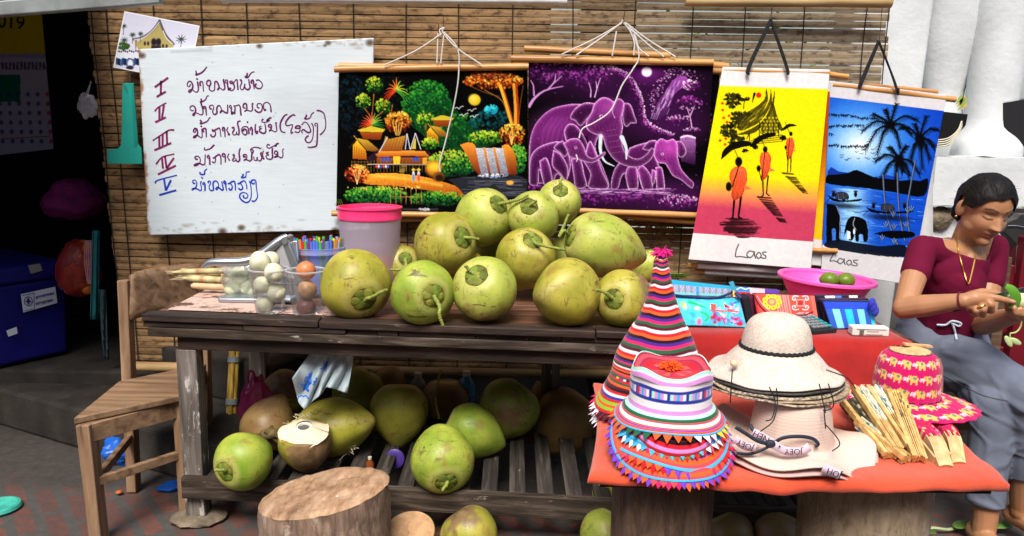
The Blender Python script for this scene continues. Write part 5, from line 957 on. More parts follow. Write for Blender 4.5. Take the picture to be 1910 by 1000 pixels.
N_(1446, 1000, 46, 50, 1470, 950, 'brown', 'dark brown coconut on the ground beside the right tree stump', .0, sgn=-.5, group=GG, calyx=False)
# cut and opened ones
m_flesh = plain('coconut_flesh', (.72, .62, .44, 1), .7, .16, 30, .3, 70); m_white_flesh = plain('white_coconut_meat', (.76, .73, .66, 1), .5, .08, 40, .1)
m_cut = plain('cut_husk', (.55, .33, .17, 1), .85, .4, 30, .7, 90, dist=.003); m_hole = plain('dark_hollow', (.10, .10, .09, 1), .3)
t, C, R, B, A = N_(570, 830, 45, 56, 572, 776, 'olive', 'opened young coconut with carved cream top and a white rimmed drinking hole', Y=2.22, group='cut coconuts', calyx=False, cut=.50, brown=.8, brownd=(.7, -.5, .0), name='opened_coconut')
q = MB(); rr = random.Random(4)
def carve(u, v):
    ph = 2 * math.pi * u; ir = .985 - .02 * math.cos(5 * ph) - .05 * max(0, math.sin(3 * ph + .6)); r = (.30 + (ir - .30) * v); z = .52 + .22 * (1 - v) ** 1.2 - .03 * (math.floor(u * 9) % 2) * v - (.20 * max(0, math.sin(2 * ph - 1.2)) * v ** 3)
    return C + R @ V((B * r * math.cos(ph), B * r * math.sin(ph), A * z))
q.grid(carve, 54, 8, flip=True); q.build('carved_top', m_flesh, t, ang=30)
q = MB(); q.lathe([(.33 * B, .66 * A), (.30 * B, .70 * A), (.235 * B, .705 * A), (.22 * B, .66 * A), (.21 * B, .56 * A)], 32, Matrix.Translation(C) @ R.to_4x4()); q.build('white_rim', m_white_flesh, t)
q = MB(); q.lathe([(.218 * B, .64 * A), (.1 * B, .632 * A), (.001, .63 * A)], 28, Matrix.Translation(C) @ R.to_4x4()); q.build('water', m_hole, t)
q = MB()
for i in range(26):
    ph = rr.uniform(1.6, 2.6); p = C + R @ V((B * 1.0 * math.cos(ph), B * math.sin(ph), A * .46)); d = V((rr.gauss(0, .5), rr.gauss(-.2, .4), rr.uniform(.2, 1))).normalized() * rr.uniform(.012, .03); q.tube([p, p + d * .5 + V((.003, 0, 0)), p + d], .0009, 5)
for i in range(34):
    p = at(645 + rr.uniform(-12, 14), 838 + rr.uniform(-10, 8), Y=2.33); d = V((rr.uniform(.2, 1) * rr.choice([1, 1, -1]), rr.gauss(-.2, .4), rr.gauss(.15, .35))).normalized() * rr.uniform(.015, .04); q.tube([p, p + d * .5 + V((0, 0, .003)), p + d], .0009, 5)
q.build('fibres', plain('pale_fibre', (.66, .60, .44, 1), .8), t)
t, C, R, B, A = N_(503, 790, 46, 52, 480, 838, 'brown', 'brown coconut with a flat tan slice cut off, left on the shelf', Y=2.40, group='cut coconuts', calyx=False, cut=.66, sgn=.55, brown=.3, brownd=(0, 0, 1), name='cut_coconut')
MB().lathe([(.001, .672 * A), (.3 * B, .675 * A), (.74 * B, .67 * A), (.77 * B, .655 * A)], 40, Matrix.Translation(C) @ R.to_4x4(), fn=lambda p, a_, j: V((p.x, p.y, p.z + .001 * noise.noise(p * 60)))).build('cut_face', plain('tan_cut_husk', (.50, .32, .16, 1), .8, .25, 30, .4, 80), t)
t, C, R, B, A = N_(765, 1004, 46, 44, 760, 966, 'yellow', 'coconut with a hacked orange brown top on the ground beside the chopping stump', Y=2.06, group='cut coconuts', calyx=False, cut=.35, name='cut_coconut')
MB().grid(lambda u, v: C + R @ V((B * .99 * v * math.cos(6.2832 * u), B * .99 * v * math.sin(6.2832 * u), A * (.36 + .14 * (1 - v ** 3) + .13 * noise.noise(V((math.cos(6.2832 * u) * v * 5, math.sin(6.2832 * u) * v * 5, 3))) * (1.1 - v)))), 40, 14, flip=True).build('hacked_top', m_cut, t, ang=180)
q = MB(); q.tube([at(488, 806, Y=2.33), at(500, 812, Y=2.30), at(518, 808, Y=2.27)], [.012, .02, .014], 10); q.tube([at(500, 800, Y=2.29), at(520, 822, Y=2.28)], [.018, .01], 10); props(q.build('husk_chip', plain('withered_husk', (.14, .10, .04, 1), .8, .5, 40, .4)), 'withered brown husk chip beside the opened coconut', 'husk')
# ---------------------------------------------------------------- chopping stump and the two support stumps
def mat_bark(name, c1, c2, c3, lich=0, stretch=.22):
    m, nt, N, L, b = newmat(name); v = coords(N, L, 'Object', (1, 1, stretch)); n = ntex(N, L, v, 48, 10, .74, .9); n2 = ntex(N, L, coords(N, L, 'Object', (1, 1, .6)), 22, 6, .7)
    c = ramp(N, L, n, [(.28, c1), (.5, c2), (.72, c3)])
    if lich: c = mix(N, L, ramp(N, L, n2, [(.58, g3(0)), (.66, g3(.8))]), c, lich)
    L.new(c, b.inputs['Base Color']); b.inputs['Roughness'].default_value = .85; bumpn(N, L, b, n, 1.0, .014); return m
def mat_end():
    m, nt, N, L, b = newmat('chopped_wood_top'); v = coords(N, L, 'Object', (1, .35, 1), (0, 0, .5)); n = ntex(N, L, v, 30, 9, .72); n2 = ntex(N, L, coords(N, L), 9, 6, .7); n3 = ntex(N, L, coords(N, L, 'Object', (.2, 1, 1), (0, 0, -.7)), 90, 4, .6)
    c = ramp(N, L, n, [(.3, (.13, .06, .03)), (.48, (.36, .21, .115)), (.7, (.55, .38, .25))]); c = mix(N, L, .7, c, ramp(N, L, n2, [(.3, g3(.5)), (.65, g3(1.2))]), 'MULTIPLY'); c = mix(N, L, ramp(N, L, n3, [(.66, g3(0)), (.7, g3(.8))]), c, (.66, .53, .40, 1))
    L.new(c, b.inputs['Base Color']); b.inputs['Roughness'].default_value = .8; bumpn(N, L, b, n, .7, .004); return m
cs = thing('chopping_stump', at(604, 918, Y=1.93), 'thick chopping stump with a scarred pale top in front of the table', 'tree stump')
Ct = at(604, 911, Y=1.93); zt_ = Ct.z; Rr = 119 * depth(Ct) / F; tilt = Matrix.Rotation(rad(-10), 3, 'Y') @ Matrix.Rotation(rad(-4), 3, 'X')
def stp(r, ph, z):
    w_ = 1 + .035 * math.cos(2 * ph + .6) + .03 * noise.noise(V((math.cos(ph) * 1.6, math.sin(ph) * 1.6, 3))); return V((r * w_ * math.cos(ph), r * w_ * math.sin(ph), z))
q = MB(); q.grid(lambda u, v: Ct + tilt @ (stp(Rr * v, 6.2832 * u, .005 * noise.noise(V((7 * v * math.cos(6.2832 * u), 7 * v * math.sin(6.2832 * u), 1))) - .010 * max(0, v - .9) * 10)), 64, 16, flip=True); q.build('top', mat_end(), cs, ang=180)
def side(u, v):
    ph = 6.2832 * u; p = stp(Rr * (1 + .02 * v + .03 * noise.noise(V((math.cos(ph) * 4, math.sin(ph) * 4, v * 5))) + .022 * noise.noise(V((math.cos(ph) * 13, math.sin(ph) * 13, v * 9)))), ph, 0); top = tilt @ (p + V((0, 0, -.010))); return Ct + V((top.x, top.y, top.z * (1 - v) - (zt_ + .01) * v))
q = MB(); q.grid(side, 72, 24, flip=True); q.build('bark', mat_bark('pale_stump_bark', (.05, .03, .02, 1), (.30, .195, .135, 1), (.48, .35, .26, 1), (.52, .42, .34, 1)), cs, ang=180)
ch_ = MB(); ch_.ell(at(632, 932, Z=at(632, 932, Y=1.86).z) + V((0, 0, .004)), (.012, .008, .006), None, 10, 6, lambda p: p * (1 + .4 * noise.noise(p * 3))); ch_.box(at(638, 930, Y=1.87) + V((0, 0, .004)), (.012, .003, .003)); props(ch_.build('coconut_chip', m_white_flesh), 'tiny white coconut chip lying on the chopping stump', 'chip')
LZ = .52
def stump(pxl, pxr, pyt, Yc, zt, label, m, taper=.96):
    cx = (pxl + pxr) / 2; c = at(cx, pyt, Y=Yc); k = depth(c) / F; r = (pxr - pxl) / 2 * k; t = thing('support_stump', (c.x, Yc, 0), label, 'tree stump', 'stumps carrying the red cloth stand'); q = MB()
    q.grid(lambda u, v: V((c.x, Yc, zt * (1 - v))) + stp(r * (1 - (1 - taper) * v + .025 * noise.noise(V((math.cos(6.2832 * u) * 3, math.sin(6.2832 * u) * 3, v * 3 + cx)))), 6.2832 * u, 0), 64, 24, flip=True); q.build('bark', m, t, ang=180)
    MB().grid(lambda u, v: V((c.x, Yc, zt)) + stp(r * v, 6.2832 * u, 0), 48, 4, flip=True).build('top', m_cut, t); return t
stump(1145, 1327, 900, 1.62, LZ - .035, 'dark brown tree stump under the left half of the red cloth stand', mat_bark('dark_stump_bark', (.03, .018, .012, 1), (.14, .08, .048, 1), (.26, .16, .10, 1), (.32, .19, .10, 1), .18))
stump(1502, 1727, 905, 1.66, LZ - .035, 'pale grey brown tree stump with lichen under the right half of the red cloth stand', mat_bark('pale_trunk_bark', (.12, .075, .045, 1), (.42, .31, .20, 1), (.50, .40, .28, 1), (.58, .54, .43, 1), .35))
# ---------------------------------------------------------------- things on the left part of the table
m_film = clear('cup_plastic', (.9, .92, .95, 1), .075, .06)
def cup(bx, by, label):
    c = at(bx, by, Z=TZ + .001); k = depth(c) / F; t = thing('plastic_cup', c, label, 'cup', 'clear plastic cups'); q = MB(); H = .128; r0, r1 = 25.5 * k, 35 * k
    pr = [(.001, .004), (r0 * .9, .004), (r0, .0), (r0 * 1.01, .004)]; pr += [(r0 + (r1 - r0) * z + (.0008 if int(z * 40) % 2 and z > .75 else 0), H * z) for z in [i / 24 for i in range(1, 24)]] + [(r1, H * .985)]
    q.lathe(pr, 40, Matrix.Translation(c)); q.build('wall', m_film, t, ang=180)
    q = MB(); q.lathe([(r1 - .001, H - .003), (r1 + .0025, H - .002), (r1 + .003, H + .001), (r1, H + .0025), (r1 - .002, H)], 40, Matrix.Translation(c)); q.build('rim', clear('cup_rim_plastic', (.9, .92, .97, 1), .5, .08), t); return c, k
def fruit(name, px, py, Y, rpx, col, label, group, cat, seed, sy=.95, m=None):
    c = at(px, py, Y=Y); r = rpx * depth(c) / F; q = MB(); off = V((seed * 2.3, seed, 0)); t = thing(name, c - V((0, 0, r)), label, cat, group)
    def cf(p):
        n = noise.noise(p * 2.2 + off); s = max(0, math.sin(5 * math.atan2(p.y, p.x + .2) + 4 * p.z + 2 * n) - .55) if name == 'peeled_lime' else max(0, n); return tuple(np.array(col[0]) * (1 - min(1, s * 1.3)) + np.array(col[1]) * min(1, s * 1.3)) + (1,)
    q.ell(c, (r, r, r * sy), Matrix.Rotation(seed, 3, 'X') @ Matrix.Rotation(seed * 1.7, 3, 'Y'), 28, 18, lambda p: p * (1 + .05 * noise.noise(p * 2 + off) + (.018 * abs(math.sin(9 * math.atan2(p.y, p.x))) if name == 'peeled_lime' else 0)), cf)
    q.build('flesh' if name == 'peeled_lime' else 'rind', m or plain('fruit_' + name, None, .42, .1, 60, .15, 150, vcol=True), t, ang=180); return t
m_pl = plain('peeled_fruit', None, .5, .08, 60, .2, 90, vcol=True); m_pf = plain('passion_fruit_rind', None, .38, .25, 80, .25, 200, vcol=True)
c, k = cup(504, 581, 'clear plastic cup heaped with peeled white fruit, at the front edge of the table'); yc = c.y
PW = ((.70, .68, .50), (.45, .55, .22))
for i, (x, y, r, dy) in enumerate(((485, 488, 20, -.01), (505, 486, 17, .03), (511, 509, 18.5, -.02), (489, 531, 16.5, -.012), (516, 546, 17.5, -.01), (493, 567, 16, 0.0))):
    fruit('peeled_lime', x, y, yc + dy, r, PW, ['peeled white fruit on top of the heaped cup at its left', 'peeled white fruit at the back of the cup top', 'peeled white fruit at the right rim of the heaped cup', 'peeled white fruit at mid height on the left in the cup', 'peeled white fruit with green streaks on the right in the cup', 'peeled white fruit at the very bottom of the heaped cup'][i], 'peeled fruit in the cup', 'fruit', i + 1, .93, m_pl)
c, k = cup(573, 584, 'clear plastic cup holding three round brown fruit'); yc = c.y
for i, (x, y, r, cc, l) in enumerate(((571, 505, 18, ((.60, .19, .07), (.52, .22, .09)), 'orange fruit on top in the cup of three'), (573, 541, 18.5, ((.42, .22, .10), (.50, .30, .17)), 'tan brown fruit in the middle of the cup of three'), (571, 573, 18, ((.16, .055, .04), (.30, .13, .08)), 'dark purple brown fruit at the bottom of the cup of three'))):
    fruit('passion_fruit', x, y, yc, r, cc, l, 'round fruit in the second cup', 'fruit', i + 11, .96, m_pf)
# bag of peeled fruit
c = at(452, 532, Y=2.42); c.z = max(c.z, TZ + .056); q = MB(); q.ell(c, (.062, .05, .056), None, 32, 20, lambda p: p * (1 + .16 * noise.noise(p * 2.2 + V((5, 0, 0)))) + V((0, 0, .10 * max(0, p.z) ** 3)))
q.tube([c + V((.03, .0, .04)), c + V((.05, .0, .062)), c + V((.075, .01, .07))], [.026, .012, .02], 12); q.tube([c + V((-.03, .0, .02)), c + V((-.055, .0, .036)), c + V((-.075, 0, .03))], [.02, .010, .004], 10)
bt = thing('fruit_bag', (c.x, c.y, TZ), 'knotted clear plastic bag of peeled pale green fruit beside the metal press', 'plastic bag'); q.build('film', clear('bag_film', (.9, .95, .92, 1), .2, .12), bt, ang=40)
for i, (dx, dy, dz) in enumerate(((-.026, -.012, -.022), (.026, -.008, -.024), (.0, .018, -.02), (-.004, -.006, .018))):
    p = c + V((dx, dy, dz)); q = MB(); tt = thing('peeled_lime', p - V((0, 0, .026)), ['pale green fruit at the lower left inside the plastic bag', 'pale green fruit at the lower right inside the plastic bag', 'pale green fruit at the back inside the plastic bag', 'pale green fruit on top inside the plastic bag'][i], 'fruit', 'peeled fruit in the bag')
    q.ell(p, .029, None, 24, 14, lambda p: p * (1 + .04 * noise.noise(p * 3)), lambda p, i=i: tuple(np.array((.62, .64, .42)) * (1 - .4 * max(0, math.sin(5 * math.atan2(p.y, p.z) + i)))) + (1,)); q.build('flesh', m_pl, tt, ang=180)
# sugar cane
m_cane = plain('peeled_sugar_cane', None, .5, .2, 60, .2, 90, vcol=True, stretch=(.3, 1, 1))
for i, (p0, p1, Y0, Y1, r) in enumerate((((306, 502), (412, 513), 2.62, 2.56, 5), ((322, 508), (448, 504), 2.55, 2.52, 5.5), ((342, 519), (436, 524), 2.50, 2.50, 6.5), ((352, 514), (440, 515), 2.58, 2.56, 5), ((357, 533), (432, 537), 2.46, 2.46, 6))):
    a_, b_ = at(*p0, Y=Y0), at(*p1, Y=Y1); zs = [TZ + .045, TZ + .04, TZ + .024, TZ + .03, TZ + .008][i]; 
    n = 18; pts = [a_.lerp(b_, j / n) for j in range(n + 1)]; k = depth(a_) / F; q = MB()
    rs_ = [r * k * (.25 + .75 * min(1, j / 3)) * (1 + (.16 if j in (7, 14) else 0)) for j in range(n + 1)]; cs_ = [((.42, .20, .10, 1) if j in (7, 14) else tuple(np.array((.62, .52, .26)) * (.85 + .2 * math.sin(j * 1.3 + i)) + np.array((.0, .03, .0)) * (j < 3)) + (1,)) for j in range(n + 1)]
    if i == 4: rs_ = [r * k * (.6 if j == 0 else 1) for j in range(n + 1)]; cs_ = [(.62, .42, .24, 1)] * (n + 1)
    q.tube(pts, rs_, 10, c=cs_); tg = thing('sugar_cane_stick', a_, ['topmost peeled sugar cane stick with a frayed tip on the far side', 'long peeled sugar cane stick under the press handle', 'thick middle peeled sugar cane stick pointing left', 'thin peeled sugar cane stick between two thicker ones', 'blunt tan stick lying lowest of the sugar cane, nearest the front'][i], 'sugar cane', 'peeled sugar cane sticks'); q.build('stem', m_cane, tg)
    if i < 4:
        q = MB()
        for j in range(3): d = V((-.03 - .012 * j, .004 * j, .004 - .006 * j)); q.add([a_ + V((.02, 0, .006)), a_ + V((.02, 0, -.006)), a_ + d], [(0, 1, 2)])
        q.build('sheath', plain('dry_sheath', (.55, .44, .26, 1), .8), tg, smooth=False, solid=.001)
# metal lever press
m_alu = plain('dull_aluminium', (.42, .46, .50, 1), .32, .15, 12, .1, 40, metal=.85)
pr = thing('fruit_press', at(480, 570, Z=TZ), 'grey aluminium hand press with a long curved lever and square hopper', 'fruit press')
PYB = at(478, 572, Z=TZ).y + .05
q = MB(); p0, p1 = at(411, 568, Y=PYB), at(548, 574, Y=PYB); q.box(((p0.x + p1.x) / 2, PYB + .02, TZ + .011), (p1.x - p0.x, .085, .016)); q.build('base', m_alu, pr, bevel=.007, seg=3)
q = MB(); u0, u1 = at(548, 574, Y=PYB + .03), at(541, 455, Y=PYB + .06); q.beam(u0, u1, .05, .012, up=(0, 1, 0)); q.beam(u0 + V((.012, 0, 0)), u1 + V((.014, 0, .01)), .02, .01, up=(0, 1, 0)); q.build('upright', m_alu, pr, bevel=.003)
q = MB(); Yh = PYB + .03; o_ = [at(x, y, Y=Yh) for x, y in ((497, 528), (506, 478), (524, 452), (536, 446), (560, 505), (570, 532))]; q.prism(o_, V((0, .055, 0))); q.build('hopper', m_alu, pr, bevel=.003)
q = MB(); q.prism([at(x, y, Y=Yh - .002) for x, y in ((504, 482), (527, 456), (549, 520), (510, 512))], V((0, .0015, 0))); q.build('hopper_face', plain('bright_aluminium', (.66, .68, .70, 1), .4, .1, 20, .1, metal=.6), pr, smooth=False)
q = MB(); L_ = bez([at(381, 497, Y=Yh - .03), at(392, 490, Y=Yh - .03), at(420, 489, Y=Yh - .03), at(460, 487, Y=Yh - .02), at(490, 473, Y=Yh - .01), at(520, 450, Y=Yh), at(536, 441, Y=Yh + .01)], 40); q.tube(L_, [.0085 + .006 * math.sin(math.pi * min(1, i / 44)) for i in range(41)], 12); q.build('lever', m_alu, pr)
q = MB(); pv = at(530, 449, Y=Yh - .008); q.tube([pv, pv + V((0, .07, 0))], .011, 14); q.build('pivot', m_alu, pr)
# tub of straws
tc = at(597, 546, Z=TZ + .001); k = depth(tc) / F; rim = at(597, 459, Y=tc.y).z; H = rim - TZ
tb_ = thing('straw_tub', tc, 'translucent lilac plastic tub full of coloured drinking straws', 'tub'); r1, r0 = 49 * k, 40 * k; MT = Matrix.Translation((tc.x, tc.y, TZ + .001))
def tubmat(nm, col, body=.5): return clear(nm, col, body, .12)
q = MB(); q.lathe([(.001, .003), (r0, .003)] + [(r0 + (r1 - r0) * z, H * z) for z in [i / 12 for i in range(1, 11)]] + [(r1, H * .86), (r1 + .001, H * .9)], 48, MT); q.build('wall', tubmat('lilac_tub', (.60, .64, .98, 1), .36), tb_, ang=180)
q = MB(); q.lathe([(r1 - .001, H * .88), (r1 + .006, H * .88), (r1 + .006, H * .915), (r1 + .002, H * .92), (r1 + .002, H * .985), (r1 + .005, H), (r1 - .001, H * 1.002), (r1 - .003, H * .97)], 48, MT); q.build('rim', tubmat('lilac_rim', (.58, .60, .95, 1), .55), tb_, ang=35)
SC = [('red', (.75, .03, .03, 1)), ('orange', (.85, .25, .02, 1)), ('yellow', (.85, .72, .05, 1)), ('green', (.06, .55, .10, 1)), ('blue', (.10, .22, .75, 1)), ('pale blue', (.30, .55, .85, 1)), ('purple', (.22, .05, .30, 1))]
sm = {n: plain('straw_' + n.replace(' ', '_'), c, .35, .05, 40, 0) for n, c in SC}; rr = random.Random(21)
for i in range(58):
    nm = SC[rr.randrange(7)][0]; ph = rr.uniform(0, 6.28); rd = (r1 - .012) * math.sqrt(rr.random()) if i > 26 else r1 - .010; ph = ph if i > 26 else 3.3 + 2.8 * i / 26
    p0 = V((tc.x + rd * .78 * math.cos(ph), tc.y + rd * .78 * math.sin(ph), TZ + .008)); p1 = V((tc.x + rd * math.cos(ph) + rr.uniform(-.004, .004), tc.y + rd * math.sin(ph), rim + rr.uniform(.018, .032)))
    q = MB(); q.tube([p0, p1], .0044, 8, cap=False); o = q.build('drinking_straw', sm[nm]); props(o, nm + ' drinking straw standing in the lilac tub', 'drinking straw', nm + ' straws in the tub')
# pink lidded bucket
bc = at(692, 541, Z=TZ + .001); k = depth(bc) / F; zt2, zl = at(692, 386, Y=bc.y).z, at(692, 412, Y=bc.y - .09).z; MT = Matrix.Translation((bc.x, bc.y, TZ + .001)); Hb = zt2 - TZ; Hl = zl - TZ
bk_ = thing('lidded_bucket', bc, 'tall translucent lilac plastic bucket with a bright pink lid', 'bucket'); rt, rb = 56.5 * k, 50 * k
q = MB(); q.lathe([(.001, .002), (rb, .002)] + [(rb + (rt - rb) * z, Hl * z) for z in [i / 14 for i in range(1, 15)]], 56, MT); q.build('wall', tubmat('lilac_bucket', (.84, .78, 1.0, 1), .50), bk_, ang=180)
m_pink = plain('pink_plastic', (.80, .035, .16, 1), .32, .05, 20, 0)
q = MB(); R_ = 58.5 * k; q.lathe([(R_ * .985, Hl - .004), (R_, Hl - .002), (R_, Hl + .004), (R_ - .001, Hl + .006), (R_ - .001, Hb - .006), (R_ + .002, Hb - .004), (R_ + .002, Hb), (R_ - .006, Hb + .001), (R_ - .008, Hb - .012), (.02, Hb - .013), (.001, Hb - .013)], 56, MT); q.build('lid', m_pink, bk_, ang=35)
q = MB(); q.prism([V((bc.x + x * R_, bc.y + y * R_, TZ + Hb - .0115)) for x, y in ((-.25, -.05), (-.05, -.45), (.82, .12), (.62, .5))], V((0, 0, .011))); q.build('flap', plain('pink_flap', (.86, .05, .2, 1), .35, .05, 20, 0), bk_, smooth=False, bevel=.002)
q = MB(); zc = at(700, 482, Y=bc.y - .08).z - TZ; q.lathe([(.001, .006), (rb - .006, .006), (rb - .003, zc), (.001, zc)], 40, MT); q.build('contents', plain('orange_juice', (.72, .20, .02, 1), .3, .05, 10, 0), bk_, ang=50)
# ---------------------------------------------------------------- red cloths
def mat_cloth(name, c, k=.25, bs=700):
    m, nt, N, L, b = newmat(name); v = coords(N, L); n = ntex(N, L, v, 9, 5, .6); n2 = ntex(N, L, v, bs, 2); n3 = ntex(N, L, coords(N, L, 'Object', (1, .35, .35)), 16, 3, .5)
    L.new(mix(N, L, 1, c, ramp(N, L, n, [(.3, g3(1 - k)), (.7, g3(1 + k * .5))]), 'MULTIPLY'), b.inputs['Base Color']); b.inputs['Roughness'].default_value = .85; b.inputs['Sheen Weight'].default_value = .25; b.inputs['Specular IOR Level'].default_value = .15
    ad = nod(N, 'ShaderNodeMath', operation='MULTIPLY_ADD'); L.new(n3, ad.inputs[0]); ad.inputs[1].default_value = 6; L.new(n2, ad.inputs[2]); bumpn(N, L, b, ad.outputs[0], .6, .003); return m
m_rc = mat_cloth('orange_red_cotton', (.66, .080, .032, 1)); m_rd = mat_cloth('deep_red_cotton', (.38, .015, .012, 1))
def FY_(x): p = TA + tex * ((x - TA.x) / tex.x); return p.y - .012
x0, x1 = .40, 1.135; UZ = TZ + .008
def upper(u, v):
    x = x0 + (x1 - x0) * u; f = FY_(x); dr = max(0, (u - .86) / .14); n = noise.noise(V((x * 7, v * 2, 3)))
    if v < .55: y = f + .58 * (1 - v / .55); z = UZ + .002 * n - .055 * dr ** 1.6
    else:
        w_ = (v - .55) / .45; y = f - .012 * math.sin(min(1, w_ * 4) * math.pi / 2) - .018 * w_ + .010 * n * w_; z = UZ - .006 - .15 * w_ - .05 * dr ** 1.6 * (1 - w_)
    if dr: y += .03 * dr * dr
    return V((x + .02 * dr * (v > .5), y, z))
props(MB().grid(upper, 70, 60, flip=True).build('table_cloth', m_rd, ang=180, solid=.003, soff=0), 'deep red cloth covering the right end of the table under the pouches', 'cloth')
FLc, FRc, BRc, BLc = at(1096, 884, Z=LZ), at(1884, 898, Z=LZ), V((1.09, 2.035, LZ)), at(1106, 712, Z=LZ)
FLc.z = FRc.z = BRc.z = BLc.z = LZ
bd = MB(); i_ = lambda p, q: p.lerp((FLc + FRc + BRc + BLc) / 4, .06)
bd.prism([i_(p, 0) - V((0, 0, .036)) for p in (FLc, FRc, BRc, BLc)], V((0, 0, .024)))
props(bd.build('display_board', m_dark, smooth=False), 'rough plank board under the orange red cloth, resting on two stumps', 'board')
def lower(u, v):
    s = 1.06; uu, vv = (u - .5) * s + .5, (v - .5) * s + .5; e = max(0, max(abs(u - .5), abs(v - .5)) - .44) / .06
    uc, vc = min(1, max(0, uu)), min(1, max(0, vv)); p = (FLc * (1 - uc) + FRc * uc) * (1 - vc) + (BLc * (1 - uc) + BRc * uc) * vc
    front = 1 - abs(v) ; bulge = .018 * math.sin(math.pi * u) if v < .1 else 0
    n = noise.noise(V((u * 6, v * 5, 2))); nn = noise.noise(V((u * 17, v * 13, 7)))
    corner = abs(u - .5) * abs(v - .5) * 4
    side = -.022 * math.sin(math.pi * v) if u < .1 else 0
    return V((p.x - side * (1 - u * 10 if u < .1 else 0) * .9, p.y - bulge * (1 - v * 10), p.z - .001 - .026 * e ** 2 * (1 - .3 * corner) + .004 * n + .0015 * nn + .0045 * max(0, 1 - 6 * abs(noise.noise(V((u * 3.1 + v * 2.2, v * 2.6 - u * 1.7, 4))))) + .006 * e * noise.noise(V((u * 14, v * 14, 1)))))
props(MB().grid(lower, 90, 70).build('stand_cloth', m_rc, ang=180, solid=.004, soff=-1), 'orange red cloth with pointed corners spread over the low stand carrying the hats', 'cloth')
# ---------------------------------------------------------------- hats
PAL = {'w': (232, 226, 230), 'm': (84, 14, 34), 'g': (28, 92, 62), 'k': (214, 34, 96), 'p': (70, 34, 130), 'b': (22, 12, 24), 'o': (240, 92, 40), 'r': (206, 24, 40), 't': (60, 170, 220), 'l': (130, 190, 40), 'c': (170, 228, 206), 'i': (214, 140, 208), 'u': (34, 52, 150), 'n': (150, 30, 70), 'y': (240, 200, 40), 'v': (110, 60, 180), 'd': (196, 70, 80)}
PL = {k: tuple(lin(np.array(v) / 255.)) + (1,) for k, v in PAL.items()}
m_tex = plain('striped_cotton', None, .85, .08, 60, .25, 500, vcol=True, sheen=.15, dist=.0008, spec=.15)
def fringe(path, rows, cols, L, parent, name='fringe', seed=1, w=.016):
    """rows of small folded cloth triangles round a brim"""
    q = MB(); rr = random.Random(seed); n = len(path); per = sum((path[(i + 1) % n] - path[i]).length for i in range(n)); cnt = int(per / w); cen = sum(path, V((0, 0, 0))) / n
    for r_ in range(rows):
        for i in range(cnt):
            f = (i + .5 * r_) / cnt * n; a = path[int(f) % n].lerp(path[(int(f) + 1) % n], f % 1); t_ = (path[(int(f) + 2) % n] - path[int(f) % n]).normalized(); out = (a - cen); out.z = 0; out.normalize()
            d = (out * rr.uniform(.75, 1) + V((0, 0, -.62 - .35 * r_ + rr.uniform(-.2, .2)))).normalized(); l = L * rr.uniform(.85, 1.1); h = w * .52
            a = a - V((0, 0, .002 * r_)) - out * .003; nrm = d.cross(t_).normalized() * .0022
            c = PL[cols[(int(i / 3.4) + 3 * r_) % len(cols)]]; b_ = len(q.v); q.add([a - t_ * h, a + t_ * h, a + d * l, a + nrm + d * l * .35], [(0, 1, 3), (1, 2, 3), (2, 0, 3), (0, 2, 1)], c)
    return q.build(name, m_tex, parent, smooth=False)
def hat_part(name, prof, cen, stripes, parent, n=72, rows=5, warp=None, band=None, m=None, solid=.002, tilt=None):
    """lathe in a striped cloth: stripes is a string of colour letters from the first to the last profile point"""
    P = bez([(r, z, 0) for r, z in prof], len(stripes) * rows); q = MB(); S_ = len(stripes); M = Matrix.Translation(cen) @ (tilt.to_4x4() if tilt else Matrix.Identity(4))
    def cf(a, j):
        k = min(S_ - 1, j * S_ // len(P)); ch = stripes[k]
        if ch == '#': return band(a, j)
        return PL[ch]
    pr = []
    for j, p in enumerate(P):
        pr.append((p.x, p.y))
    q.lathe(pr, n, M, fn=warp, c=cf); o = q.build(name, m or m_tex, parent, ang=180, solid=solid, soff=0); return o, [M @ (warp(V((pr[0][0] * math.cos(t), pr[0][0] * math.sin(t), pr[0][1])), t, 0) if warp else V((pr[0][0] * math.cos(t), pr[0][0] * math.sin(t), pr[0][1]))) for t in [6.2832 * i / n for i in range(n)]]
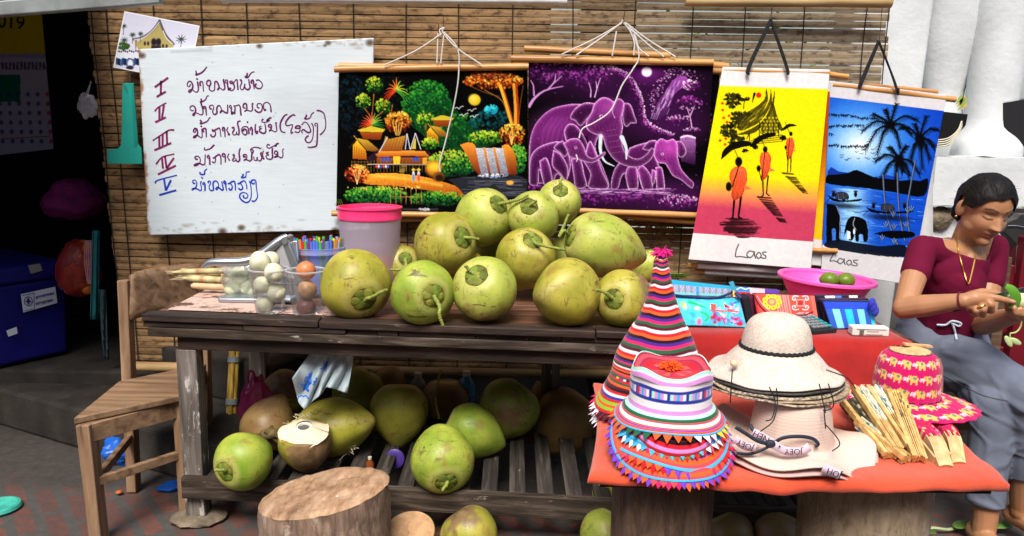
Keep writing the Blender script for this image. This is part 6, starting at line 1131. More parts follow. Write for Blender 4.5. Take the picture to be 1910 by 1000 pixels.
# pointed hat, with a second one nested beneath it
def pband(a, j):
    k = int(a / 6.2832 * 66); return PL['g'] if k % 11 in (0, 1, 2, 10) else PL['yrvwbkrnw'[k % 9]]
hx = at(1213, 728, Z=LZ + .06); hx.y = 1.80; hx.x = at(1212, 690, Y=1.80).x
def wpc(p, a, j):
    z = p.z; return V((p.x * (1 + .03 * math.cos(4 * a + 1) * (1 if z < .2 else 0)) + .012 * math.sin(z * 9) + .012 * z / .3, p.y * (1 + .03 * math.cos(4 * a + 1)), z + (.010 * math.sin(3 * a + 1) * max(0, 1 - z * 14)) - .004 * abs(math.cos(2 * a)) * min(1, z * 8)))
for i, (zo, lab, sc_, st_) in enumerate(((.028, 'tall pointed hat of narrow coloured stripes topped with a bright pink tassel', 1, 'rlolruwrbmogr#gkobor' + 'wmgkpbor' * 6 + 'wmgpk'), (.004, 'striped hat nested beneath the tall pointed hat, white tipped fringe showing', 1.03, 'rlvkwgmruwrbmogr'))):
    t = thing('pointed_hat' if i == 0 else 'striped_hat', hx + V((0, 0, zo)), lab, 'hat'); cen = V((hx.x, hx.y, LZ + zo))
    prof = [(r_ * 1.07, z_ * 1.13) for r_, z_ in ((.118, .0), (.104, .035), (.0935, .066), (.0915, .09), (.087, .115), (.069, .155), (.0485, .193), (.033, .23), (.0235, .265), (.018, .295), (.0145, .314), (.010, .322))] if i == 0 else [(.125, 0), (.105, .035), (.094, .066), (.091, .1)]
    o, edge = hat_part('crown', prof, cen, st_, t, 198, 3, wpc, pband); fringe(edge, 2, 'rwmwrkwm', .024, t, seed=i + 3, w=.018)
    if i == 0:
        q = MB(); tp_c = cen + V((.016, 0, .364)); rr = random.Random(2)
        for _ in range(130):
            d = V((rr.gauss(-.1, .75), rr.gauss(-.2, .7), rr.uniform(.0, .75))).normalized(); l = rr.uniform(.012, .03); q.tube([tp_c - V((0, 0, .004)), tp_c + d * l * .6 + V((0, 0, .004)), tp_c + d * l + V((0, 0, -.004))], [.0012, .0011, .0008], 4)
        q.build('tassel', plain('pink_yarn', (.78, .02, .26, 1), .9, .2, 60, 0), t)
# round striped hats, four in a stack
HX, HY = at(1247, 800, Y=1.55).x, 1.55
def bband(a, j):
    k = int(a / 6.2832 * 84); ph = k % 6; return PL['u'] if ph == 5 else PL['citiw'[ph]] if k % 24 else PL['r']
def wbk(amp, f, ph, lean=0):
    def w_(p, a, j):
        r = math.hypot(p.x, p.y); e = max(0, (r - .085) / .04) ; return V((p.x, p.y, p.z + amp * math.sin(f * a + ph) * e - lean * p.y * e))
    return w_
SETS = [(.052, .124, 'tdodkvwrlrirb', 'striped round hat at the bottom of the stack, purple fringe over the cloth edge', 'vvkorvvod', -23, .008), (.050, .119, 'tdovwrlnirb', 'tilted striped hat third in the stack, lime green stripe on its crown', 'vkrovrdo', -10, .009), (.072, .112, 'tdovwkdgrb', 'striped hat second in the stack, blue and red fringe', 'twkrdott', -5, .006)]
for i, (zo, rb, st_, lab, fc, til, amp) in enumerate(SETS):
    t = thing('striped_hat', (HX, HY, LZ + zo), lab, 'hat', 'round striped hats'); cen = V((HX, HY - .012 * (2 - i), LZ + zo)); Rt = Matrix.Rotation(rad(-til), 3, 'X')
    o, edge = hat_part('brim', [(rb, 0), (rb - .010, .008), (.091, .020), (.086, .026), (.083, .034 if i else .046), (.070, .040 if i else .062)], cen, st_, t, 90, 5, wbk(amp, 3, i * 1.7), bband, tilt=Rt); fringe(edge, 2, fc, .018, t, seed=20 + i, w=.019)
t = thing('striped_hat', (HX, HY, LZ + .10), 'topmost round striped hat, blue patchwork band, red top and orange pompom', 'hat', 'round striped hats'); cen = V((HX, HY, LZ + .092))
def wtop(p, a, j):
    r = math.hypot(p.x, p.y); e = max(0, (r - .09) / .035); c4 = math.cos(2 * a - .5); s = 1
    if p.z > .09: s = 1 + .06 * abs(math.cos(2 * (a - .65))) ** 3
    return V((p.x * s, p.y * s, p.z + .005 * math.sin(3 * a + .6) * e + (.014 * abs(math.cos(2 * (a - .65))) ** 3 * max(0, (p.z - .066) / .04) if r > .05 else 0)))
o, edge = hat_part('crown', [(.114, 0), (.104, .009), (.094, .024), (.0845, .034), (.083, .066), (.083, .092), (.079, .106)], cen, 'tdovowwdggccciiwwu##uwwiiwcc', t, 252, 4, wtop, bband); fringe(edge, 1, 'tttooogowyrkbt', .019, t, seed=31, w=.020)
def tband(a, j):
    k = int(a / 6.2832 * 40); return PL['rkodnr'[k % 6]]
def wt2(p, a, j): r = math.hypot(p.x, p.y); s = 1 + .06 * abs(math.cos(2 * (a - .65))) ** 3 * (r / .086); return V((p.x * s, p.y * s, p.z + .013 * abs(math.cos(2 * (a - .65))) ** 3 * (r / .086) ** 2))
hat_part('top', [(.0795, .1055), (.07, .1005), (.048, .098), (.02, .097), (.002, .097)], cen, 'nddnrr###rr', t, 72, 4, wt2, tband)
q = MB(); pc = cen + V((.0, .01, .101)); rr = random.Random(9)
for _ in range(240):
    d = V((rr.gauss(0, 1), rr.gauss(0, 1), abs(rr.gauss(0, .8)) + .1)).normalized(); q.tube([pc, pc + V((d.x * .026, d.y * .026, d.z * .016))], [.0016, .0009], 4)
q.build('pompom', plain('orange_yarn', (.80, .13, .02, 1), .9, .2, 60, 0), t)
# straw hats
def mat_straw(name, c1, c2, fr=1, sc=110):
    m, nt, N, L, b = newmat(name); v = coords(N, L, 'Object', (1, 1, 1)); wv = N.new('ShaderNodeTexVoronoi'); wv.inputs['Scale'].default_value = sc; L.new(coords(N, L, 'Object', (1, 1, 1.9)), wv.inputs['Vector']); n = ntex(N, L, v, 40, 4)
    L.new(mix(N, L, 1, ramp(N, L, wv.outputs['Distance'], [(.2, c1), (.75, c2)]), ramp(N, L, n, [(.3, g3(.88)), (.7, g3(1.08))]), 'MULTIPLY'), b.inputs['Base Color']); b.inputs['Roughness'].default_value = .7; bumpn(N, L, b, wv.outputs['Distance'], -.6, .002); return m
m_straw = mat_straw('woven_straw', (.68, .60, .52, 1), (.55, .46, .38, 1), sc=170); m_tan = mat_straw('tan_straw', (.44, .33, .22, 1), (.26, .18, .11, 1)); m_blackstraw = mat_straw('black_braid', (.05, .045, .045, 1), (.02, .02, .02, 1)); m_mixstraw = mat_straw('two_tone_braid', (.56, .45, .31, 1), (.10, .08, .07, 1), sc=170)
m_blackcord = plain('black_braid_cord', (.012, .012, .014, 1), .8, .3, 200, .4, 300)
def ruffle(px, pz_amp, seed):
    def w_(p, a, j):
        r = math.hypot(p.x, p.y); e = max(0, (r - .085) / .07); return V((p.x * 1.06, p.y, p.z + pz_amp * e * (math.sin(2 * a + seed) + .5 * math.sin(5 * a + 2 * seed) + .35 * math.sin(9 * a + seed * 3))))
    return w_
SX, SY = at(1447, 700, Y=1.66).x, 1.67; zb_ = LZ + .128
BR_ = [(0.0, .148, m_mixstraw, 'lowest straw hat of the tan stack, two tone braided brim over the pink hat'), (.006, .146, m_tan, 'tan straw hat second from the bottom of the straw stack'), (.012, .143, m_mixstraw, 'braided straw hat in the middle of the straw stack'), (.019, .140, m_blackstraw, 'black brimmed straw hat just under the topmost cream one')]
for i, (zo, rb, m, lab) in enumerate(BR_):
    t = thing('straw_hat', (SX, SY, zb_ + zo), lab, 'hat', 'stacked straw hats'); q = MB(); P = bez([(rb, 0, 0), (.115, .008, 0), (.09, .022, 0), (.08, .04, 0), (.077, .055, 0)], 16); q.lathe([(p.x, p.y) for p in P], 110, Matrix.Translation((SX + .004 * math.sin(i * 2), SY, zb_ + zo)), fn=ruffle(0, .0035, i * 1.3)); q.build('brim', m, t, ang=180, solid=.003, soff=0)
t = thing('straw_hat', (SX, SY, zb_ + .028), 'cream woven straw hat on top of the stack with black braid band and bead', 'hat', 'stacked straw hats'); M_ = Matrix.Translation((SX, SY, zb_ + .026))
P = bez([(.138, 0, 0), (.112, .014, 0), (.092, .036, 0), (.0735, .056, 0), (.071, .061, 0), (.0685, .08, 0), (.0645, .097, 0), (.058, .112, 0), (.047, .123, 0), (.028, .130, 0), (.012, .132, 0), (.001, .1325, 0)], 50); q = MB(); q.lathe([(p.x, p.y) for p in P], 110, M_, fn=ruffle(0, .004, 4.0)); q.build('crown', m_straw, t, ang=180, solid=.003, soff=0)
q = MB(); q.tube([M_ @ V((.0775 * math.cos(a), .0735 * math.sin(a), .0595 + .0012 * math.sin(a * 40))) for a in [6.2832 * i / 160 for i in range(161)]], .0042, 7, cap=False); q.build('band', m_blackcord, t)
m_bead = plain('wooden_bead', (.62, .50, .34, 1), .5, .1, 40)
for px, py, n_ in ((1369, 678, 'bead'), (1521, 678, 'shell')):
    p = at(px, py, Y=SY - .055); q = MB(); q.ell(p, (.0085, .0085, .008) if n_ == 'bead' else (.011, .006, .006), Matrix.Rotation(.5, 3, 'Y'), 16, 10); q.build(n_, m_bead, t)
for pts in ([(1366, 690), (1364, 720), (1362, 752)], [(1435, 722), (1446, 750), (1440, 780), (1428, 785)], [(1448, 724), (1450, 750), (1442, 785), (1418, 805)], [(1528, 716), (1534, 745), (1540, 770)], [(1545, 716), (1555, 752), (1548, 764), (1535, 765)], [(1537, 765), (1540, 800)], [(1541, 690), (1580, 705), (1596, 725)], [(1538, 790), (1560, 815), (1566, 830), (1552, 842)]):
    q = MB(); q.tube(bez([at(x, y, Y=1.515 - .02 * (y > 770)) for x, y in pts], 14), .0013, 5); q.build('tie_cord', m_blackcord, t)
# pale pink floppy hats
def mat_floppy(name, c):
    m, nt, N, L, b = newmat(name); tc = coords(N, L, 'Object'); a = nod(N, 'ShaderNodeAttribute', attribute_name='Col'); wv = N.new('ShaderNodeTexWave'); sx = N.new('ShaderNodeSeparateColor'); L.new(a.outputs[0], sx.inputs[0])
    mm = nod(N, 'ShaderNodeMath', operation='FRACT'); mu = nod(N, 'ShaderNodeMath', operation='MULTIPLY'); L.new(sx.outputs[0], mu.inputs[0]); mu.inputs[1].default_value = 46; L.new(mu.outputs[0], mm.inputs[0])
    N.remove(wv); L.new(mix(N, L, 1, c, ramp(N, L, mm.outputs[0], [(0, g3(.72)), (.3, g3(1)), (1, g3(1))]), 'MULTIPLY'), b.inputs['Base Color']); b.inputs['Roughness'].default_value = .75; bumpn(N, L, b, mm.outputs[0], .35, .0012); return m
m_fl = mat_floppy('cream_pink_braid', (.68, .52, .44, 1)); m_fl2 = mat_floppy('dusty_pink_braid', (.58, .38, .36, 1))
PX_, PY_ = at(1468, 815, Y=1.62).x, 1.60
def wfl(k):
    def w_(p, a, j):
        r = math.hypot(p.x, p.y); e = max(0, (r - .085) / .075); front = max(0, -math.sin(a))
        z = p.z + e * (.016 * math.sin(3 * a + .9) + .012 * math.sin(5 * a + 2.3) + .022 * max(0, -math.cos(a + .25)) ** 2 - .006 * front) * k
        return V((p.x * (1 + .06 * e), p.y * (1 - .06 * e), z))
    return w_
for i, (zo, rb, m, lab, k) in enumerate(((.004, .168, m_fl2, 'dusty pink floppy hat whose scalloped rim shows beneath the cream one', .7), (.016, .164, m_fl, 'cream pink floppy sun hat with a wavy brim and lettered black ribbon bow', 1.0))):
    t = thing('floppy_hat', (PX_, PY_, LZ + zo), lab, 'hat'); q = MB(); P = bez([(rb, 0, 0), (.14, .004, 0), (.11, .006, 0), (.092, .012, 0), (.086, .022, 0), (.082, .05, 0), (.076, .085, 0), (.066, .105, 0), (.04, .112, 0), (.001, .113, 0)], 60); n_ = len(P)
    q.lathe([(p.x, p.y) for p in P], 120, Matrix.Translation((PX_, PY_, LZ + zo)), fn=wfl(k), c=lambda a, j: (j / n_, 0, 0, 1)); q.build('crown', m, t, ang=180, solid=.003, soff=0)
ft = t; m_navy = plain('navy_ribbon', (.02, .028, .045, 1), .6, .2, 60, .2, 300); m_label = plain('pale_pink_ribbon', (.62, .46, .55, 1), .7, .1, 60); m_letter = plain('black_lettering', (.02, .018, .025, 1), .6, 0, 10, 0)
def ribbon(name, pxs, w, m, Y=1.50, up_=None):
    pts = bez([at(x, y, Y=yy) for x, y, yy in pxs], 22); q = MB(); N = len(pts); vs = []
    for i in range(N):
        d = (pts[min(N - 1, i + 1)] - pts[max(0, i - 1)]).normalized(); s = d.cross(VIEW).normalized(); vs += [pts[i] + s * w, pts[i] - s * w]
    q.add(vs, [(2 * i, 2 * i + 1, 2 * i + 3, 2 * i + 2) for i in range(N - 1)]); return q.build(name, m, ft, ang=180, solid=.0012, soff=0)
rY = PY_ - .094
ribbon('ribbon', [(1399, 792, rY + .03), (1407, 804, rY + .02), (1430, 818, rY + .002), (1442, 826, rY - .004)], .004, m_navy)
ribbon('ribbon', [(1442, 828, rY - .006), (1460, 817, rY - .008), (1490, 814, rY - .006), (1515, 818, rY + .0), (1526, 828, rY + .003), (1520, 833, rY + .0)], .0036, m_navy)
ribbon('ribbon', [(1438, 830, rY - .008), (1412, 822, rY - .01), (1390, 808, rY - .01), (1372, 797, rY - .008)], .0038, m_navy)
ribbon('ribbon', [(1436, 832, rY - .01), (1415, 842, rY - .012), (1395, 847, rY - .012), (1374, 845, rY - .01)], .003, m_navy)
ribbon('ribbon', [(1536, 802, rY + .05), (1530, 815, rY + .03), (1522, 822, rY + .012)], .004, m_blackcord)
q = MB(); q.ell(at(1437, 828, Y=rY - .010), (.011, .007, .009), None, 14, 10); q.build('knot', m_navy, ft)
def text_on(body, px, py, Y, size, ang, par, m=None, flip=True, width=1.0):
    cu = bpy.data.curves.new('t', 'FONT'); cu.body = body; cu.size = size; cu.align_x = 'CENTER'; cu.align_y = 'CENTER'; cu.extrude = .0004; cu.space_character = width; ob = bpy.data.objects.new('t', cu); sc.collection.objects.link(ob)
    dg = bpy.context.evaluated_depsgraph_get(); me = bpy.data.meshes.new_from_object(ob.evaluated_get(dg)); bpy.data.objects.remove(ob)
    Rm = Matrix((RIGHT, UP, -VIEW)).transposed() @ Matrix.Rotation(ang + (math.pi if flip else 0), 3, 'Z'); c = at(px, py, Y=Y) - ORG[par.name]
    me.transform(Matrix.Translation(c) @ Rm.to_4x4()); me.materials.clear(); me.materials.append(m or m_letter)
    o = bpy.data.objects.new('lettering', me); sc.collection.objects.link(o); o.parent = par; ORG[o.name] = ORG[par.name]; return o
def tag_(pxs, w, txt, px, py, Y, size, ang):
    o = ribbon('ribbon_label', pxs, w, m_label); text_on(txt, px, py, Y, size, ang, o)
tag_([(1404, 806, rY + .012), (1422, 815, rY + .002), (1440, 826, rY - .006)], .0085, 'NEH', 1420, 814, rY - .006, .018, -.46)
tag_([(1371, 818, rY - .012), (1388, 831, rY - .014), (1410, 836, rY - .014)], .0085, 'JOEY', 1390, 830, rY - .020, .0165, -.42)
tag_([(1442, 829, rY - .012), (1465, 841, rY - .016), (1494, 842, rY - .016), (1510, 833, rY - .012)], .0085, 'JOEY', 1480, 842, rY - .024, .0165, -.02)
q = MB(); sp = at(1454, 833, Y=rY - .019); q.prism([sp + RIGHT * (.0035 if i % 2 == 0 else .0015) * math.cos(1.5708 + i * .6283) + UP * (.0035 if i % 2 == 0 else .0015) * math.sin(1.5708 + i * .6283) for i in range(10)], -VIEW * .0006); q.build('star', m_letter, ft, smooth=False)
tag_([(1535, 872, 1.437), (1552, 880, 1.434), (1566, 886, 1.432)], .009, 'JOH', 1556, 882, 1.428, .0165, -.35)
# elephant print folding hat
EX, EYh = at(1690, 720, Y=1.74).x, 1.74; ez = LZ + .062
et = thing('elephant_print_hat', (EX, EYh, ez), 'magenta cloth hat printed with golden elephants and a wooden ribbed top', 'hat')
def eprint(a, z, R=.075):
    u = a * R; col = np.array(PAL['r'], float) * 0 + np.array((188, 14, 92)); cw, chh = .037, .033; r_ = math.floor(z / chh); uu = (u + (.5 * cw if r_ % 2 else 0)) / cw; i = math.floor(uu); fx, fy = (uu - i - .5) * cw, (z / chh - r_ - .5) * chh
    fx, fy = fx / 1.06, fy / 1.06
    def e(x, y, rx, ry): return ((fx - x) / rx) ** 2 + ((fy - y) / ry) ** 2 < 1
    if e(0, .001, .0095, .0068) or e(-.0088, .0035, .0052, .0052) or (abs(fx + .0055) < .002 and -.010 < fy < 0) or (abs(fx - .0055) < .0022 and -.010 < fy < 0) or (abs(fx + .0135) < .0015 and -.007 < fy < .003): col = np.array((232, 176, 90)) 
    if e(.001, .003, .0042, .0034): col = np.array((90, 130, 120))
    if e(-.0098, .0045, .0012, .0012): col = np.array((60, 30, 30))
    gx = abs(fx) - cw / 2.5; rr_ = math.hypot(gx, fy)
    if .0016 < rr_ < .0036: col = np.array((244, 190, 214))
    if rr_ < .001: col = np.array((250, 220, 220))
    return tuple(lin(col / 255.)) + (1,)
P = bez([(.13, 0, 0), (.108, .010, 0), (.085, .017, 0), (.073, .026, 0), (.0705, .06, 0), (.066, .092, 0), (.057, .115, 0), (.043, .126, 0)], 90); arc = [0]
for i in range(1, len(P)): arc.append(arc[-1] + (P[i] - P[i - 1]).length)
q = MB(); wv_ = lambda p, a, j: V((p.x * (1 + .018 * math.cos(22 * a) * (1 if p.z < .03 else .25)) + (.035 * max(0, math.cos(a)) if p.z < .016 else 0) * (1 - p.z / .016 if p.z < .016 else 0), p.y * (1 + .018 * math.cos(22 * a) * (1 if p.z < .03 else .25)) - .0, p.z - .004 * max(0, math.cos(a)) * max(0, 1 - p.z / .02)))
q.lathe([(p.x, p.y) for p in P], 240, Matrix.Translation((EX, EYh, ez)), fn=wv_, c=lambda a, j: eprint(a, arc[j])); q.build('cloth', m_tex, et, ang=180, solid=.0015, soff=0)
m_pw = wood('pale_fan_wood', (.42, .24, .09, 1), (.62, .42, .20, 1), (.72, .54, .30, 1), 2, .5, 8, None, .2)
q = MB(); fc = V((EX + .012, EYh + .015, ez + .132))
for i in range(13):
    a_ = rad(150 + i * 19); e_ = V((EX, EYh, ez + .124)) + V((.042 * math.cos(a_), .040 * math.sin(a_), 0)); q.beam(fc + V((0, 0, .0007 * i - .004)), e_ + V((0, 0, .003)), .017, .0016)
q.beam(fc + V((-.02, 0, .006)), fc + V((.045, .0, .001)), .016, .004); q.build('top_ribs', m_pw, et, smooth=False)
q = MB(); q.tube([V((EX, EYh, ez)) + V((.0745 * math.cos(a), .0745 * math.sin(a), .0235)) for a in [6.2832 * i / 60 for i in range(61)]], .0016, 5, cap=False); q.tube([V((EX, EYh, ez)) + V((.044 * math.cos(a), .044 * math.sin(a), .1255)) for a in [6.2832 * i / 60 for i in range(61)]], .0013, 5, cap=False); q.build('trim', m_blackcord, et)
# folded wooden fans
m_bam = wood('fan_bamboo', (.36, .19, .05, 1), (.60, .38, .14, 1), (.70, .50, .22, 1), 2, .45, 9, None, .25)
def fan_closed(p0, p1, Y0, z1, Y1, w0, w1, label, tone, seed, split=.52, cols=((206, 196, 170), (120, 150, 150), (60, 110, 130), (90, 80, 60))):
    a_, b_ = at(*p0, Y=Y0), at(*p1, Y=Y1); b_.z = max(b_.z, LZ + .008); t = thing('hand_fan', b_, label, 'hand fan', 'folded wooden hand fans'); rr = random.Random(seed); d = (b_ - a_).normalized(); s = d.cross(V((0, 0, 1))).normalized(); n = s.cross(d)
    N = 9; qb, qp = MB(), MB()
    for i in range(N):
        f = i / (N - 1) - .5; o0, o1 = s * w0 * f, s * w1 * f; lift = n * (.012 * (1 - abs(f) * 1.2) + rr.uniform(-.001, .001)); A1, B1 = a_ + o0 + lift + d * rr.uniform(0, .008), b_ + o1 + lift * .8 + d * rr.uniform(-.003, .003)
        qb.beam(A1.lerp(B1, split - .04), B1, w1 / N * .82, .016, up=n); wr = w0 / N * .9
        K_ = 8
        for k in range(K_):
            c_ = cols[0] if rr.random() < .55 else cols[rr.randrange(len(cols))]; qp.beam(A1.lerp(B1, split * k / K_), A1.lerp(B1, split * (k + 1) / K_), wr * (1 - .25 * k / K_), .018, up=n, c_=tuple(lin(np.array(c_) / 255. * rr.uniform(.8, 1.1))) + (1,))
    qb.build('ribs', m_bam, t, smooth=False); qp.build('leaf', m_tex, t, smooth=False)
    g_ = MB(); g_.beam(a_ + s * w0 * .52 + n * .012, b_ + s * w1 * .55 + n * .012, .009, .014, up=n); g_.build('guard', m_bam, t, smooth=False, bevel=.001)
    g_ = MB(); pv_ = b_ - d * .012; g_.tube([pv_ - s * w1 * .7, pv_ + s * w1 * .7], .002, 8); g_.build('rivet', m_nail, t)
DK = ((70, 62, 44), (30, 34, 36), (120, 110, 90), (150, 140, 110)); LT = ((226, 214, 180), (206, 200, 180), (96, 140, 160), (230, 220, 190))
fan_closed((1582, 752), (1658, 856), 1.70, 0, 1.545, .040, .022, 'dark floral folded fan lowest and leftmost in the fan bundle', 0, 1, .55, DK)
fan_closed((1600, 728), (1674, 844), 1.715, 0, 1.55, .030, .022, 'cream and blue printed folded fan second from the left in the bundle', 0, 2, .55, LT)
fan_closed((1626, 728), (1697, 838), 1.72, 0, 1.56, .030, .020, 'cream floral folded fan in the middle of the bundle with a broad wooden guard', 0, 3, .5, LT)
fan_closed((1668, 736), (1714, 868), 1.70, 0, 1.53, .034, .026, 'plain wooden folded fan nearest the elephant print hat', 0, 4, .42, ((214, 170, 96), (150, 130, 110), (90, 84, 80), (214, 170, 96)))
fan_closed((1600, 790), (1690, 866), 1.64, 0, 1.53, .026, .022, 'short floral folded fan at the bottom of the bundle near the pink hat brim', 0, 5, .5, LT)
# folded pink fan hats with curved wooden handles
def fanhat(pxs, label, seed, w):
    pts = bez([at(x, y, Y=yy) for x, y, yy in pxs], 24); t = thing('folded_fan_hat', pts[-1], label, 'folding hat', 'folded pink fan hats'); qw, qc = MB(), MB(); rr = random.Random(seed); K_ = 10
    for i in range(K_):
        f = i / (K_ - 1) - .5; off = RIGHT * w * f + V((0, 0, .004 * math.cos(f * 3))); P_ = [p + off * (1 - .25 * j / 24) for j, p in enumerate(pts)]; cut = 15 + rr.choice([-1, 0, 1])
        for j in range(24):
            q = qc if j < cut else qw; c_ = tuple(lin(np.array([(206, 24, 84), (240, 70, 130), (232, 170, 120), (150, 20, 60)][rr.randrange(4) if rr.random() < .5 else 0]) / 255.)) + (1,)
            q.beam(P_[j], P_[j + 1] + (P_[j + 1] - P_[j]) * .1, w / K_ * (1.0 if j < cut else .78), .024 if j < cut else .02, up=(0, 0, 1), c_=c_)
    qw.build('handle', m_pw, t, smooth=False); qc.build('cloth', m_tex, t, smooth=False); q = MB(); q.beam(pts[0] - RIGHT * w * .62, pts[22] - RIGHT * w * .5, .005, .024); q.build('guard', m_pw, t, smooth=False)
fanhat([(1684, 768, 1.68), (1716, 796, 1.62), (1744, 826, 1.57), (1762, 874, 1.515)], 'folded pink cloth fan hat with a curved pale wooden handle, left of the pair', 1, .036)
fanhat([(1718, 764, 1.70), (1750, 792, 1.64), (1776, 820, 1.59), (1787, 868, 1.535)], 'folded pink fan hat tied with a black cord, right of the pair', 2, .034)
q = MB(); q.tube(bez([at(1715, 786, Y=1.66), at(1735, 776, Y=1.655), at(1758, 782, Y=1.66), at(1764, 790, Y=1.67)], 16), .0022, 6); props(q.build('elastic_cord', m_blackcord), 'black elastic cord looped over the folded pink fan hats', 'cord')
# ---------------------------------------------------------------- pouches, basin and small things on the red table cloth
def pouch(quad, zb, lean, label, paint, thick=.014, step=1.0, bulge=.008, Yb=None, extra=None):
    """cloth purse: photo quad (tl, tr, br, bl); stands at Yb, leaning back by lean"""
    TLq, TRq, BRq, BLq = quad; a = Art([TLq, TRq, BRq, BLq], step, (120, 120, 120), int(TLq[0])); paint(a); bq = at((BLq[0] + BRq[0]) / 2, (BLq[1] + BRq[1]) / 2, Z=zb); Yb = Yb or bq.y; c = at((BLq[0] + BRq[0]) / 2, (BLq[1] + BRq[1]) / 2, Y=Yb); t = thing('cloth_pouch', c, label, 'pouch', 'embroidered and patchwork pouches')
    nr = np.array([0, -math.cos(lean), math.sin(lean)]); base = np.array(c)
    def pos(X, Y, s=1):
        P = atY(X, Y, 0, nr, base); bl = bulge * (np.sin(np.pi * np.clip(a.u, 0, 1)) * np.sin(np.pi * np.clip(a.v, 0, 1))) ** .5; d = P - np.array(CAM); return np.array(CAM) + d * (1 - bl / 2.2)[..., None]
    a.obj('front', m_tex, t, pos, solid=.002)
    q = MB(); back = V((0, thick, 0)); P = [at(*p, Y=1) for p in quad]; W = [V(atY(np.array([[p[0]]]), np.array([[p[1]]]), 0, nr, base)[0, 0]) + V((0, .003, 0)) for p in quad]
    q.prism(W, back); q.build('back', extra or plain('pouch_lining_%d' % int(TLq[0]), (.03, .035, .08, 1), .85), t, smooth=False, bevel=.004); return t, W
rs = np.random.RandomState(4)
def wash(a, c): a.a[:] = np.array(c) / 255. * (1 + .04 * rs.randn(*a.X.shape)[..., None])
def pt1(a):
    wash(a, (120, 150, 190)); W, H = a.u, a.v; x0, y0 = 1245, 520
    a.put(np.s_[:, :], (a.v < .2) * 1.0, (30, 150, 190)); a.put(np.s_[:, :], (a.v > .2) * ((a.u * 46 % 2 > 1) ^ (a.v * 9 % 2 > 1)) * .6, (206, 170, 190)); a.put(np.s_[:, :], (a.v > .2) * ((a.u * 31 % 3 > 2)) * .5, (110, 110, 80))
    for u0, u1 in ((.10, .44), (.50, .95)): a.put(np.s_[:, :], ((a.u > u0) & (a.u < u1) & (a.v > .52)) * .85, (110, 200, 206)); a.put(np.s_[:, :], ((a.u > u0 + .04) & (a.u < u1 - .04) & (a.v > .66)) * (a.u * 46 % 2 > 1) * .8, (150, 140, 140))
    a.put(np.s_[:, :], (np.abs(a.u - .47) < .02) * (a.v > .2) * 1.0, (40, 150, 190))
    for u in (.24, .72): a.put(np.s_[:, :], np.clip(1.4 - np.hypot((a.u - u) / .03, (a.v - .92) / .14), 0, 1), (226, 70, 110))
pouch([(1244, 521), (1366, 534), (1362, 562), (1248, 566)], UZ, .35, 'turquoise cross stitched pouch standing at the back beside the pointed hat', pt1, Yb=2.30)
def pt2(a):
    wash(a, (70, 190, 226)); r = a.r
    for _ in range(60): a.ell(1250 + 140 * r.rand(), 552 + 58 * r.rand(), 2 + 6 * r.rand(), 2 + 4 * r.rand(), [(90, 206, 236), (50, 160, 216), (120, 220, 236)][r.randint(3)], r.rand() * 3, .3, .7)
    a.stroke([(1286, 563), (1300, 568), (1316, 574)], 5, (20, 180, 90), 2, n=8); a.ell(1274, 568, 7, 7, (150, 226, 130), 0, .3, .9); a.ell(1278, 572, 3, 6, (226, 220, 150)); a.stroke([(1308, 582), (1316, 586), (1322, 592), (1316, 598)], 4, (30, 190, 110), n=8); a.ell(1300, 575, 5, 3.5, (232, 200, 224)); a.ell(1304, 600, 4, 6, (230, 40, 110)); a.ell(1303, 600, 7, 8, (240, 210, 236), 0, .4, .4)
    for _ in range(70): a.ell(1326 + 56 * r.rand(), 564 + 40 * r.rand(), 2 + 3 * r.rand(), 1.6 + 2 * r.rand(), [(226, 60, 140), (236, 150, 206), (240, 236, 246), (120, 90, 190), (206, 30, 60), (70, 170, 220), (40, 110, 200)][r.randint(7)], r.rand() * 3, .25, .95)
    a.stroke([(1326, 579), (1350, 580), (1376, 581)], 2.6, (206, 90, 50)); a.poly([(1325, 566), (1336, 568), (1334, 578), (1327, 578)], (236, 80, 60)); a.poly([(1350, 566), (1364, 574), (1352, 574)], (220, 20, 50)); a.ell(1380, 604, 6, 4, (226, 30, 60))
    a.put(np.s_[:, :], (a.v < .08) * 1.0, (60, 170, 216))
pouch([(1254, 551), (1379, 556), (1393, 611), (1278, 607)], UZ, .45, 'pale blue patchwork pouch with green and pink birds near the pointed hat', pt2, Yb=2.09)
q = MB(); q.tube(bez([at(x, y, Y=2.12) for x, y in ((1256, 550), (1290, 554), (1330, 556), (1360, 548), (1366, 543))], 20), .0035, 7); q.tube([at(1372, 546, Y=2.12), at(1382, 556, Y=2.11)], .006, 8); props(q.build('zip', plain('navy_zip', (.015, .025, .10, 1), .5)), 'dark navy zip strip lying open between the two blue pouches', 'zip')
def pt3(a):
    wash(a, (206, 40, 60)); a.put(np.s_[:, :], (a.v < .35) * (a.u < .38) * 1.0, (30, 120, 190)); a.put(np.s_[:, :], ((a.u > .38) & (a.u < .7) & (a.v < .45)) * 1.0, (236, 170, 180)); a.put(np.s_[:, :], ((a.u > .38) & (a.u < .7) & (a.v > .45)) * 1.0, (40, 90, 70)); a.put(np.s_[:, :], (a.u > .7) * 1.0, (90, 50, 150)); a.put(np.s_[:, :], (a.u < .05) * 1.0, (236, 206, 90)); a.stroke([(1374, 540), (1382, 536), (1390, 540), (1398, 537), (1404, 542)], 1.5, (236, 240, 246))
    for _ in range(16): a.ell(1370 + 34 * a.r.rand(), 549 + 9 * a.r.rand(), 2.6, 1.3, (240, 160, 60))
pouch([(1364, 534), (1454, 541), (1452, 560), (1368, 562)], UZ, .5, 'red and blue patchwork pouch lying behind the embroidered flap purse', pt3, Yb=2.33)
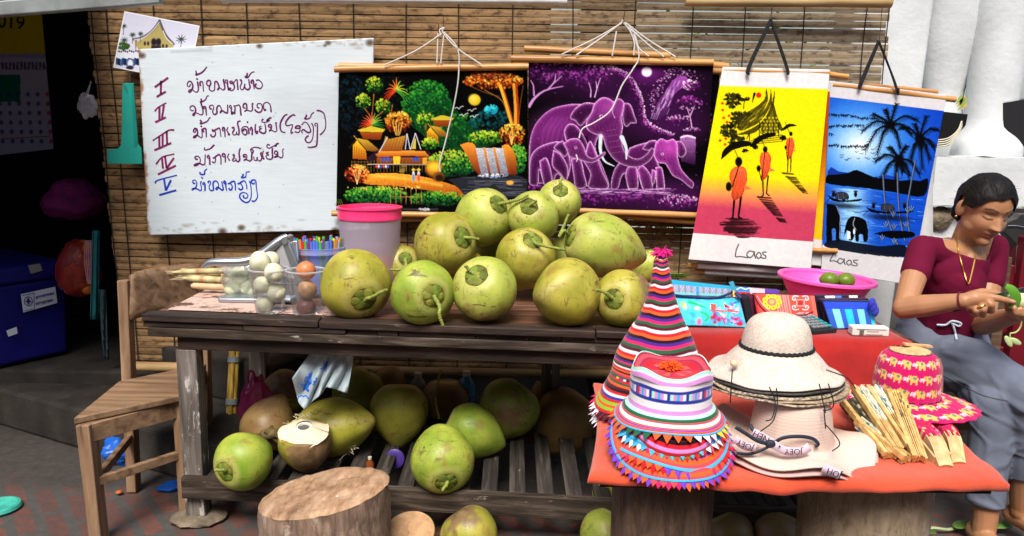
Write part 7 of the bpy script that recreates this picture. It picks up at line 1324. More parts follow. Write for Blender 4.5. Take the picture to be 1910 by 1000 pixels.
q = MB(); q.prism([at(x, y, Y=2.27) for x, y in ((1360, 527), (1368, 525), (1374, 541), (1366, 543))], V((0, .004, 0))); props(q.build('cloth_tab', plain('turquoise_cotton', (.06, .38, .55, 1), .85)), 'small turquoise cloth tab sticking up between the back pouches', 'tab')
def pt4(a):
    wash(a, (228, 74, 56)); 
    for u in np.linspace(.36, .56, 6): a.put(np.s_[:, :], (np.abs(a.u - u) < .012) * .8, (246, 150, 150))
    a.put(np.s_[:, :], (a.u > .93) * .6, (240, 120, 110)); a.put(np.s_[:, :], (a.u < .04) * .6, (150, 20, 50))
    cx, cy = 1440, 563
    for k in range(9): an = k * .698; a.ell(cx + 13.5 * math.cos(an), cy + 11 * math.sin(an), 5, 4.6, (206, 214, 50)); a.ell(cx + 13.5 * math.cos(an), cy + 11 * math.sin(an), 1.5, 1.5, (226, 60, 50))
    a.ell(cx, cy, 8, 7, (236, 120, 110)); a.ell(cx, cy, 4.5, 4, (232, 170, 90)); 
    def ring(cx, cy, s=1.0):
        for sx in (-1, 1):
            for sy in (-1, 1): a.stroke([(cx + sx * 4 * s, cy + sy * 12 * s), (cx + sx * 12 * s, cy + sy * 13 * s), (cx + sx * 15 * s, cy + sy * 7 * s), (cx + sx * 10 * s, cy + sy * 5 * s), (cx + sx * 10 * s, cy + sy * 9 * s)], 1.8 * s, (246, 214, 224), n=14)
        a.stroke([(cx - 7 * s, cy - 6 * s), (cx + 7 * s, cy - 6 * s), (cx + 7 * s, cy + 6 * s), (cx - 7 * s, cy + 6 * s), (cx - 7 * s, cy - 6 * s)], 1, (246, 214, 220)); a.ell(cx, cy, 4, 4, (216, 30, 40))
    ring(1493, 565); ring(1500, 594, .8); ring(1432, 594, .8); ring(1470, 596, .7)
    a.stroke([(1406, 552), (1420, 574), (1440, 588), (1470, 592), (1500, 588), (1516, 582)], 3.2, (90, 14, 40), n=24); a.stroke([(1412, 552), (1425, 571), (1444, 583), (1470, 587), (1500, 583)], 1.2, (246, 170, 190), n=24)
pouch([(1405, 548), (1519, 552), (1528, 606), (1416, 607)], UZ, .4, 'orange red embroidered purse with a curved flap and yellow flower', pt4, Yb=2.12, extra=plain('maroon_lining', (.10, .012, .03, 1), .85))
for i, (x, lab, cc) in enumerate(((1386, 'black folded pouch squeezed between the blue and the orange purses', (.012, .012, .02, 1)), (1396, 'dark maroon pouch edge beside the orange embroidered purse', (.09, .01, .03, 1)))):
    q = MB(); q.prism([at(px, py, Y=2.15 + .01 * i) for px, py in ((x - 2, 556), (x + 12, 552), (x + 22, 606), (x + 8, 610))], V((0, .05, 0))); t = thing('cloth_pouch', at(x, 606, Y=2.15), lab, 'pouch', 'embroidered and patchwork pouches'); q.build('body', plain('dark_pouch_%d' % i, cc, .9), t, smooth=False, bevel=.004)
def pt6(a):
    wash(a, (46, 90, 190)); 
    for u0, u1, c in ((.14, .30, (130, 220, 246)), (.40, .55, (40, 190, 220)), (.66, .80, (120, 216, 246)), (.92, 1.0, (50, 200, 226))): a.put(np.s_[:, :], ((a.u > u0) & (a.u < u1)) * 1.0, c)
    a.put(np.s_[:, :], (a.v < .30) * 1.0, (40, 70, 206)); a.put(np.s_[:, :], (a.v < .04) * 1.0, (14, 20, 60)); a.put(np.s_[:, :], (a.v > .97) * .6, (20, 40, 110))
pouch([(1534, 560), (1627, 562), (1634, 612), (1551, 614)], UZ, .3, 'bright blue striped zip purse standing behind the small white box', pt6, Yb=2.10)
def pt7(a):
    wash(a, (20, 24, 44)); 
    for u0, u1, c in ((.22, .42, (226, 226, 214)), (.42, .58, (70, 110, 190)), (.74, .92, (214, 214, 196))): a.put(np.s_[:, :], ((a.u > u0) & (a.u < u1)) * 1.0, c)
pouch([(1520, 552), (1606, 551), (1612, 606), (1530, 606)], UZ, .3, 'navy and white striped pouch just behind the bright blue one', pt7, Yb=2.15, extra=plain('navy_lining', (.015, .02, .05, 1), .85))
pouch([(1528, 558), (1620, 557), (1627, 608), (1542, 611)], UZ, .3, 'maroon edged dark pouch sandwiched between the blue striped ones', lambda a: wash(a, (30, 20, 46)), Yb=2.125, extra=plain('plum_lining', (.08, .01, .05, 1), .85))
q = MB(); p = at(1628, 566, Y=2.09)
for i in range(3): q.ell(p + V((.006 * i, .006, -.012 * i)), (.010, .008, .014), None, 12, 8, lambda p: p * (1 + .3 * noise.noise(p * 2)))
props(q.build('cloth_tassel', plain('royal_blue_cloth', (.03, .04, .40, 1), .85)), 'crumpled royal blue cloth tassel at the zip end of the bright blue purse', 'tassel')
# basin with limes
bx = at(1537, 548, Y=2.45); rimz = at(1537, 517, Y=2.45).z; k = depth(bx) / F; Rr_ = 85 * k; bz = UZ; Hb_ = rimz - bz
bs_ = thing('plastic_basin', (bx.x, 2.45, bz), 'round bright pink plastic basin holding limes', 'basin'); q = MB(); P = bez([(.001, .004, 0), (Rr_ * .55, .003, 0), (Rr_ * .68, .010, 0), (Rr_ * .80, Hb_ * .4, 0), (Rr_ * .92, Hb_ * .82, 0), (Rr_ * .945, Hb_ * .97, 0), (Rr_ * 1.0, Hb_, 0), (Rr_ * 1.005, Hb_ - .008, 0)], 50); q.lathe([(p.x, p.y) for p in P], 72, Matrix.Translation((bx.x, 2.45, bz)) @ Matrix.Rotation(rad(2.5), 4, 'Y')); q.build('bowl', plain('bubblegum_plastic', (.80, .10, .42, 1), .35, .05, 12, 0), bs_, ang=180, solid=.003, soff=-1)
for i, (px, py) in enumerate(((1547, 516), (1578, 517))):
    c = at(px, py + 6, Y=2.43 + .02 * i); c.z = max(c.z, bz + .05); tl = thing('lime', c - V((0, 0, .028)), ['green lime in the pink basin, the larger one left of the other', 'green lime at the right inside the pink basin'][i], 'lime', 'limes in the pink basin'); q = MB(); q.ell(c, (.029, .027, .025), Matrix.Rotation(.4 * i, 3, 'Z'), 24, 14, lambda p: V((p.x * (1 + .12 * abs(p.x) ** 6), p.y, p.z))); q.build('rind', plain('lime_skin_%d' % i, (.12, .19, .015, 1), .35, .2, 60, .3, 300), tl, ang=180)
lw2 = MB(); lw2.ell(V((bx.x + .02, 2.44, bz + .022)), (.10, .09, .02), None, 20, 10, lambda p: p * (1 + .1 * noise.noise(p * 4))); props(lw2.build('lime_leaves', plain('dark_leaf', (.05, .10, .015, 1), .5)), 'heap of dark leaves in the bottom of the pink basin under the limes', 'leaves')
# calculator
ca = thing('calculator', at(1508, 612, Y=2.07), 'black desk calculator with grey and teal keys propped behind the cream straw hat', 'calculator'); c4 = [at(1452, 590, Y=2.13), at(1500, 586, Y=2.16), at(1561, 622, Y=2.06), at(1516, 634, Y=2.03)]
c4 = [V((p.x, p.y, UZ + .006 + (.034 if i < 2 else .008))) for i, p in enumerate(c4)]; q = MB(); q.hexa([p - V((0, 0, .014)) for p in c4], c4); q.build('case', plain('black_plastic', (.018, .02, .024, 1), .35, .1, 20, 0), ca, smooth=False, bevel=.003)
nrm = (c4[1] - c4[0]).cross(c4[3] - c4[0]).normalized(); nrm = nrm if nrm.z > 0 else -nrm; cp = lambda u, v: (c4[0] * (1 - u) + c4[1] * u) * (1 - v) + (c4[3] * (1 - u) + c4[2] * u) * v
q = MB(); q.prism([cp(.1, .04) + nrm * .001, cp(.9, .04) + nrm * .001, cp(.9, .26) + nrm * .001, cp(.1, .26) + nrm * .001], nrm * .001); q.build('display', plain('display_glass', (.16, .06, .07, 1), .15, 0, 10, 0), ca, smooth=False)
for i in range(5):
    for j in range(5):
        u, v = .12 + .16 * i, .34 + .125 * j; q = MB(); q.prism([cp(u, v) + nrm * .0005, cp(u + .12, v) + nrm * .0005, cp(u + .12, v + .085) + nrm * .0005, cp(u, v + .085) + nrm * .0005], nrm * .005)
        q.build('key', plain('key_%d' % (i == 4), (.02, .30, .33, 1) if (i == 4 or j == 0 and i > 2) else (.20, .22, .23, 1), .4, 0, 10, 0) if (i, j) == (0, 0) else (bpy.data.materials.get('key_1') or plain('key_1', (.02, .30, .33, 1), .4, 0, 10, 0)) if i == 4 else bpy.data.materials['key_0'], ca, smooth=False, bevel=.001)
# white box
wbx = thing('white_box', at(1622, 616, Y=2.04), 'small white plastic box with a printed side before the bright blue purse', 'box'); c = at(1622, 612, Y=2.04); q = MB(); wd = 67 * depth(c) / F; zc_ = UZ + .014; Rb = Matrix.Rotation(-.06, 3, 'Z'); q.box((c.x, 2.045, zc_), (wd, .035, .025), Rb); q.build('case', plain('ivory_plastic', (.66, .66, .60, 1), .4, .06, 30, 0), wbx, smooth=False, bevel=.004, seg=3)
q = MB(); q.mi = 0; q.box((c.x - wd * .27, 2.0262, zc_ - .001), (.011, .0012, .012), Rb, (.12, .11, .10, 1)); q.box((c.x + .008, 2.0262, zc_ - .007), (.045, .0012, .0012), Rb, (.25, .2, .2, 1)); q.box((c.x + .004, 2.0262, zc_ + .003), (.03, .0012, .004), Rb, (.6, .45, .45, 1)); q.box((c.x + wd * .36, 2.0262, zc_ - .001), (.01, .0012, .004), Rb, (.05, .05, .05, 1)); q.box((c.x, 2.0262, zc_ + .0075), (wd * .8, .0012, .0008), Rb, (.3, .3, .28, 1)); q.build('printing', m_tex, wbx, smooth=False)
lf = MB()
for i in range(9): p = at(1240 + 9 * (i % 3), 514 + 3 * (i // 3), Y=2.42); lf.add([p, p + V((.02, -.01, .008)), p + V((.045, 0, .004)), p + V((.02, .012, .006))], [(0, 1, 2, 3)])
props(lf.build('leaf_sprig', plain('sprig_green', (.10, .20, .03, 1), .5), smooth=False, solid=.001), 'green leaf sprig lying behind the turquoise pouch', 'leaves')
# ---------------------------------------------------------------- the seated woman
from mathutils.bvhtree import BVHTree
def cap(q, a, b, r0, r1, n=14, k=6):
    a, b = V(a), V(b); L = (b - a).length; d = (b - a).normalized(); pts, rs_ = [], []
    for i in range(k): t = math.pi / 2 * (1 - i / k); pts.append(a - d * r0 * math.sin(t)); rs_.append(max(.0006, r0 * math.cos(t)))
    pts.append(a); rs_.append(r0); pts.append(b); rs_.append(r1)
    for i in range(1, k + 1): t = math.pi / 2 * i / k; pts.append(b + d * r1 * math.sin(t)); rs_.append(max(.0006, r1 * math.cos(t)))
    q.tube(pts, rs_, n)
def chain(q, pts, rs_):
    for i in range(len(pts) - 1): cap(q, pts[i], pts[i + 1], rs_[i], rs_[i + 1])
def rim(b, it=14):
    bd = {v: [e.other_vert(v) for e in v.link_edges if e.is_boundary] for v in b.verts if v.is_boundary}
    for _ in range(it):
        new = {v: v.co * .4 + sum((n.co for n in ns), V((0, 0, 0))) * (.6 / len(ns)) for v, ns in bd.items() if ns}
        for v, c in new.items(): v.co = c
def remesh(q, name, mats, parent, vox, sm=6, fn=None, cf=None, dele=None, ang=180, solid=0):
    me = bpy.data.meshes.new('tmp'); me.from_pydata(q.v, [], q.f); o = bpy.data.objects.new('tmp', me); sc.collection.objects.link(o)
    m = o.modifiers.new('r', 'REMESH'); m.mode = 'VOXEL'; m.voxel_size = vox; m2 = o.modifiers.new('s', 'SMOOTH'); m2.factor = .5; m2.iterations = sm
    dg = bpy.context.evaluated_depsgraph_get(); nm = bpy.data.meshes.new_from_object(o.evaluated_get(dg)); bpy.data.objects.remove(o); nm.name = name
    n = len(nm.vertices); P = np.zeros(n * 3); nm.vertices.foreach_get('co', P); P = P.reshape(-1, 3); Nn = np.zeros(n * 3); nm.vertices.foreach_get('normal', Nn); Nn = Nn.reshape(-1, 3)
    if fn: P = fn(P, Nn)
    nm.vertices.foreach_set('co', (P - np.array(ORG[parent.name])).ravel())
    ca = nm.color_attributes.new('Col', 'FLOAT_COLOR', 'POINT'); C_ = np.ones((n, 4)); 
    if cf: C_[:, :3] = cf(P, Nn)
    ca.data.foreach_set('color', C_.ravel().astype(np.float32))
    if dele:
        kill = dele(P); b = bmesh.new(); b.from_mesh(nm); b.verts.ensure_lookup_table(); bmesh.ops.delete(b, geom=[b.verts[i] for i in np.nonzero(kill)[0]], context='VERTS'); rim(b); b.to_mesh(nm); b.free()
    nm.materials.clear(); nm.materials.append(mats); return fin(nm, name, parent, True, ang=ang, solid=solid, soff=-1), BVHTree.FromPolygons([tuple(x) for x in P], [tuple(p.vertices) for p in nm.polygons]) if not dele else None
def proj(P):
    d = (P - np.array(CAM)) @ np.array(RC); return CX + F * d[:, 0] / -d[:, 2], CY - F * d[:, 1] / -d[:, 2]
Pv, Ch, Nk = at(1752, 640, Y=2.42), at(1776, 520, Y=2.37), at(1800, 452, Y=2.37); Hd = at(1836, 392, Y=2.315)
S1, E1, W1 = at(1721, 465, Y=2.33), at(1686, 575, Y=2.19), at(1797, 561, Y=2.075); S2, E2, W2 = at(1852, 462, Y=2.42), at(1832, 606, Y=2.31), at(1892, 588, Y=2.12)
pers = thing('person', (Pv.x, Pv.y, 0), 'young woman in maroon top and grey trousers seated peeling a green vegetable', 'person')
lc = -ray(1834, 396).normalized(); lr = UP.cross(lc).normalized(); lu = lc.cross(lr); fd = (lr * .48 + lc * .72 - lu * .50).normalized(); hu = (lu * .86 + lr * .12); hu = (hu - fd * hu.dot(fd)).normalized(); hr = fd.cross(hu).normalized()
HM = np.array([hr, fd, hu])
HS = .90
def H(x, y, z): return Hd + (hr * x + fd * y + hu * z) * HS
q = MB(); HR = Matrix((hr, fd, hu)).transposed()
q.ell(H(0, -.012, .030), V((.073, .090, .084)) * HS, HR, 40, 28); q.ell(H(0, .012, -.020), V((.062, .072, .080)) * HS, HR, 36, 24); cap(q, H(0, .030, -.060), H(0, .057, -.080), .038, .021); cap(q, H(.030, .022, -.045), H(-.030, .022, -.045), .030, .030)
for s in (-1, 1): q.ell(H(s * .074, -.012, -.004), V((.009, .019, .030)) * HS, HR @ Matrix.Rotation(s * .35, 3, 'Z'), 18, 12)
cap(q, Nk - V((0, -.01, .03)), H(0, -.02, -.06), .042, .040); chain(q, [S1, Nk - V((0, 0, .045)), S2], [.037, .05, .037]); cap(q, Nk - V((0, 0, .06)), Ch, .065, .085); cap(q, Ch, Pv, .083, .085)
chain(q, [S1, S1.lerp(E1, .5), E1], [.039, .036, .030]); chain(q, [E1, E1.lerp(W1, .35), W1], [.031, .032, .021]); chain(q, [S2, S2.lerp(E2, .5), E2], [.042, .038, .032]); chain(q, [E2, E2.lerp(W2, .35), W2], [.032, .033, .022])
def f3(lst, r): chain(q, [at(x, y, Y=yy) for x, y, yy in lst], r)
# right hand: palm, pointing index, curled fingers, thumb along the knife
f3([(1799, 561, 2.075), (1818, 556, 2.066), (1838, 556, 2.062)], [.021, .021, .016]); f3([(1806, 568, 2.072), (1822, 570, 2.064)], [.017, .013])
f3([(1836, 552, 2.062), (1858, 556, 2.052), (1876, 560, 2.048), (1891, 563, 2.046)], [.0105, .0098, .0085, .0068])
f3([(1836, 558, 2.058), (1848, 568, 2.046), (1850, 580, 2.058), (1840, 580, 2.078)], [.011, .0102, .0088, .007]); f3([(1827, 564, 2.058), (1834, 577, 2.048), (1834, 588, 2.062), (1824, 585, 2.08)], [.0105, .0098, .0085, .007]); f3([(1818, 568, 2.062), (1820, 580, 2.054), (1820, 588, 2.064), (1812, 584, 2.078)], [.009, .0085, .0078, .0065])
f3([(1808, 552, 2.085), (1832, 545, 2.092), (1850, 546, 2.094), (1864, 549, 2.092)], [.013, .0115, .0098, .0075])
# left hand below the vegetable
f3([(1890, 588, 2.12), (1903, 588, 2.10), (1918, 588, 2.085)], [.021, .021, .018]); f3([(1890, 586, 2.10), (1882, 577, 2.088), (1880, 566, 2.085)], [.012, .0105, .0085])
for i, (x, y) in enumerate(((1896, 580), (1907, 582), (1918, 582), (1928, 580))): f3([(x + 14, y + 12, 2.085), (x + 4, y + 10, 2.062), (x - 2, y + 3, 2.048), (x - 4, y - 6, 2.046)], [.0115, .0102, .009, .007])
# legs and feet
K1, A1 = at(1915, 742, Y=2.10), at(1907, 945, Y=2.16); K2, A2 = at(1850, 752, Y=2.14), at(1838, 965, Y=2.13)
chain(q, [K2, K2.lerp(A2, .35), A2, V((A2.x, A2.y, .055))], [.045, .047, .034, .033]); chain(q, [K1, K1.lerp(A1, .35), A1, V((A1.x, A1.y, .10))], [.045, .047, .033, .032])
for A_2, zf, dx in ((A2, .03, -.02), (A1, .07, .05)): chain(q, [V((A_2.x, A_2.y + .03, zf + .005)), V((A_2.x + dx * .5, A_2.y - .07, zf + .004)), V((A_2.x + dx, A_2.y - .15, zf - .008))], [.032, .032, .020])
def face(P, N):
    L = (P - np.array(Hd)) @ HM.T / HS; x, y, z = L.T; ax = np.abs(x); f = np.clip((y - .015) / .03, 0, 1) * (np.linalg.norm(L, axis=1) < .16); g = lambda u, c, w: np.exp(-((u - c) / w) ** 2)
    t = np.clip((.026 - z) / .050, 0, 1) * np.clip((z + .034) / .010, 0, 1)
    d = .021 * g(x, 0, .0105) * t ** 1.3 + .008 * g(ax, .0125, .007) * g(z, -.023, .008) - .007 * g(ax, .031, .017) * g(z, .012, .011) + .0048 * g(ax, .032, .013) * g(z, .008, .0065) + .003 * g(z, .032, .010) * g(ax, .028, .022)
    d += .0065 * g(x, 0, .019) * (g(z, -.046, .0055) + .95 * g(z, -.0575, .006)) - .0035 * g(x, 0, .022) * g(z, -.0515, .0022) + .002 * g(x, 0, .016) * g(z, -.082, .012) + .004 * g(ax, .040, .018) * g(z, -.022, .02) - .003 * g(x, 0, .012) * g(z, -.068, .005)
    return P + (d * f * HS)[:, None] * np.array(fd)
def fcol(P, N):
    L = (P - np.array(Hd)) @ HM.T / HS; x, y, z = L.T; ax = np.abs(x); on = (np.linalg.norm(L, axis=1) < .17) * (y > .02); base = np.array((.40, .195, .098)); n = np.array([noise.noise(V(p * 22)) for p in P]); C = base * (1 + .10 * n)[:, None]
    def put(m, c): C[:] = C * (1 - m[:, None]) + np.array(c) * m[:, None]
    g = lambda u, c, w: np.exp(-((u - c) / w) ** 2)
    zb = .031 + .005 * g(ax, .032, .014) - .10 * np.clip(ax - .036, 0, 1); put(on * np.clip(1.5 - np.abs(z - zb) / .0032, 0, 1) * np.clip((ax - .010) / .004, 0, 1) * np.clip((.052 - ax) / .006, 0, 1) * .88, (.018, .012, .01))
    ze = .0035 - .0035 * g(ax, .032, .010) + .002; put(on * np.clip(1.4 - np.abs(z - ze) / .0030, 0, 1) * np.clip((ax - .016) / .004, 0, 1) * np.clip((.047 - ax) / .004, 0, 1) * .95, (.012, .008, .008))
    put(on * g(ax, .032, .016) * g(z, .014, .008) * .28, (.20, .085, .045)); put(on * np.clip(1.5 - np.hypot(x / .021, (z + .0515) / .0105), 0, 1) * .72, (.40, .10, .085)); put(on * g(x, 0, .02) * g(z, -.0513, .0016) * .7, (.12, .03, .03)); put(on * g(ax, .0075, .0035) * g(z, -.031, .003) * .8, (.08, .03, .02)); put(on * g(ax, .045, .016) * g(z, -.022, .015) * .22, (.48, .17, .10))
    px, py = proj(P); nail = ((np.hypot(px - 1889, py - 561.5) < 3.6) | (np.hypot(px - 1892, py - 574) < 2.6) | (np.hypot(px - 1904, py - 576) < 2.6)) * .6; put(nail, (.55, .32, .26)); return np.clip(C, .005, 1)
m_skin = plain('skin', None, .45, .06, 30, .08, 300, vcol=True, spec=.4); m_skin.node_tree.nodes['Principled BSDF'].inputs['Subsurface Weight'].default_value = .08; m_skin.node_tree.nodes['Principled BSDF'].inputs['Subsurface Radius'].default_value = (.01, .004, .002)
body, bv = remesh(q, 'body', m_skin, pers, .0028, 5, face, fcol)
# hair
q = MB(); hs = V((5, 2, 1))
def hairfn(p):
    n = noise.noise(V((p.x * 3, p.y * 3, p.z * 3)) + hs); st_ = noise.noise(V((p.x * 26, p.y * 5, p.z * 8)) + hs); s = 1 + .035 * n + .018 * st_; e = .10 * max(0, p.z) * max(0, .4 + p.y * .4); return V((p.x * s, p.y * s - .02 * max(0, -p.z), p.z * s + e))
def keep(p):
    ax = abs(p.x); hl = .53 - .60 * ax * ax - .05 * math.sin(p.x * 9) + .05 * noise.noise(V((p.x * 14, p.y * 6, 2))); side = -.05 if p.y < .42 else .1
    if p.y > .12: return p.z > (hl if ax < .72 else max(-.05, hl - (ax - .72) * 5.0) if p.y < .55 else hl)
    if p.y > -.16: return p.z > (.16 if p.y < .04 else -.22)
    return p.z > -.93
nu, nv = 220, 140; vs, ok = [], []
for j in range(nv + 1):
    th = math.pi * j / nv
    for k in range(nu):
        a = 2 * math.pi * k / nu; p = V((math.sin(th) * math.cos(a), math.sin(th) * math.sin(a), -math.cos(th))); ok.append(keep(p)); h = hairfn(p); vs.append(H(h.x * .0835, h.y * .099 - .012, h.z * .097 + .022))
fs = []
for j in range(nv):
    for k in range(nu):
        f = (j * nu + k, j * nu + (k + 1) % nu, (j + 1) * nu + (k + 1) % nu, (j + 1) * nu + k)
        if all(ok[i] for i in f): fs.append(f)
bb = bmesh.new(); vv_ = [bb.verts.new(v) for v in vs]
for f in fs:
    try: bb.faces.new([vv_[i] for i in f])
    except ValueError: pass
bmesh.ops.delete(bb, geom=[v for v in bb.verts if not v.link_faces], context='VERTS'); rim(bb, 20); bb.verts.index_update(); q.add([v.co.copy() for v in bb.verts], [[v.index for v in f.verts] for f in bb.faces]); bb.free(); q.ell(H(0, -.082, -.040), (.040, .026, .045), HR, 26, 16, lambda p: p * (1 + .12 * noise.noise(p * 3) + .03 * noise.noise(V((p.x * 20, p.y * 4, p.z * 4)))))
rr = random.Random(12)
for i in range(90):
    a_ = rr.uniform(0, 6.28); zz = rr.uniform(-.75, .35); y_ = math.sin(a_)
    if y_ > .15 and zz < .62: zz = rr.uniform(.60, .72) if rr.random() < .4 else .75
    if y_ <= .15 and y_ > -.2 and zz < .15: zz = .2
    r_ = math.sqrt(1 - zz * zz); b0 = H(r_ * math.cos(a_) * .085, r_ * y_ * .101 - .012, zz * .101 + .026); o_ = (b0 - Hd).normalized(); d = V((rr.gauss(0, 1), rr.gauss(0, 1), rr.gauss(-.2, .8))).normalized() * .6 + o_ * .10; l = rr.uniform(.012, .030); q.tube([b0 - o_ * .003, b0 + d * l * .6 + o_ * .001, b0 + d * l + o_ * rr.uniform(-.002, .004)], [.0003, .0003, .0002], 4)
for x, y in ((1896, 358), (1899, 366), (1896, 374), (1894, 350)): b0 = at(1884, y + 4, Y=2.24); q.tube([b0, at(x - 4, y, Y=2.23), at(x + 2, y + 7, Y=2.23)], .0004, 4)
m_hair = plain('black_hair', (.005, .004, .004, 1), .6, .5, 30, .8, 160, stretch=(1, 1, .3), spec=.2); q.build('hair', m_hair, pers, ang=180)
m_gold = plain('gold', (.75, .45, .10, 1), .3, .05, 20, 0, metal=1)
for s in (-1, 1): MB().ell(H(s * .082, -.006, -.034), .0038, None, 12, 8).build('earring', m_gold, pers)
# top
q = MB(); ins = lambda p: p
chain(q, [S1, Nk - V((0, .0, .05)), S2], [.043, .056, .043]); cap(q, Nk - V((0, .01, .07)), Ch - V((0, .012, 0)), .07, .096); cap(q, Ch - V((0, .012, 0)), Pv + V((0, -.005, .01)), .088, .092); chain(q, [S1, S1.lerp(E1, .40)], [.043, .042]); chain(q, [S2, S2.lerp(E2, .42)], [.046, .045])
q.ell(at(1784, 510, Y=2.315), (.075, .035, .06), None, 20, 14)
hole = [(1752, 400), (1754, 428), (1765, 462), (1782, 470), (1812, 480), (1842, 486), (1847, 470), (1853, 440), (1853, 380), (1752, 380)]
def inpoly(X, Y, pts):
    ins = np.zeros(X.shape, bool); k = len(pts)
    for i in range(k):
        (x1, y1), (x2, y2) = pts[i], pts[(i + 1) % k]
        if y1 != y2: ins ^= ((y1 > Y) != (y2 > Y)) & (X < (x2 - x1) * (Y - y1) / (y2 - y1) + x1)
    return ins
def wr(amp, sc_, st=(1, 1, 1)):
    def f(P, N): return P + N * np.array([amp * (noise.noise(V((p[0] * sc_ * st[0], p[1] * sc_ * st[1], p[2] * sc_ * st[2]))) + .5 * abs(noise.noise(V((p[0] * sc_ * 2.3, p[1] * 9, p[2] * sc_ * 1.9))))) for p in P])[:, None]
    return f
m_top = plain('maroon_jersey', (.115, .005, .026, 1), .85, .12, 20, .2, 900, spec=.1)
def kill(P): px, py = proj(P); return inpoly(px, py, hole)
top, _ = remesh(q, 'top', m_top, pers, .0034, 14, wr(.003, 10, (1, 1, .7)), None, kill, solid=.003)
# trousers
q = MB(); P0 = Pv + V((0, 0, -.035)); cap(q, P0 + V((-.03, .0, .02)), P0 + V((.05, .02, .02)), .118, .112); M1 = P0 + V((-.05, -.02, -.01)); M2 = P0 + V((.07, -.02, -.015))
C1 = at(1905, 888, Y=2.15); C2 = at(1840, 938, Y=2.135); chain(q, [M1, M1.lerp(K1, .5) + V((0, 0, .03)), K1], [.10, .083, .066]); chain(q, [K1, K1.lerp(C1, .45), C1, C1 + (C1 - K1).normalized() * .07], [.062, .056, .050, .050]); chain(q, [M2, M2.lerp(K2, .5), K2], [.09, .07, .058]); chain(q, [K2 + V((.008, 0, 0)), K2.lerp(C2, .5), C2, C2 + (C2 - K2).normalized() * .07], [.060, .056, .050, .051])
def pants(P, N):
    d = np.array([.0035 * noise.noise(V((p[0] * 9 + p[2] * 9, p[1] * 8, p[2] * 12 - p[0] * 7))) + .0055 * max(0, 1 - abs(noise.noise(V((p[0] * 5 - p[2] * 9, p[1] * 4, p[2] * 7 + p[0] * 3)))) * 6) + .0035 * max(0, 1 - abs(noise.noise(V((p[0] * 11 + p[2] * 9, p[1] * 7, p[2] * 13)) + V((9, 0, 0)))) * 6) for p in P]); return P + N * d[:, None]
m_pants = plain('grey_cotton_trousers', (.14, .16, .215, 1), .85, .16, 14, .3, 700, spec=.1)
def ends(P): d2 = np.hypot(P[:, 0] - C2.x, P[:, 1] - C2.y); d1 = np.hypot(P[:, 0] - C1.x, P[:, 1] - C1.y); return ((P[:, 2] < C2.z) & (d2 <= d1)) | ((P[:, 2] < C1.z) & (d1 < d2))
remesh(q, 'trousers', m_pants, pers, .005, 6, pants, None, ends, solid=.003); 
def drop(ob, pxs, off=.004):
    dg = bpy.context.evaluated_depsgraph_get(); out = []
    for x, y in pxs:
        best = None
        for o in ob:
            iv = o.matrix_world.inverted(); ok_, loc, nn, _i = o.ray_cast(iv @ CAM, ray(x, y).normalized())
            if ok_:
                w_ = o.matrix_world @ loc
                if best is None or (w_ - CAM).length < (best - CAM).length: best = w_
        if best is not None: out.append(best - ray(x, y).normalized() * off)
    return out
bpy.context.view_layer.update(); tro = [o for o in pers.children if o.name.startswith('trousers')]
def line(name, pxs, r, m, obs, n=30, off=.003):
    p = drop(obs, [(a.x, a.y) for a in bez(pxs, n)], off)
    if len(p) > 2: MB().tube(p, r, 6).build(name, m, pers)
line('necklace', [(1780, 424), (1788, 470), (1798, 508), (1806, 530), (1812, 512), (1818, 486), (1820, 472)], .0021, m_gold, [body, top], 40)
m_lace = plain('pale_blue_lace', (.50, .56, .66, 1), .8); line('drawstring', [(1748, 606), (1764, 606), (1776, 599), (1792, 603), (1788, 608), (1776, 603)], .0035, m_lace, tro + [top], 26, .006); line('drawstring', [(1776, 602), (1781, 618), (1784, 634)], .0035, m_lace, tro + [top], 12, .006); line('leg_gap_line', [(1746, 694), (1790, 716), (1835, 738), (1880, 748)], .0012, plain('leg_gap_shade', (.07, .08, .10, 1), .9), tro, 26, .0005)  # last dark line paints the shaded gap under the crossing thigh
wd_ = (W1 - E1).normalized(); b_ = frame_from(wd_); MB().tube([W1 - wd_ * .004 + b_ @ V((.0245 * math.cos(a), .0245 * math.sin(a), .0)) for a in [6.2832 * i / 30 for i in range(31)]], .0023, 6, cap=False).build('bracelet', plain('maroon_thread', (.12, .004, .02, 1), .8), pers)
rp = at(1830, 572, Y=2.050); rd_ = (at(1834, 577, Y=2.048) - at(1827, 564, Y=2.058)).normalized(); b_ = frame_from(rd_); MB().tube([rp + b_ @ V((.0115 * math.cos(a), .0115 * math.sin(a), 0)) for a in [6.2832 * i / 24 for i in range(25)]], .002, 6, cap=False).build('ring', m_gold, pers)
# what she holds
kn = thing('kitchen_knife', at(1812, 572, Y=2.07), 'long bladed kitchen knife held under her pointing finger', 'knife'); q = MB(); a_, b_, c_ = at(1776, 577, Y=2.095), at(1822, 562, Y=2.082), at(1930, 540, Y=2.075); q.beam(a_, b_, .014, .022, up=UP); q.build('handle', plain('dark_horn', (.05, .04, .035, 1), .4), kn, bevel=.005)
q = MB(); q.prism([b_ + UP * .008, b_ - UP * .008, c_ - UP * .010, c_ + UP * .012], V((0, .0016, 0))); q.build('blade', plain('steel_blade', (.55, .56, .58, 1), .22, .1, 40, 0, metal=1), kn, smooth=False)
vg = thing('green_vegetable', at(1906, 572, Y=2.062), 'half peeled pale vegetable with a curl of green skin in her left hand', 'vegetable'); c = at(1908, 562, Y=2.064); q = MB(); q.ell(c, (.034, .022, .022), Matrix.Rotation(.2, 3, 'Y'), 26, 16); q.build('flesh', plain('pale_green_flesh', (.62, .68, .36, 1), .4, .12, 40, .1), vg)
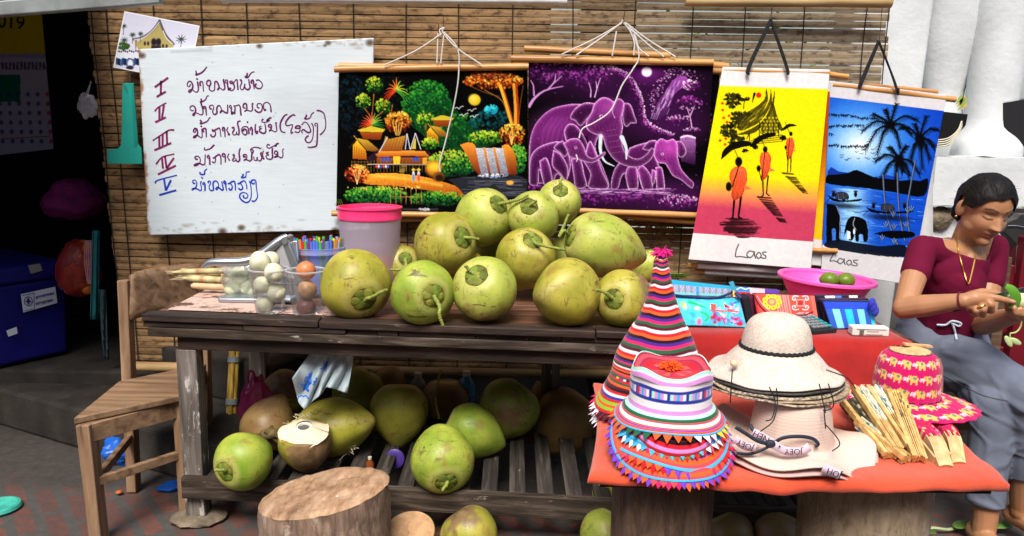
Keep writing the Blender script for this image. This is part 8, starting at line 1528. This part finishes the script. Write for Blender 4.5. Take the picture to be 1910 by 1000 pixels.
pts = bez([at(1876, 533, Y=2.05), at(1888, 541, Y=2.046), at(1895, 555, Y=2.046), at(1891, 569, Y=2.05), at(1884, 572, Y=2.054)], 20); q = MB(); q.tube(pts, [.004 + .011 * math.sin(math.pi * (.08 + .8 * i / 20)) for i in range(21)], 10, flat=-VIEW); q.build('peel', plain('green_peel', (.09, .26, .025, 1), .35, .2, 40, 0), vg)
q = MB(); pts = bez([at(1906, 592, Y=2.06), at(1904, 608, Y=2.06), at(1896, 619, Y=2.06), at(1884, 622, Y=2.06)], 16); q.tube(pts, .0022, 6); q.tube(bez([pts[-1], at(1884, 630, Y=2.06)], 4), .002, 6); q.build('stem', plain('pale_stem', (.42, .50, .2, 1), .5), vg); q = MB()
for x, y, an in ((1881, 637, .95), (1894, 637, .45)): q.ell(at(x, y, Y=2.058), (.019, .003, .008), Matrix.Rotation(an, 3, 'Y'), 16, 8)
q.build('leaf', plain('pale_leaf', (.42, .55, .25, 1), .5), vg)
# ---------------------------------------------------------------- bench and clutter round the woman
bn = thing('wooden_bench', (1.45, 2.45, 0), 'dark wooden bench the woman sits on', 'bench'); bz0 = .365; m_bw = wood('dark_bench_wood', (.03, .018, .012, 1), (.10, .06, .04, 1), (.17, .11, .07, 1), 0, .5, 6)
MB().box((1.52, 2.50, bz0 - .015), (.95, .36, .03)).build('seat', m_bw, bn, bevel=.004)
for x in (1.09, 1.92):
    for y in (2.36, 2.64): MB().box((x, y, (bz0 - .03) / 2), (.05, .05, bz0 - .03)).build('leg', m_bw, bn, bevel=.003)
MB().box((1.52, 2.35, bz0 - .06), (.86, .02, .05)).build('apron', m_bw, bn, bevel=.002)
rc = thing('red_chair', (2.02, 2.85, 0), 'dark red wooden chair back standing behind the seated woman', 'chair'); m_rch = plain('dark_red_paint', (.13, .004, .012, 1), .5, .3, 12, .1)
MB().box((2.02, 2.86, .60), (.36, .03, .26)).build('back_board', m_rch, rc, bevel=.004)
for x in (1.83, 2.21): MB().box((x, 2.86, .38), (.04, .04, .76)).build('post', m_bw, rc, bevel=.003)
MB().box((2.02, 2.95, .40), (.40, .2, .03)).build('seat', m_rch, rc, bevel=.004); MB().box((1.83, 3.02, .19), (.04, .04, .38)).build('leg', m_bw, rc); MB().box((2.21, 3.02, .19), (.04, .04, .38)).build('leg', m_bw, rc)
jb = thing('jewellery_bust', at(1905, 470, Y=2.85), 'black velvet necklace bust with a thin silver chain behind the woman', 'display bust'); q = MB()
q.prism([at(x, y, Y=2.85) for x, y in ((1872, 433), (1884, 414), (1902, 407), (1906, 400), (1935, 400), (1940, 408), (1975, 430), (1960, 490), (1925, 505), (1900, 462))], V((.0, .05, 0))); q.build('body', plain('black_velvet', (.008, .008, .009, 1), .95, .1, 20, 0, sheen=.3), jb, smooth=False, bevel=.008, seg=3)
q = MB(); q.tube(bez([at(1880, 421, Y=2.845), at(1896, 421, Y=2.845), at(1916, 424, Y=2.845), at(1940, 420, Y=2.845)], 16), .0015, 6); q.tube(bez([at(1898, 455, Y=2.84), at(1895, 480, Y=2.84), at(1893, 510, Y=2.84)], 10), .001, 5); q.build('chain', plain('silver', (.7, .7, .72, 1), .25, metal=1, bump=0), jb)
js = MB(); js.box((at(1925, 500, Y=2.87).x, 2.88, .42), (.16, .14, .84)); props(js.build('display_plinth', m_rch, smooth=False, bevel=.004), 'dark red plinth under the black necklace bust', 'plinth')
# black tray with cables and box on the ledge
zl = zt + .004; q = MB(); o_ = [at(x, y, Y=3.16) for x, y in ((1744, 276), (1750, 207), (1806, 213), (1802, 234), (1770, 272))]; q.prism(o_, V((0, .03, 0))); props(q.build('black_tray', plain('black_lacquer', (.01, .01, .011, 1), .35), smooth=False, bevel=.003), 'black tray propped on the ledge behind the blue hanging', 'tray')
q = MB()
for i in range(4): q.tube(bez([at(1742, 262 + 4 * i, Y=3.14), at(1768, 258 + 4 * i, Y=3.13), at(1786, 244 + 3 * i, Y=3.13), at(1794, 226 + 3 * i, Y=3.14)], 18), .003, 6)
props(q.build('white_cable', plain('yellowed_cable', (.55, .52, .40, 1), .5)), 'loop of yellowed cable hanging below the black tray', 'cable')
q = MB(); q.prism([at(x, y, Y=3.18) for x, y in ((1872, 192), (1960, 178), (1960, 292), (1900, 292), (1898, 262), (1873, 236))], V((0, .1, 0))); bxk = thing('black_box', at(1905, 290, Y=3.18), 'black box with a pale rim on the ledge at the right edge', 'box'); q.build('body', plain('matt_black', (.01, .01, .012, 1), .7), bxk, smooth=False, bevel=.003); q = MB(); q.beam(at(1872, 190, Y=3.178), at(1960, 176, Y=3.178), .004, .006); q.build('rim', m_clear, bxk, smooth=False)
fl_ = MB()
for i in range(7): p = at(1782 + 2 * i, 196 + (i % 3) * 5, Y=3.2); fl_.add([p, p + V((.01, 0, .03)), p + V((.025, 0, .05 - .005 * i)), p + V((.02, 0, .015))], [(0, 1, 2, 3)], (.55, .35, .12, 1) if i % 2 else (.25, .4, .08, 1))
props(fl_.build('dry_flower', m_tex, smooth=False, solid=.001), 'small dried yellow flower sprig between the white posts', 'flower')
vn = thing('leafy_vine', at(1790, 985, Z=.01), 'green vine with pale stem lying on the paving by the bare foot', 'vine'); q = MB(); q.tube(bez([at(1715, 990, Z=.012), at(1740, 985, Z=.02), at(1770, 988, Z=.012), at(1800, 980, Z=.02), at(1850, 984, Z=.015), at(1880, 972, Z=.02)], 30), .005, 6); q.build('stem', plain('vine_stem', (.35, .45, .25, 1), .5), vn)
for x, y, an, s in ((1716, 988, -.4, .045), (1797, 978, .5, .045), (1868, 980, .2, .04), (1880, 974, .9, .03)): MB().ell(at(x, y, Z=.025), (s, s * .5, .006), Matrix.Rotation(an, 3, 'Z'), 16, 8).build('leaf', m_leaf, vn)
# ---------------------------------------------------------------- shade under the table
def crumple(name, px, py, Y, size, m, label, cat, seed, amp=.45, z=None):
    c = at(px, py, Y=Y); q = MB(); off = V((seed * 3.1, 0, seed)); q.ell(c, size, None, 40, 26, lambda p: p * (1 + amp * noise.noise(p * 1.6 + off) + amp * .4 * abs(noise.noise(p * 4 + off)))); o = q.build(name, m, ang=30); return props(o, label, cat)
m_bag = plain('blue_film', (.012, .10, .46, 1), .3, .3, 14, .2, 40); crumple('blue_bag', 222, 842, 2.62, (.06, .05, .045), m_bag, 'crumpled blue plastic bag under the chair seat', 'plastic bag', 1); crumple('blue_bag', 258, 832, 2.66, (.03, .04, .04), m_bag, 'small blue plastic bag piece behind the rear chair leg', 'plastic bag', 2)
q = MB(); q.prism([at(x, y, Z=.004) for x, y in ((290, 916), (310, 902), (345, 896), (348, 908), (318, 918))], V((0, 0, .01))); props(q.build('blue_scrap', m_bag, smooth=False, bevel=.003), 'flat blue plastic scrap on the paving beside the table leg', 'plastic scrap')
crumple('black_bag', 318, 838, 2.72, (.09, .07, .10), plain('black_film', (.012, .012, .013, 1), .3, .3, 14, .2), 'shiny black rubbish bag on the ground behind the chair', 'rubbish bag', 3, .3)
q = MB(); c = at(478, 745, Y=2.5); q.ell(c - V((0, 0, .01)), (.055, .03, .095), None, 30, 22, lambda p: V((p.x * (1 - .35 * p.z), p.y, p.z)) * (1 + .3 * noise.noise(p * 2))); q.tube(bez([at(462, 715, Y=2.5), at(464, 695, Y=2.5), at(472, 695, Y=2.5), at(480, 722, Y=2.5)], 14), .005, 6)
props(q.build('pink_bag', clear('magenta_film', (.55, .03, .22, 1), .7, .15), ang=40), 'thin magenta carrier bag standing on the shelf beside the brown coconut', 'plastic bag')
bp = thing('bamboo_bundle', at(434, 770, Y=2.72), 'yellow bamboo bundle bound with grey tape leaning behind the table legs', 'bamboo'); q = MB(); a_, b_ = at(438, 636, Y=2.78), at(430, 800, Y=2.70)
for dx, dy in ((-.011, 0), (.011, 0), (0, -.011), (0, .011)): q.tube([a_ + V((dx, dy, 0)), b_ + V((dx, dy, 0))], .009, 10)
q.build('canes', wood('yellow_bamboo', (.25, .13, .02, 1), (.5, .32, .06, 1), (.6, .42, .12, 1), 2, .4, 7), bp)
for t_ in (.18, .66): p = a_.lerp(b_, t_); MB().tube([p, p + (b_ - a_).normalized() * .02], .0225, 14).build('tape', plain('grey_tape', (.25, .29, .30, 1), .5), bp)
# folded carrier bag hung under the table
cl = thing('shopping_bag', at(610, 700, Y=2.2), 'crumpled pale blue grey carrier bag with blue print hanging under the table front', 'plastic bag')
def bagm():
    m = plain('pale_blue_film', (.33, .40, .44, 1), .5, .15, 20, .1, 60, spec=.4); b = m.node_tree.nodes['Principled BSDF']; return m
TLb, TRb, BLb, BRb = (583, 652), (662, 655), (556, 762), (660, 731)
def bagf(u, v, o=0):
    x = (TLb[0] * (1 - u) + TRb[0] * u) * (1 - v) + (545 * (1 - u) + 648 * u) * v; yb = float(np.interp(u, (0, .12, .22, .38, .5, .62, .78, 1), (705, 752, 764, 748, 738, 722, 726, 734))); y = (TLb[1] * (1 - u) + TRb[1] * u) * (1 - v) + yb * v
    Y = 2.225 + o - .040 * v * abs(math.sin(u * 13 + v * 2.0)) - .014 * noise.noise(V((u * 6, v * 3, 1))); return at(x, y, Y=Y)
MB().grid(bagf, 70, 30).build('film', bagm(), cl, ang=180, solid=.0012); 
def pr_(pts, w_): 
    P_ = bez(pts, 12); q = MB(); ll = []
    for p in P_: ll.append(p)
    out = []
    for p in ll:
        u = (p.x - 548) / 112; best = min(((bagf(i / 40, j / 20), i, j) for i in range(41) for j in range(21)), key=lambda t: (t[0] - at(p.x, p.y, D=(t[0] - CAM).dot(VIEW) / VIEW.dot(ray(p.x, p.y)))).length)[0]; out.append(best - ray(p.x, p.y).normalized() * .004)
    return out, w_
q = MB()
for pts, w_ in (([(566, 712), (574, 702), (580, 694)], .002), ([(560, 718), (572, 716), (580, 706), (578, 698)], .0018), ([(598, 690), (606, 682), (612, 676)], .002), ([(572, 724), (580, 712), (578, 706)], .006), ([(564, 728), (572, 722), (576, 728)], .004), ([(584, 716), (592, 704)], .002), ([(556, 742), (566, 738), (574, 744)], .0016), ([(604, 676), (608, 684), (608, 692)], .0018)):
    o_, r_ = pr_(pts, w_); q.tube(o_, r_, 6, flat=-VIEW)
q.build('blue_print', plain('blue_print', (.01, .12, .55, 1), .5), cl)
vp = MB(); vp.tube(bez([at(822, 690, Y=2.5), at(816, 720, Y=2.5), at(812, 745, Y=2.49), at(819, 780, Y=2.48)], 40), [.0035 + .0016 * math.sin(i * 2.4) for i in range(41)], 7); props(vp.build('flower_stalk', plain('knobbly_green_stalk', (.16, .22, .04, 1), .6, .4, 60)), 'knobbly green coconut flower stalk hanging down behind the shelf coconuts', 'stalk')
for nm, px, py, Y, r, h, c_, lab in (('brown_bottle', 690, 868, 2.25, .012, .045, (.20, .05, .015, 1), 'tiny brown glass bottle with a pale cap lying behind the chopping stump'), ('water_bottle', 870, 722, 2.76, .03, .10, (.05, .18, .36, 1), 'plastic drink bottle with a blue label in the shade at the back of the shelf'), ('clear_bottle', 780, 722, 2.76, .028, .09, (.3, .32, .34, 1), 'clear plastic bottle glinting in the shade at the back of the shelf')):
    c = at(px, py, Y=Y); t = thing(nm, c - V((0, 0, h / 2)), lab, 'bottle'); q = MB(); q.lathe([(.001, -h / 2), (r, -h / 2), (r, h * .2), (r * .45, h * .42), (r * .42, h * .5), (.001, h * .5)], 24, Matrix.Translation(c)); q.build('body', plain(nm + '_skin', c_, .15, .1, 20, 0), t, ang=50); MB().lathe([(.001, h * .62), (r * .5, h * .62), (r * .5, h * .46), (.001, h * .46)], 20, Matrix.Translation(c)).build('cap', plain(nm + '_cap', (.55, .5, .42, 1), .4), t, ang=50)
    if nm == 'water_bottle': MB().lathe([(r * 1.02, -h * .28), (r * 1.02, h * .12)], 24, Matrix.Translation(c)).build('label_band', plain('blue_bottle_label', (.05, .30, .55, 1), .4), t); MB().ell(c + V((0, -r, -.01)), (.012, .003, .016), None, 12, 8).build('label_spot', plain('red_spot', (.45, .03, .03, 1), .4), t)
pc = at(736, 856, Y=2.36); q = MB(); Mp = Matrix.Translation(pc) @ frame_from(-VIEW).to_4x4(); q.lathe([(.001, .006), (.018, .006)] + [(.030 + (.0015 if i % 2 else 0), .004 - .001 * i) for i in range(8)], 40, Mp, fn=lambda p, a, j: p * (1 + .02 * math.cos(20 * a)) if j > 1 else p); props(q.build('purple_disc', plain('purple_plastic', (.06, .03, .22, 1), .4), ang=40), 'ribbed purple plastic cap lying below the shelf slats', 'cap')
gl = MB(); gc = at(-2, 938, Z=.02); gl.lathe([(.001, .006), (.042, .008), (.05, .014), (.058, .012), (.062, .004), (.060, 0)], 40, Matrix.Translation((gc.x, gc.y, .002))); props(gl.build('teal_dish', plain('worn_teal_plastic', (.05, .38, .30, 1), .5, .3, 30), ang=40), 'round worn teal plastic dish on the paving at the left edge', 'lid')
pt_ = MB(); p = at(222, 918, Z=.008); pt_.ell(p, (.011, .011, .006), None, 14, 8); props(pt_.build('orange_peel', plain('orange_scrap', (.45, .10, .015, 1), .6)), 'small orange scrap on the paving between the chair legs', 'scrap')
# ---------------------------------------------------------------- the dark room at the left
cb_ = thing('cool_box', at(20, 690, Y=3.0), 'big deep blue plastic cool box with white stickers in the dark doorway', 'cool box'); cz = .22; p0 = at(-60, 722, Y=2.90); p1 = at(129, 672, Y=3.22); ux = (V((p1.x, p1.y, 0)) - V((p0.x, p0.y, 0))).normalized(); vx = V((-ux.y, ux.x, 0)); Lb = 1.0; e_ = V((p1.x, p1.y, 0)); s_ = e_ - ux * Lb; zt_b = at(124, 486, Y=3.22).z
def cbx(l, d, z): p = s_ + ux * l + vx * d; return V((p.x, p.y, z))
m_blue = plain('deep_blue_plastic', (.008, .008, .15, 1), .4, .3, 8, .1); q = MB(); q.hexa([cbx(0, 0, cz), cbx(Lb, 0, cz), cbx(Lb, .5, cz), cbx(0, .5, cz)], [cbx(-.01, -.01, zt_b - .07), cbx(Lb + .01, -.01, zt_b - .07), cbx(Lb + .01, .51, zt_b - .07), cbx(-.01, .51, zt_b - .07)]); q.build('tub', m_blue, cb_, bevel=.015, seg=3)
q = MB(); q.hexa([cbx(-.02, -.02, zt_b - .068), cbx(Lb + .02, -.02, zt_b - .068), cbx(Lb + .02, .52, zt_b - .068), cbx(-.02, .52, zt_b - .068)], [cbx(-.02, -.02, zt_b), cbx(Lb + .02, -.02, zt_b), cbx(Lb + .02, .52, zt_b), cbx(-.02, .52, zt_b)]); q.build('lid', m_blue, cb_, bevel=.012, seg=3)
def onbox(px, py, off=.004):
    d = ray(px, py); n = -vx; t_ = ((s_ - CAM).dot(n)) / d.dot(n); return CAM + d * (t_ * (1 - off / 2.8))
fz = lambda pts, off: [onbox(x, y, off) for x, y in pts]
st1 = MB(); st1.prism(fz([(39, 549), (103, 535), (107, 565), (44, 583)], .024), vx * .002); so_ = st1.build('sticker', plain('white_sticker', (.62, .66, .72, 1), .5, .05, 30, 0), cb_, smooth=False)
q = MB(); I_ = lambda pts: q.prism(fz(pts, .028), vx * .001)
ccx, ccy = 53, 562
for i in range(24):
    a0, a1 = 6.2832 * i / 24, 6.2832 * (i + 1) / 24; I_([(ccx + 8 * math.cos(a0), ccy + 9 * math.sin(a0)), (ccx + 8 * math.cos(a1), ccy + 9 * math.sin(a1)), (ccx + 7 * math.cos(a1), ccy + 8 * math.sin(a1)), (ccx + 7 * math.cos(a0), ccy + 8 * math.sin(a0))])
for s in ((ccx, ccy - 8, ccx + 3, ccy, ccx, ccy + 8, ccx - 3, ccy), (ccx - 7, ccy, ccx, ccy - 2, ccx + 7, ccy, ccx, ccy + 2)): I_([(s[i], s[i + 1]) for i in range(0, 8, 2)])
for (x0, y0, x1, y1) in ((63, 546, 64, 577), (40, 551, 64, 546), (45, 580, 64, 575)): I_([(x0, y0), (x1, y1), (x1 + .8, y1 + .8), (x0 + .8, y0 + .8)])
rr = random.Random(8)
for ln in range(2):
    x = 67
    while x < 99:
        l = rr.uniform(1.2, 2.6); y = 553 + 12 * ln - (x - 67) * .24; h = rr.uniform(2.5, 5); I_([(x, y), (x + l, y - .4), (x + l, y - .4 + h), (x + l - .7, y - .4 + h), (x + l - .7, y + 1), (x + .7, y + 1.2), (x + .7, y + h), (x, y + h)]); x += l + .8
q.build('sticker_print', plain('blue_sticker_ink', (.02, .03, .22, 1), .5, 0, 10, 0), so_, smooth=False)
st2 = MB(); st2.prism(fz([(12, 617), (31, 610), (33, 622), (16, 628)], .024), vx * .002); st2.build('torn_sticker', bpy.data.materials['white_sticker'], cb_, smooth=False); q = MB(); q.prism(fz([(56, 496), (76, 492), (80, 505), (60, 511)], .03), vx * .02); q.build('latch', plain('grey_latch', (.22, .22, .2, 1), .4), cb_, smooth=False, bevel=.003)
cr = MB(); cr.box((p0.x + .1, 3.35, cz / 2 - .005), (1.2, .7, cz - .01)); props(cr.build('dark_plinth', m_conc, smooth=False, bevel=.01), 'low dark concrete block under the blue cool box', 'block')
# calendar
cdY = 3.7; ca_ = thing('wall_calendar', at(40, 150, Y=cdY), 'large wall calendar in the gloom, yellow 2019 header above a month grid', 'calendar'); a = Art([(-60, 15), (78, 28), (100, 278), (-40, 294)], 1.6, (176, 180, 206), 6); a.put(np.s_[:, :], (a.Y < 100 + (a.X) * .02) * 1.0, (206, 190, 24)); a.put(np.s_[:, :], ((a.Y > 100) & (a.Y < 108)) * 1.0, (150, 156, 190)); a.put(np.s_[:, :], ((a.Y > 116) & (a.Y < 130) & (a.X % 7 > 2.5)) * .7, (40, 40, 60))
a.put(np.s_[:, :], ((a.X < 38) & (a.Y > 140) & (a.Y < 190)) * 1.0, (20, 110, 90))
for r_ in range(6):
    for c_ in range(8): a.ell(-20 + c_ * 18 + r_ * 1.5, 176 + r_ * 17.5, 3.4, 4, (190, 40, 60) if c_ == 6 else (50, 56, 110), soft=.4, al=.8)
a.stroke([(-40, 262), (92, 254)], 1.4, (150, 60, 80)); a.obj('paper', m_vc, ca_, wavy(cdY, .0), .001)
cu_ = text_on('2019', 12, 42, cdY - .004, .085, rad(-4), ca_, plain('calendar_black', (.02, .02, .02, 1), .6, 0, 10, 0), flip=False)
pk = crumple('purple_bundle', 138, 372, 3.35, (.11, .12, .085), plain('purple_cloth', (.20, .012, .13, 1), .8, .4, 20), 'bundle of purple cloth in the dark room behind the blind edge', 'cloth bundle', 5, .25)
ob_ = thing('orange_sack', at(150, 545, Y=3.15), 'red net sack of oranges hanging over the steps beside the cool box', 'sack'); rr = random.Random(3)
for i in range(26): x = rr.uniform(118, 172); y = rr.uniform(455, 540); x = x + (540 - y) * .25 if x < 140 else x; MB().ell(at(x, y, Y=3.15 + rr.uniform(0, .06)), .024, None, 16, 10).build('orange', bpy.data.materials.get('orange_skin') or plain('orange_skin', (.50, .13, .015, 1), .5), ob_)
q = MB(); c = at(145, 500, Y=3.18); q.ell(c, (.085, .07, .12), None, 36, 24, lambda p: V((p.x * (1 - .3 * p.z), p.y, p.z)) * (1 + .08 * noise.noise(p * 5))); q.build('net', clear('red_net', (.5, .02, .02, 1), .55, .4), ob_, ang=180)
q = MB()
for i in range(5): q.tube(bez([at(160 + 3 * i, 448, Y=3.08), at(158 + 4 * i, 490, Y=3.07), at(164 + 2 * i, 530, Y=3.07)], 8), .0022, 5)
q.build('cords', plain('pale_pink_cord', (.5, .25, .3, 1), .8), ob_)
tc_ = MB(); tc_.grid(lambda u, v: at((172 + 14 * u) * (1 - v) + (168 + 16 * u) * v, 430 + 166 * v, Y=3.03 + .02 * math.sin(u * 9)), 16, 10); props(tc_.build('teal_curtain', plain('teal_fabric', (.015, .15, .16, 1), .8, .2, 20), solid=.003), 'narrow teal cloth strip hanging by the left edge of the blind', 'curtain')
tn = MB(); tn.grid(lambda u, v: at((184 + 14 * u) * (1 - v) + (194 + 8 * u) * v, 540 + 130 * v, Y=3.0 + .015 * math.sin(u * 8 + v * 5)), 10, 14); props(tn.build('net_strip', plain('dark_teal_net', (.03, .06, .07, 1), .9, .5, 90), solid=.003), 'dark teal knitted strip dangling below the curtain by the steps', 'net')
# ---------------------------------------------------------------- unseen house added behind the camera to shade the stall from low light
ho = thing('light_block_house', (0, -4.6, 0), 'added house behind the camera that blocks low light from the stall', 'house'); MB().box((0, -4.6, 1.9), (18, .3, 3.8)).build('wall', plain('blocker_facade', (.22, .17, .13, 1), .9, .3, 2), ho, smooth=False); MB().box((0, -4.3, 3.95), (19, 1.4, .1), Matrix.Rotation(.35, 3, 'X')).build('roof', plain('terracotta', (.2, .07, .04, 1), .9), ho, smooth=False)
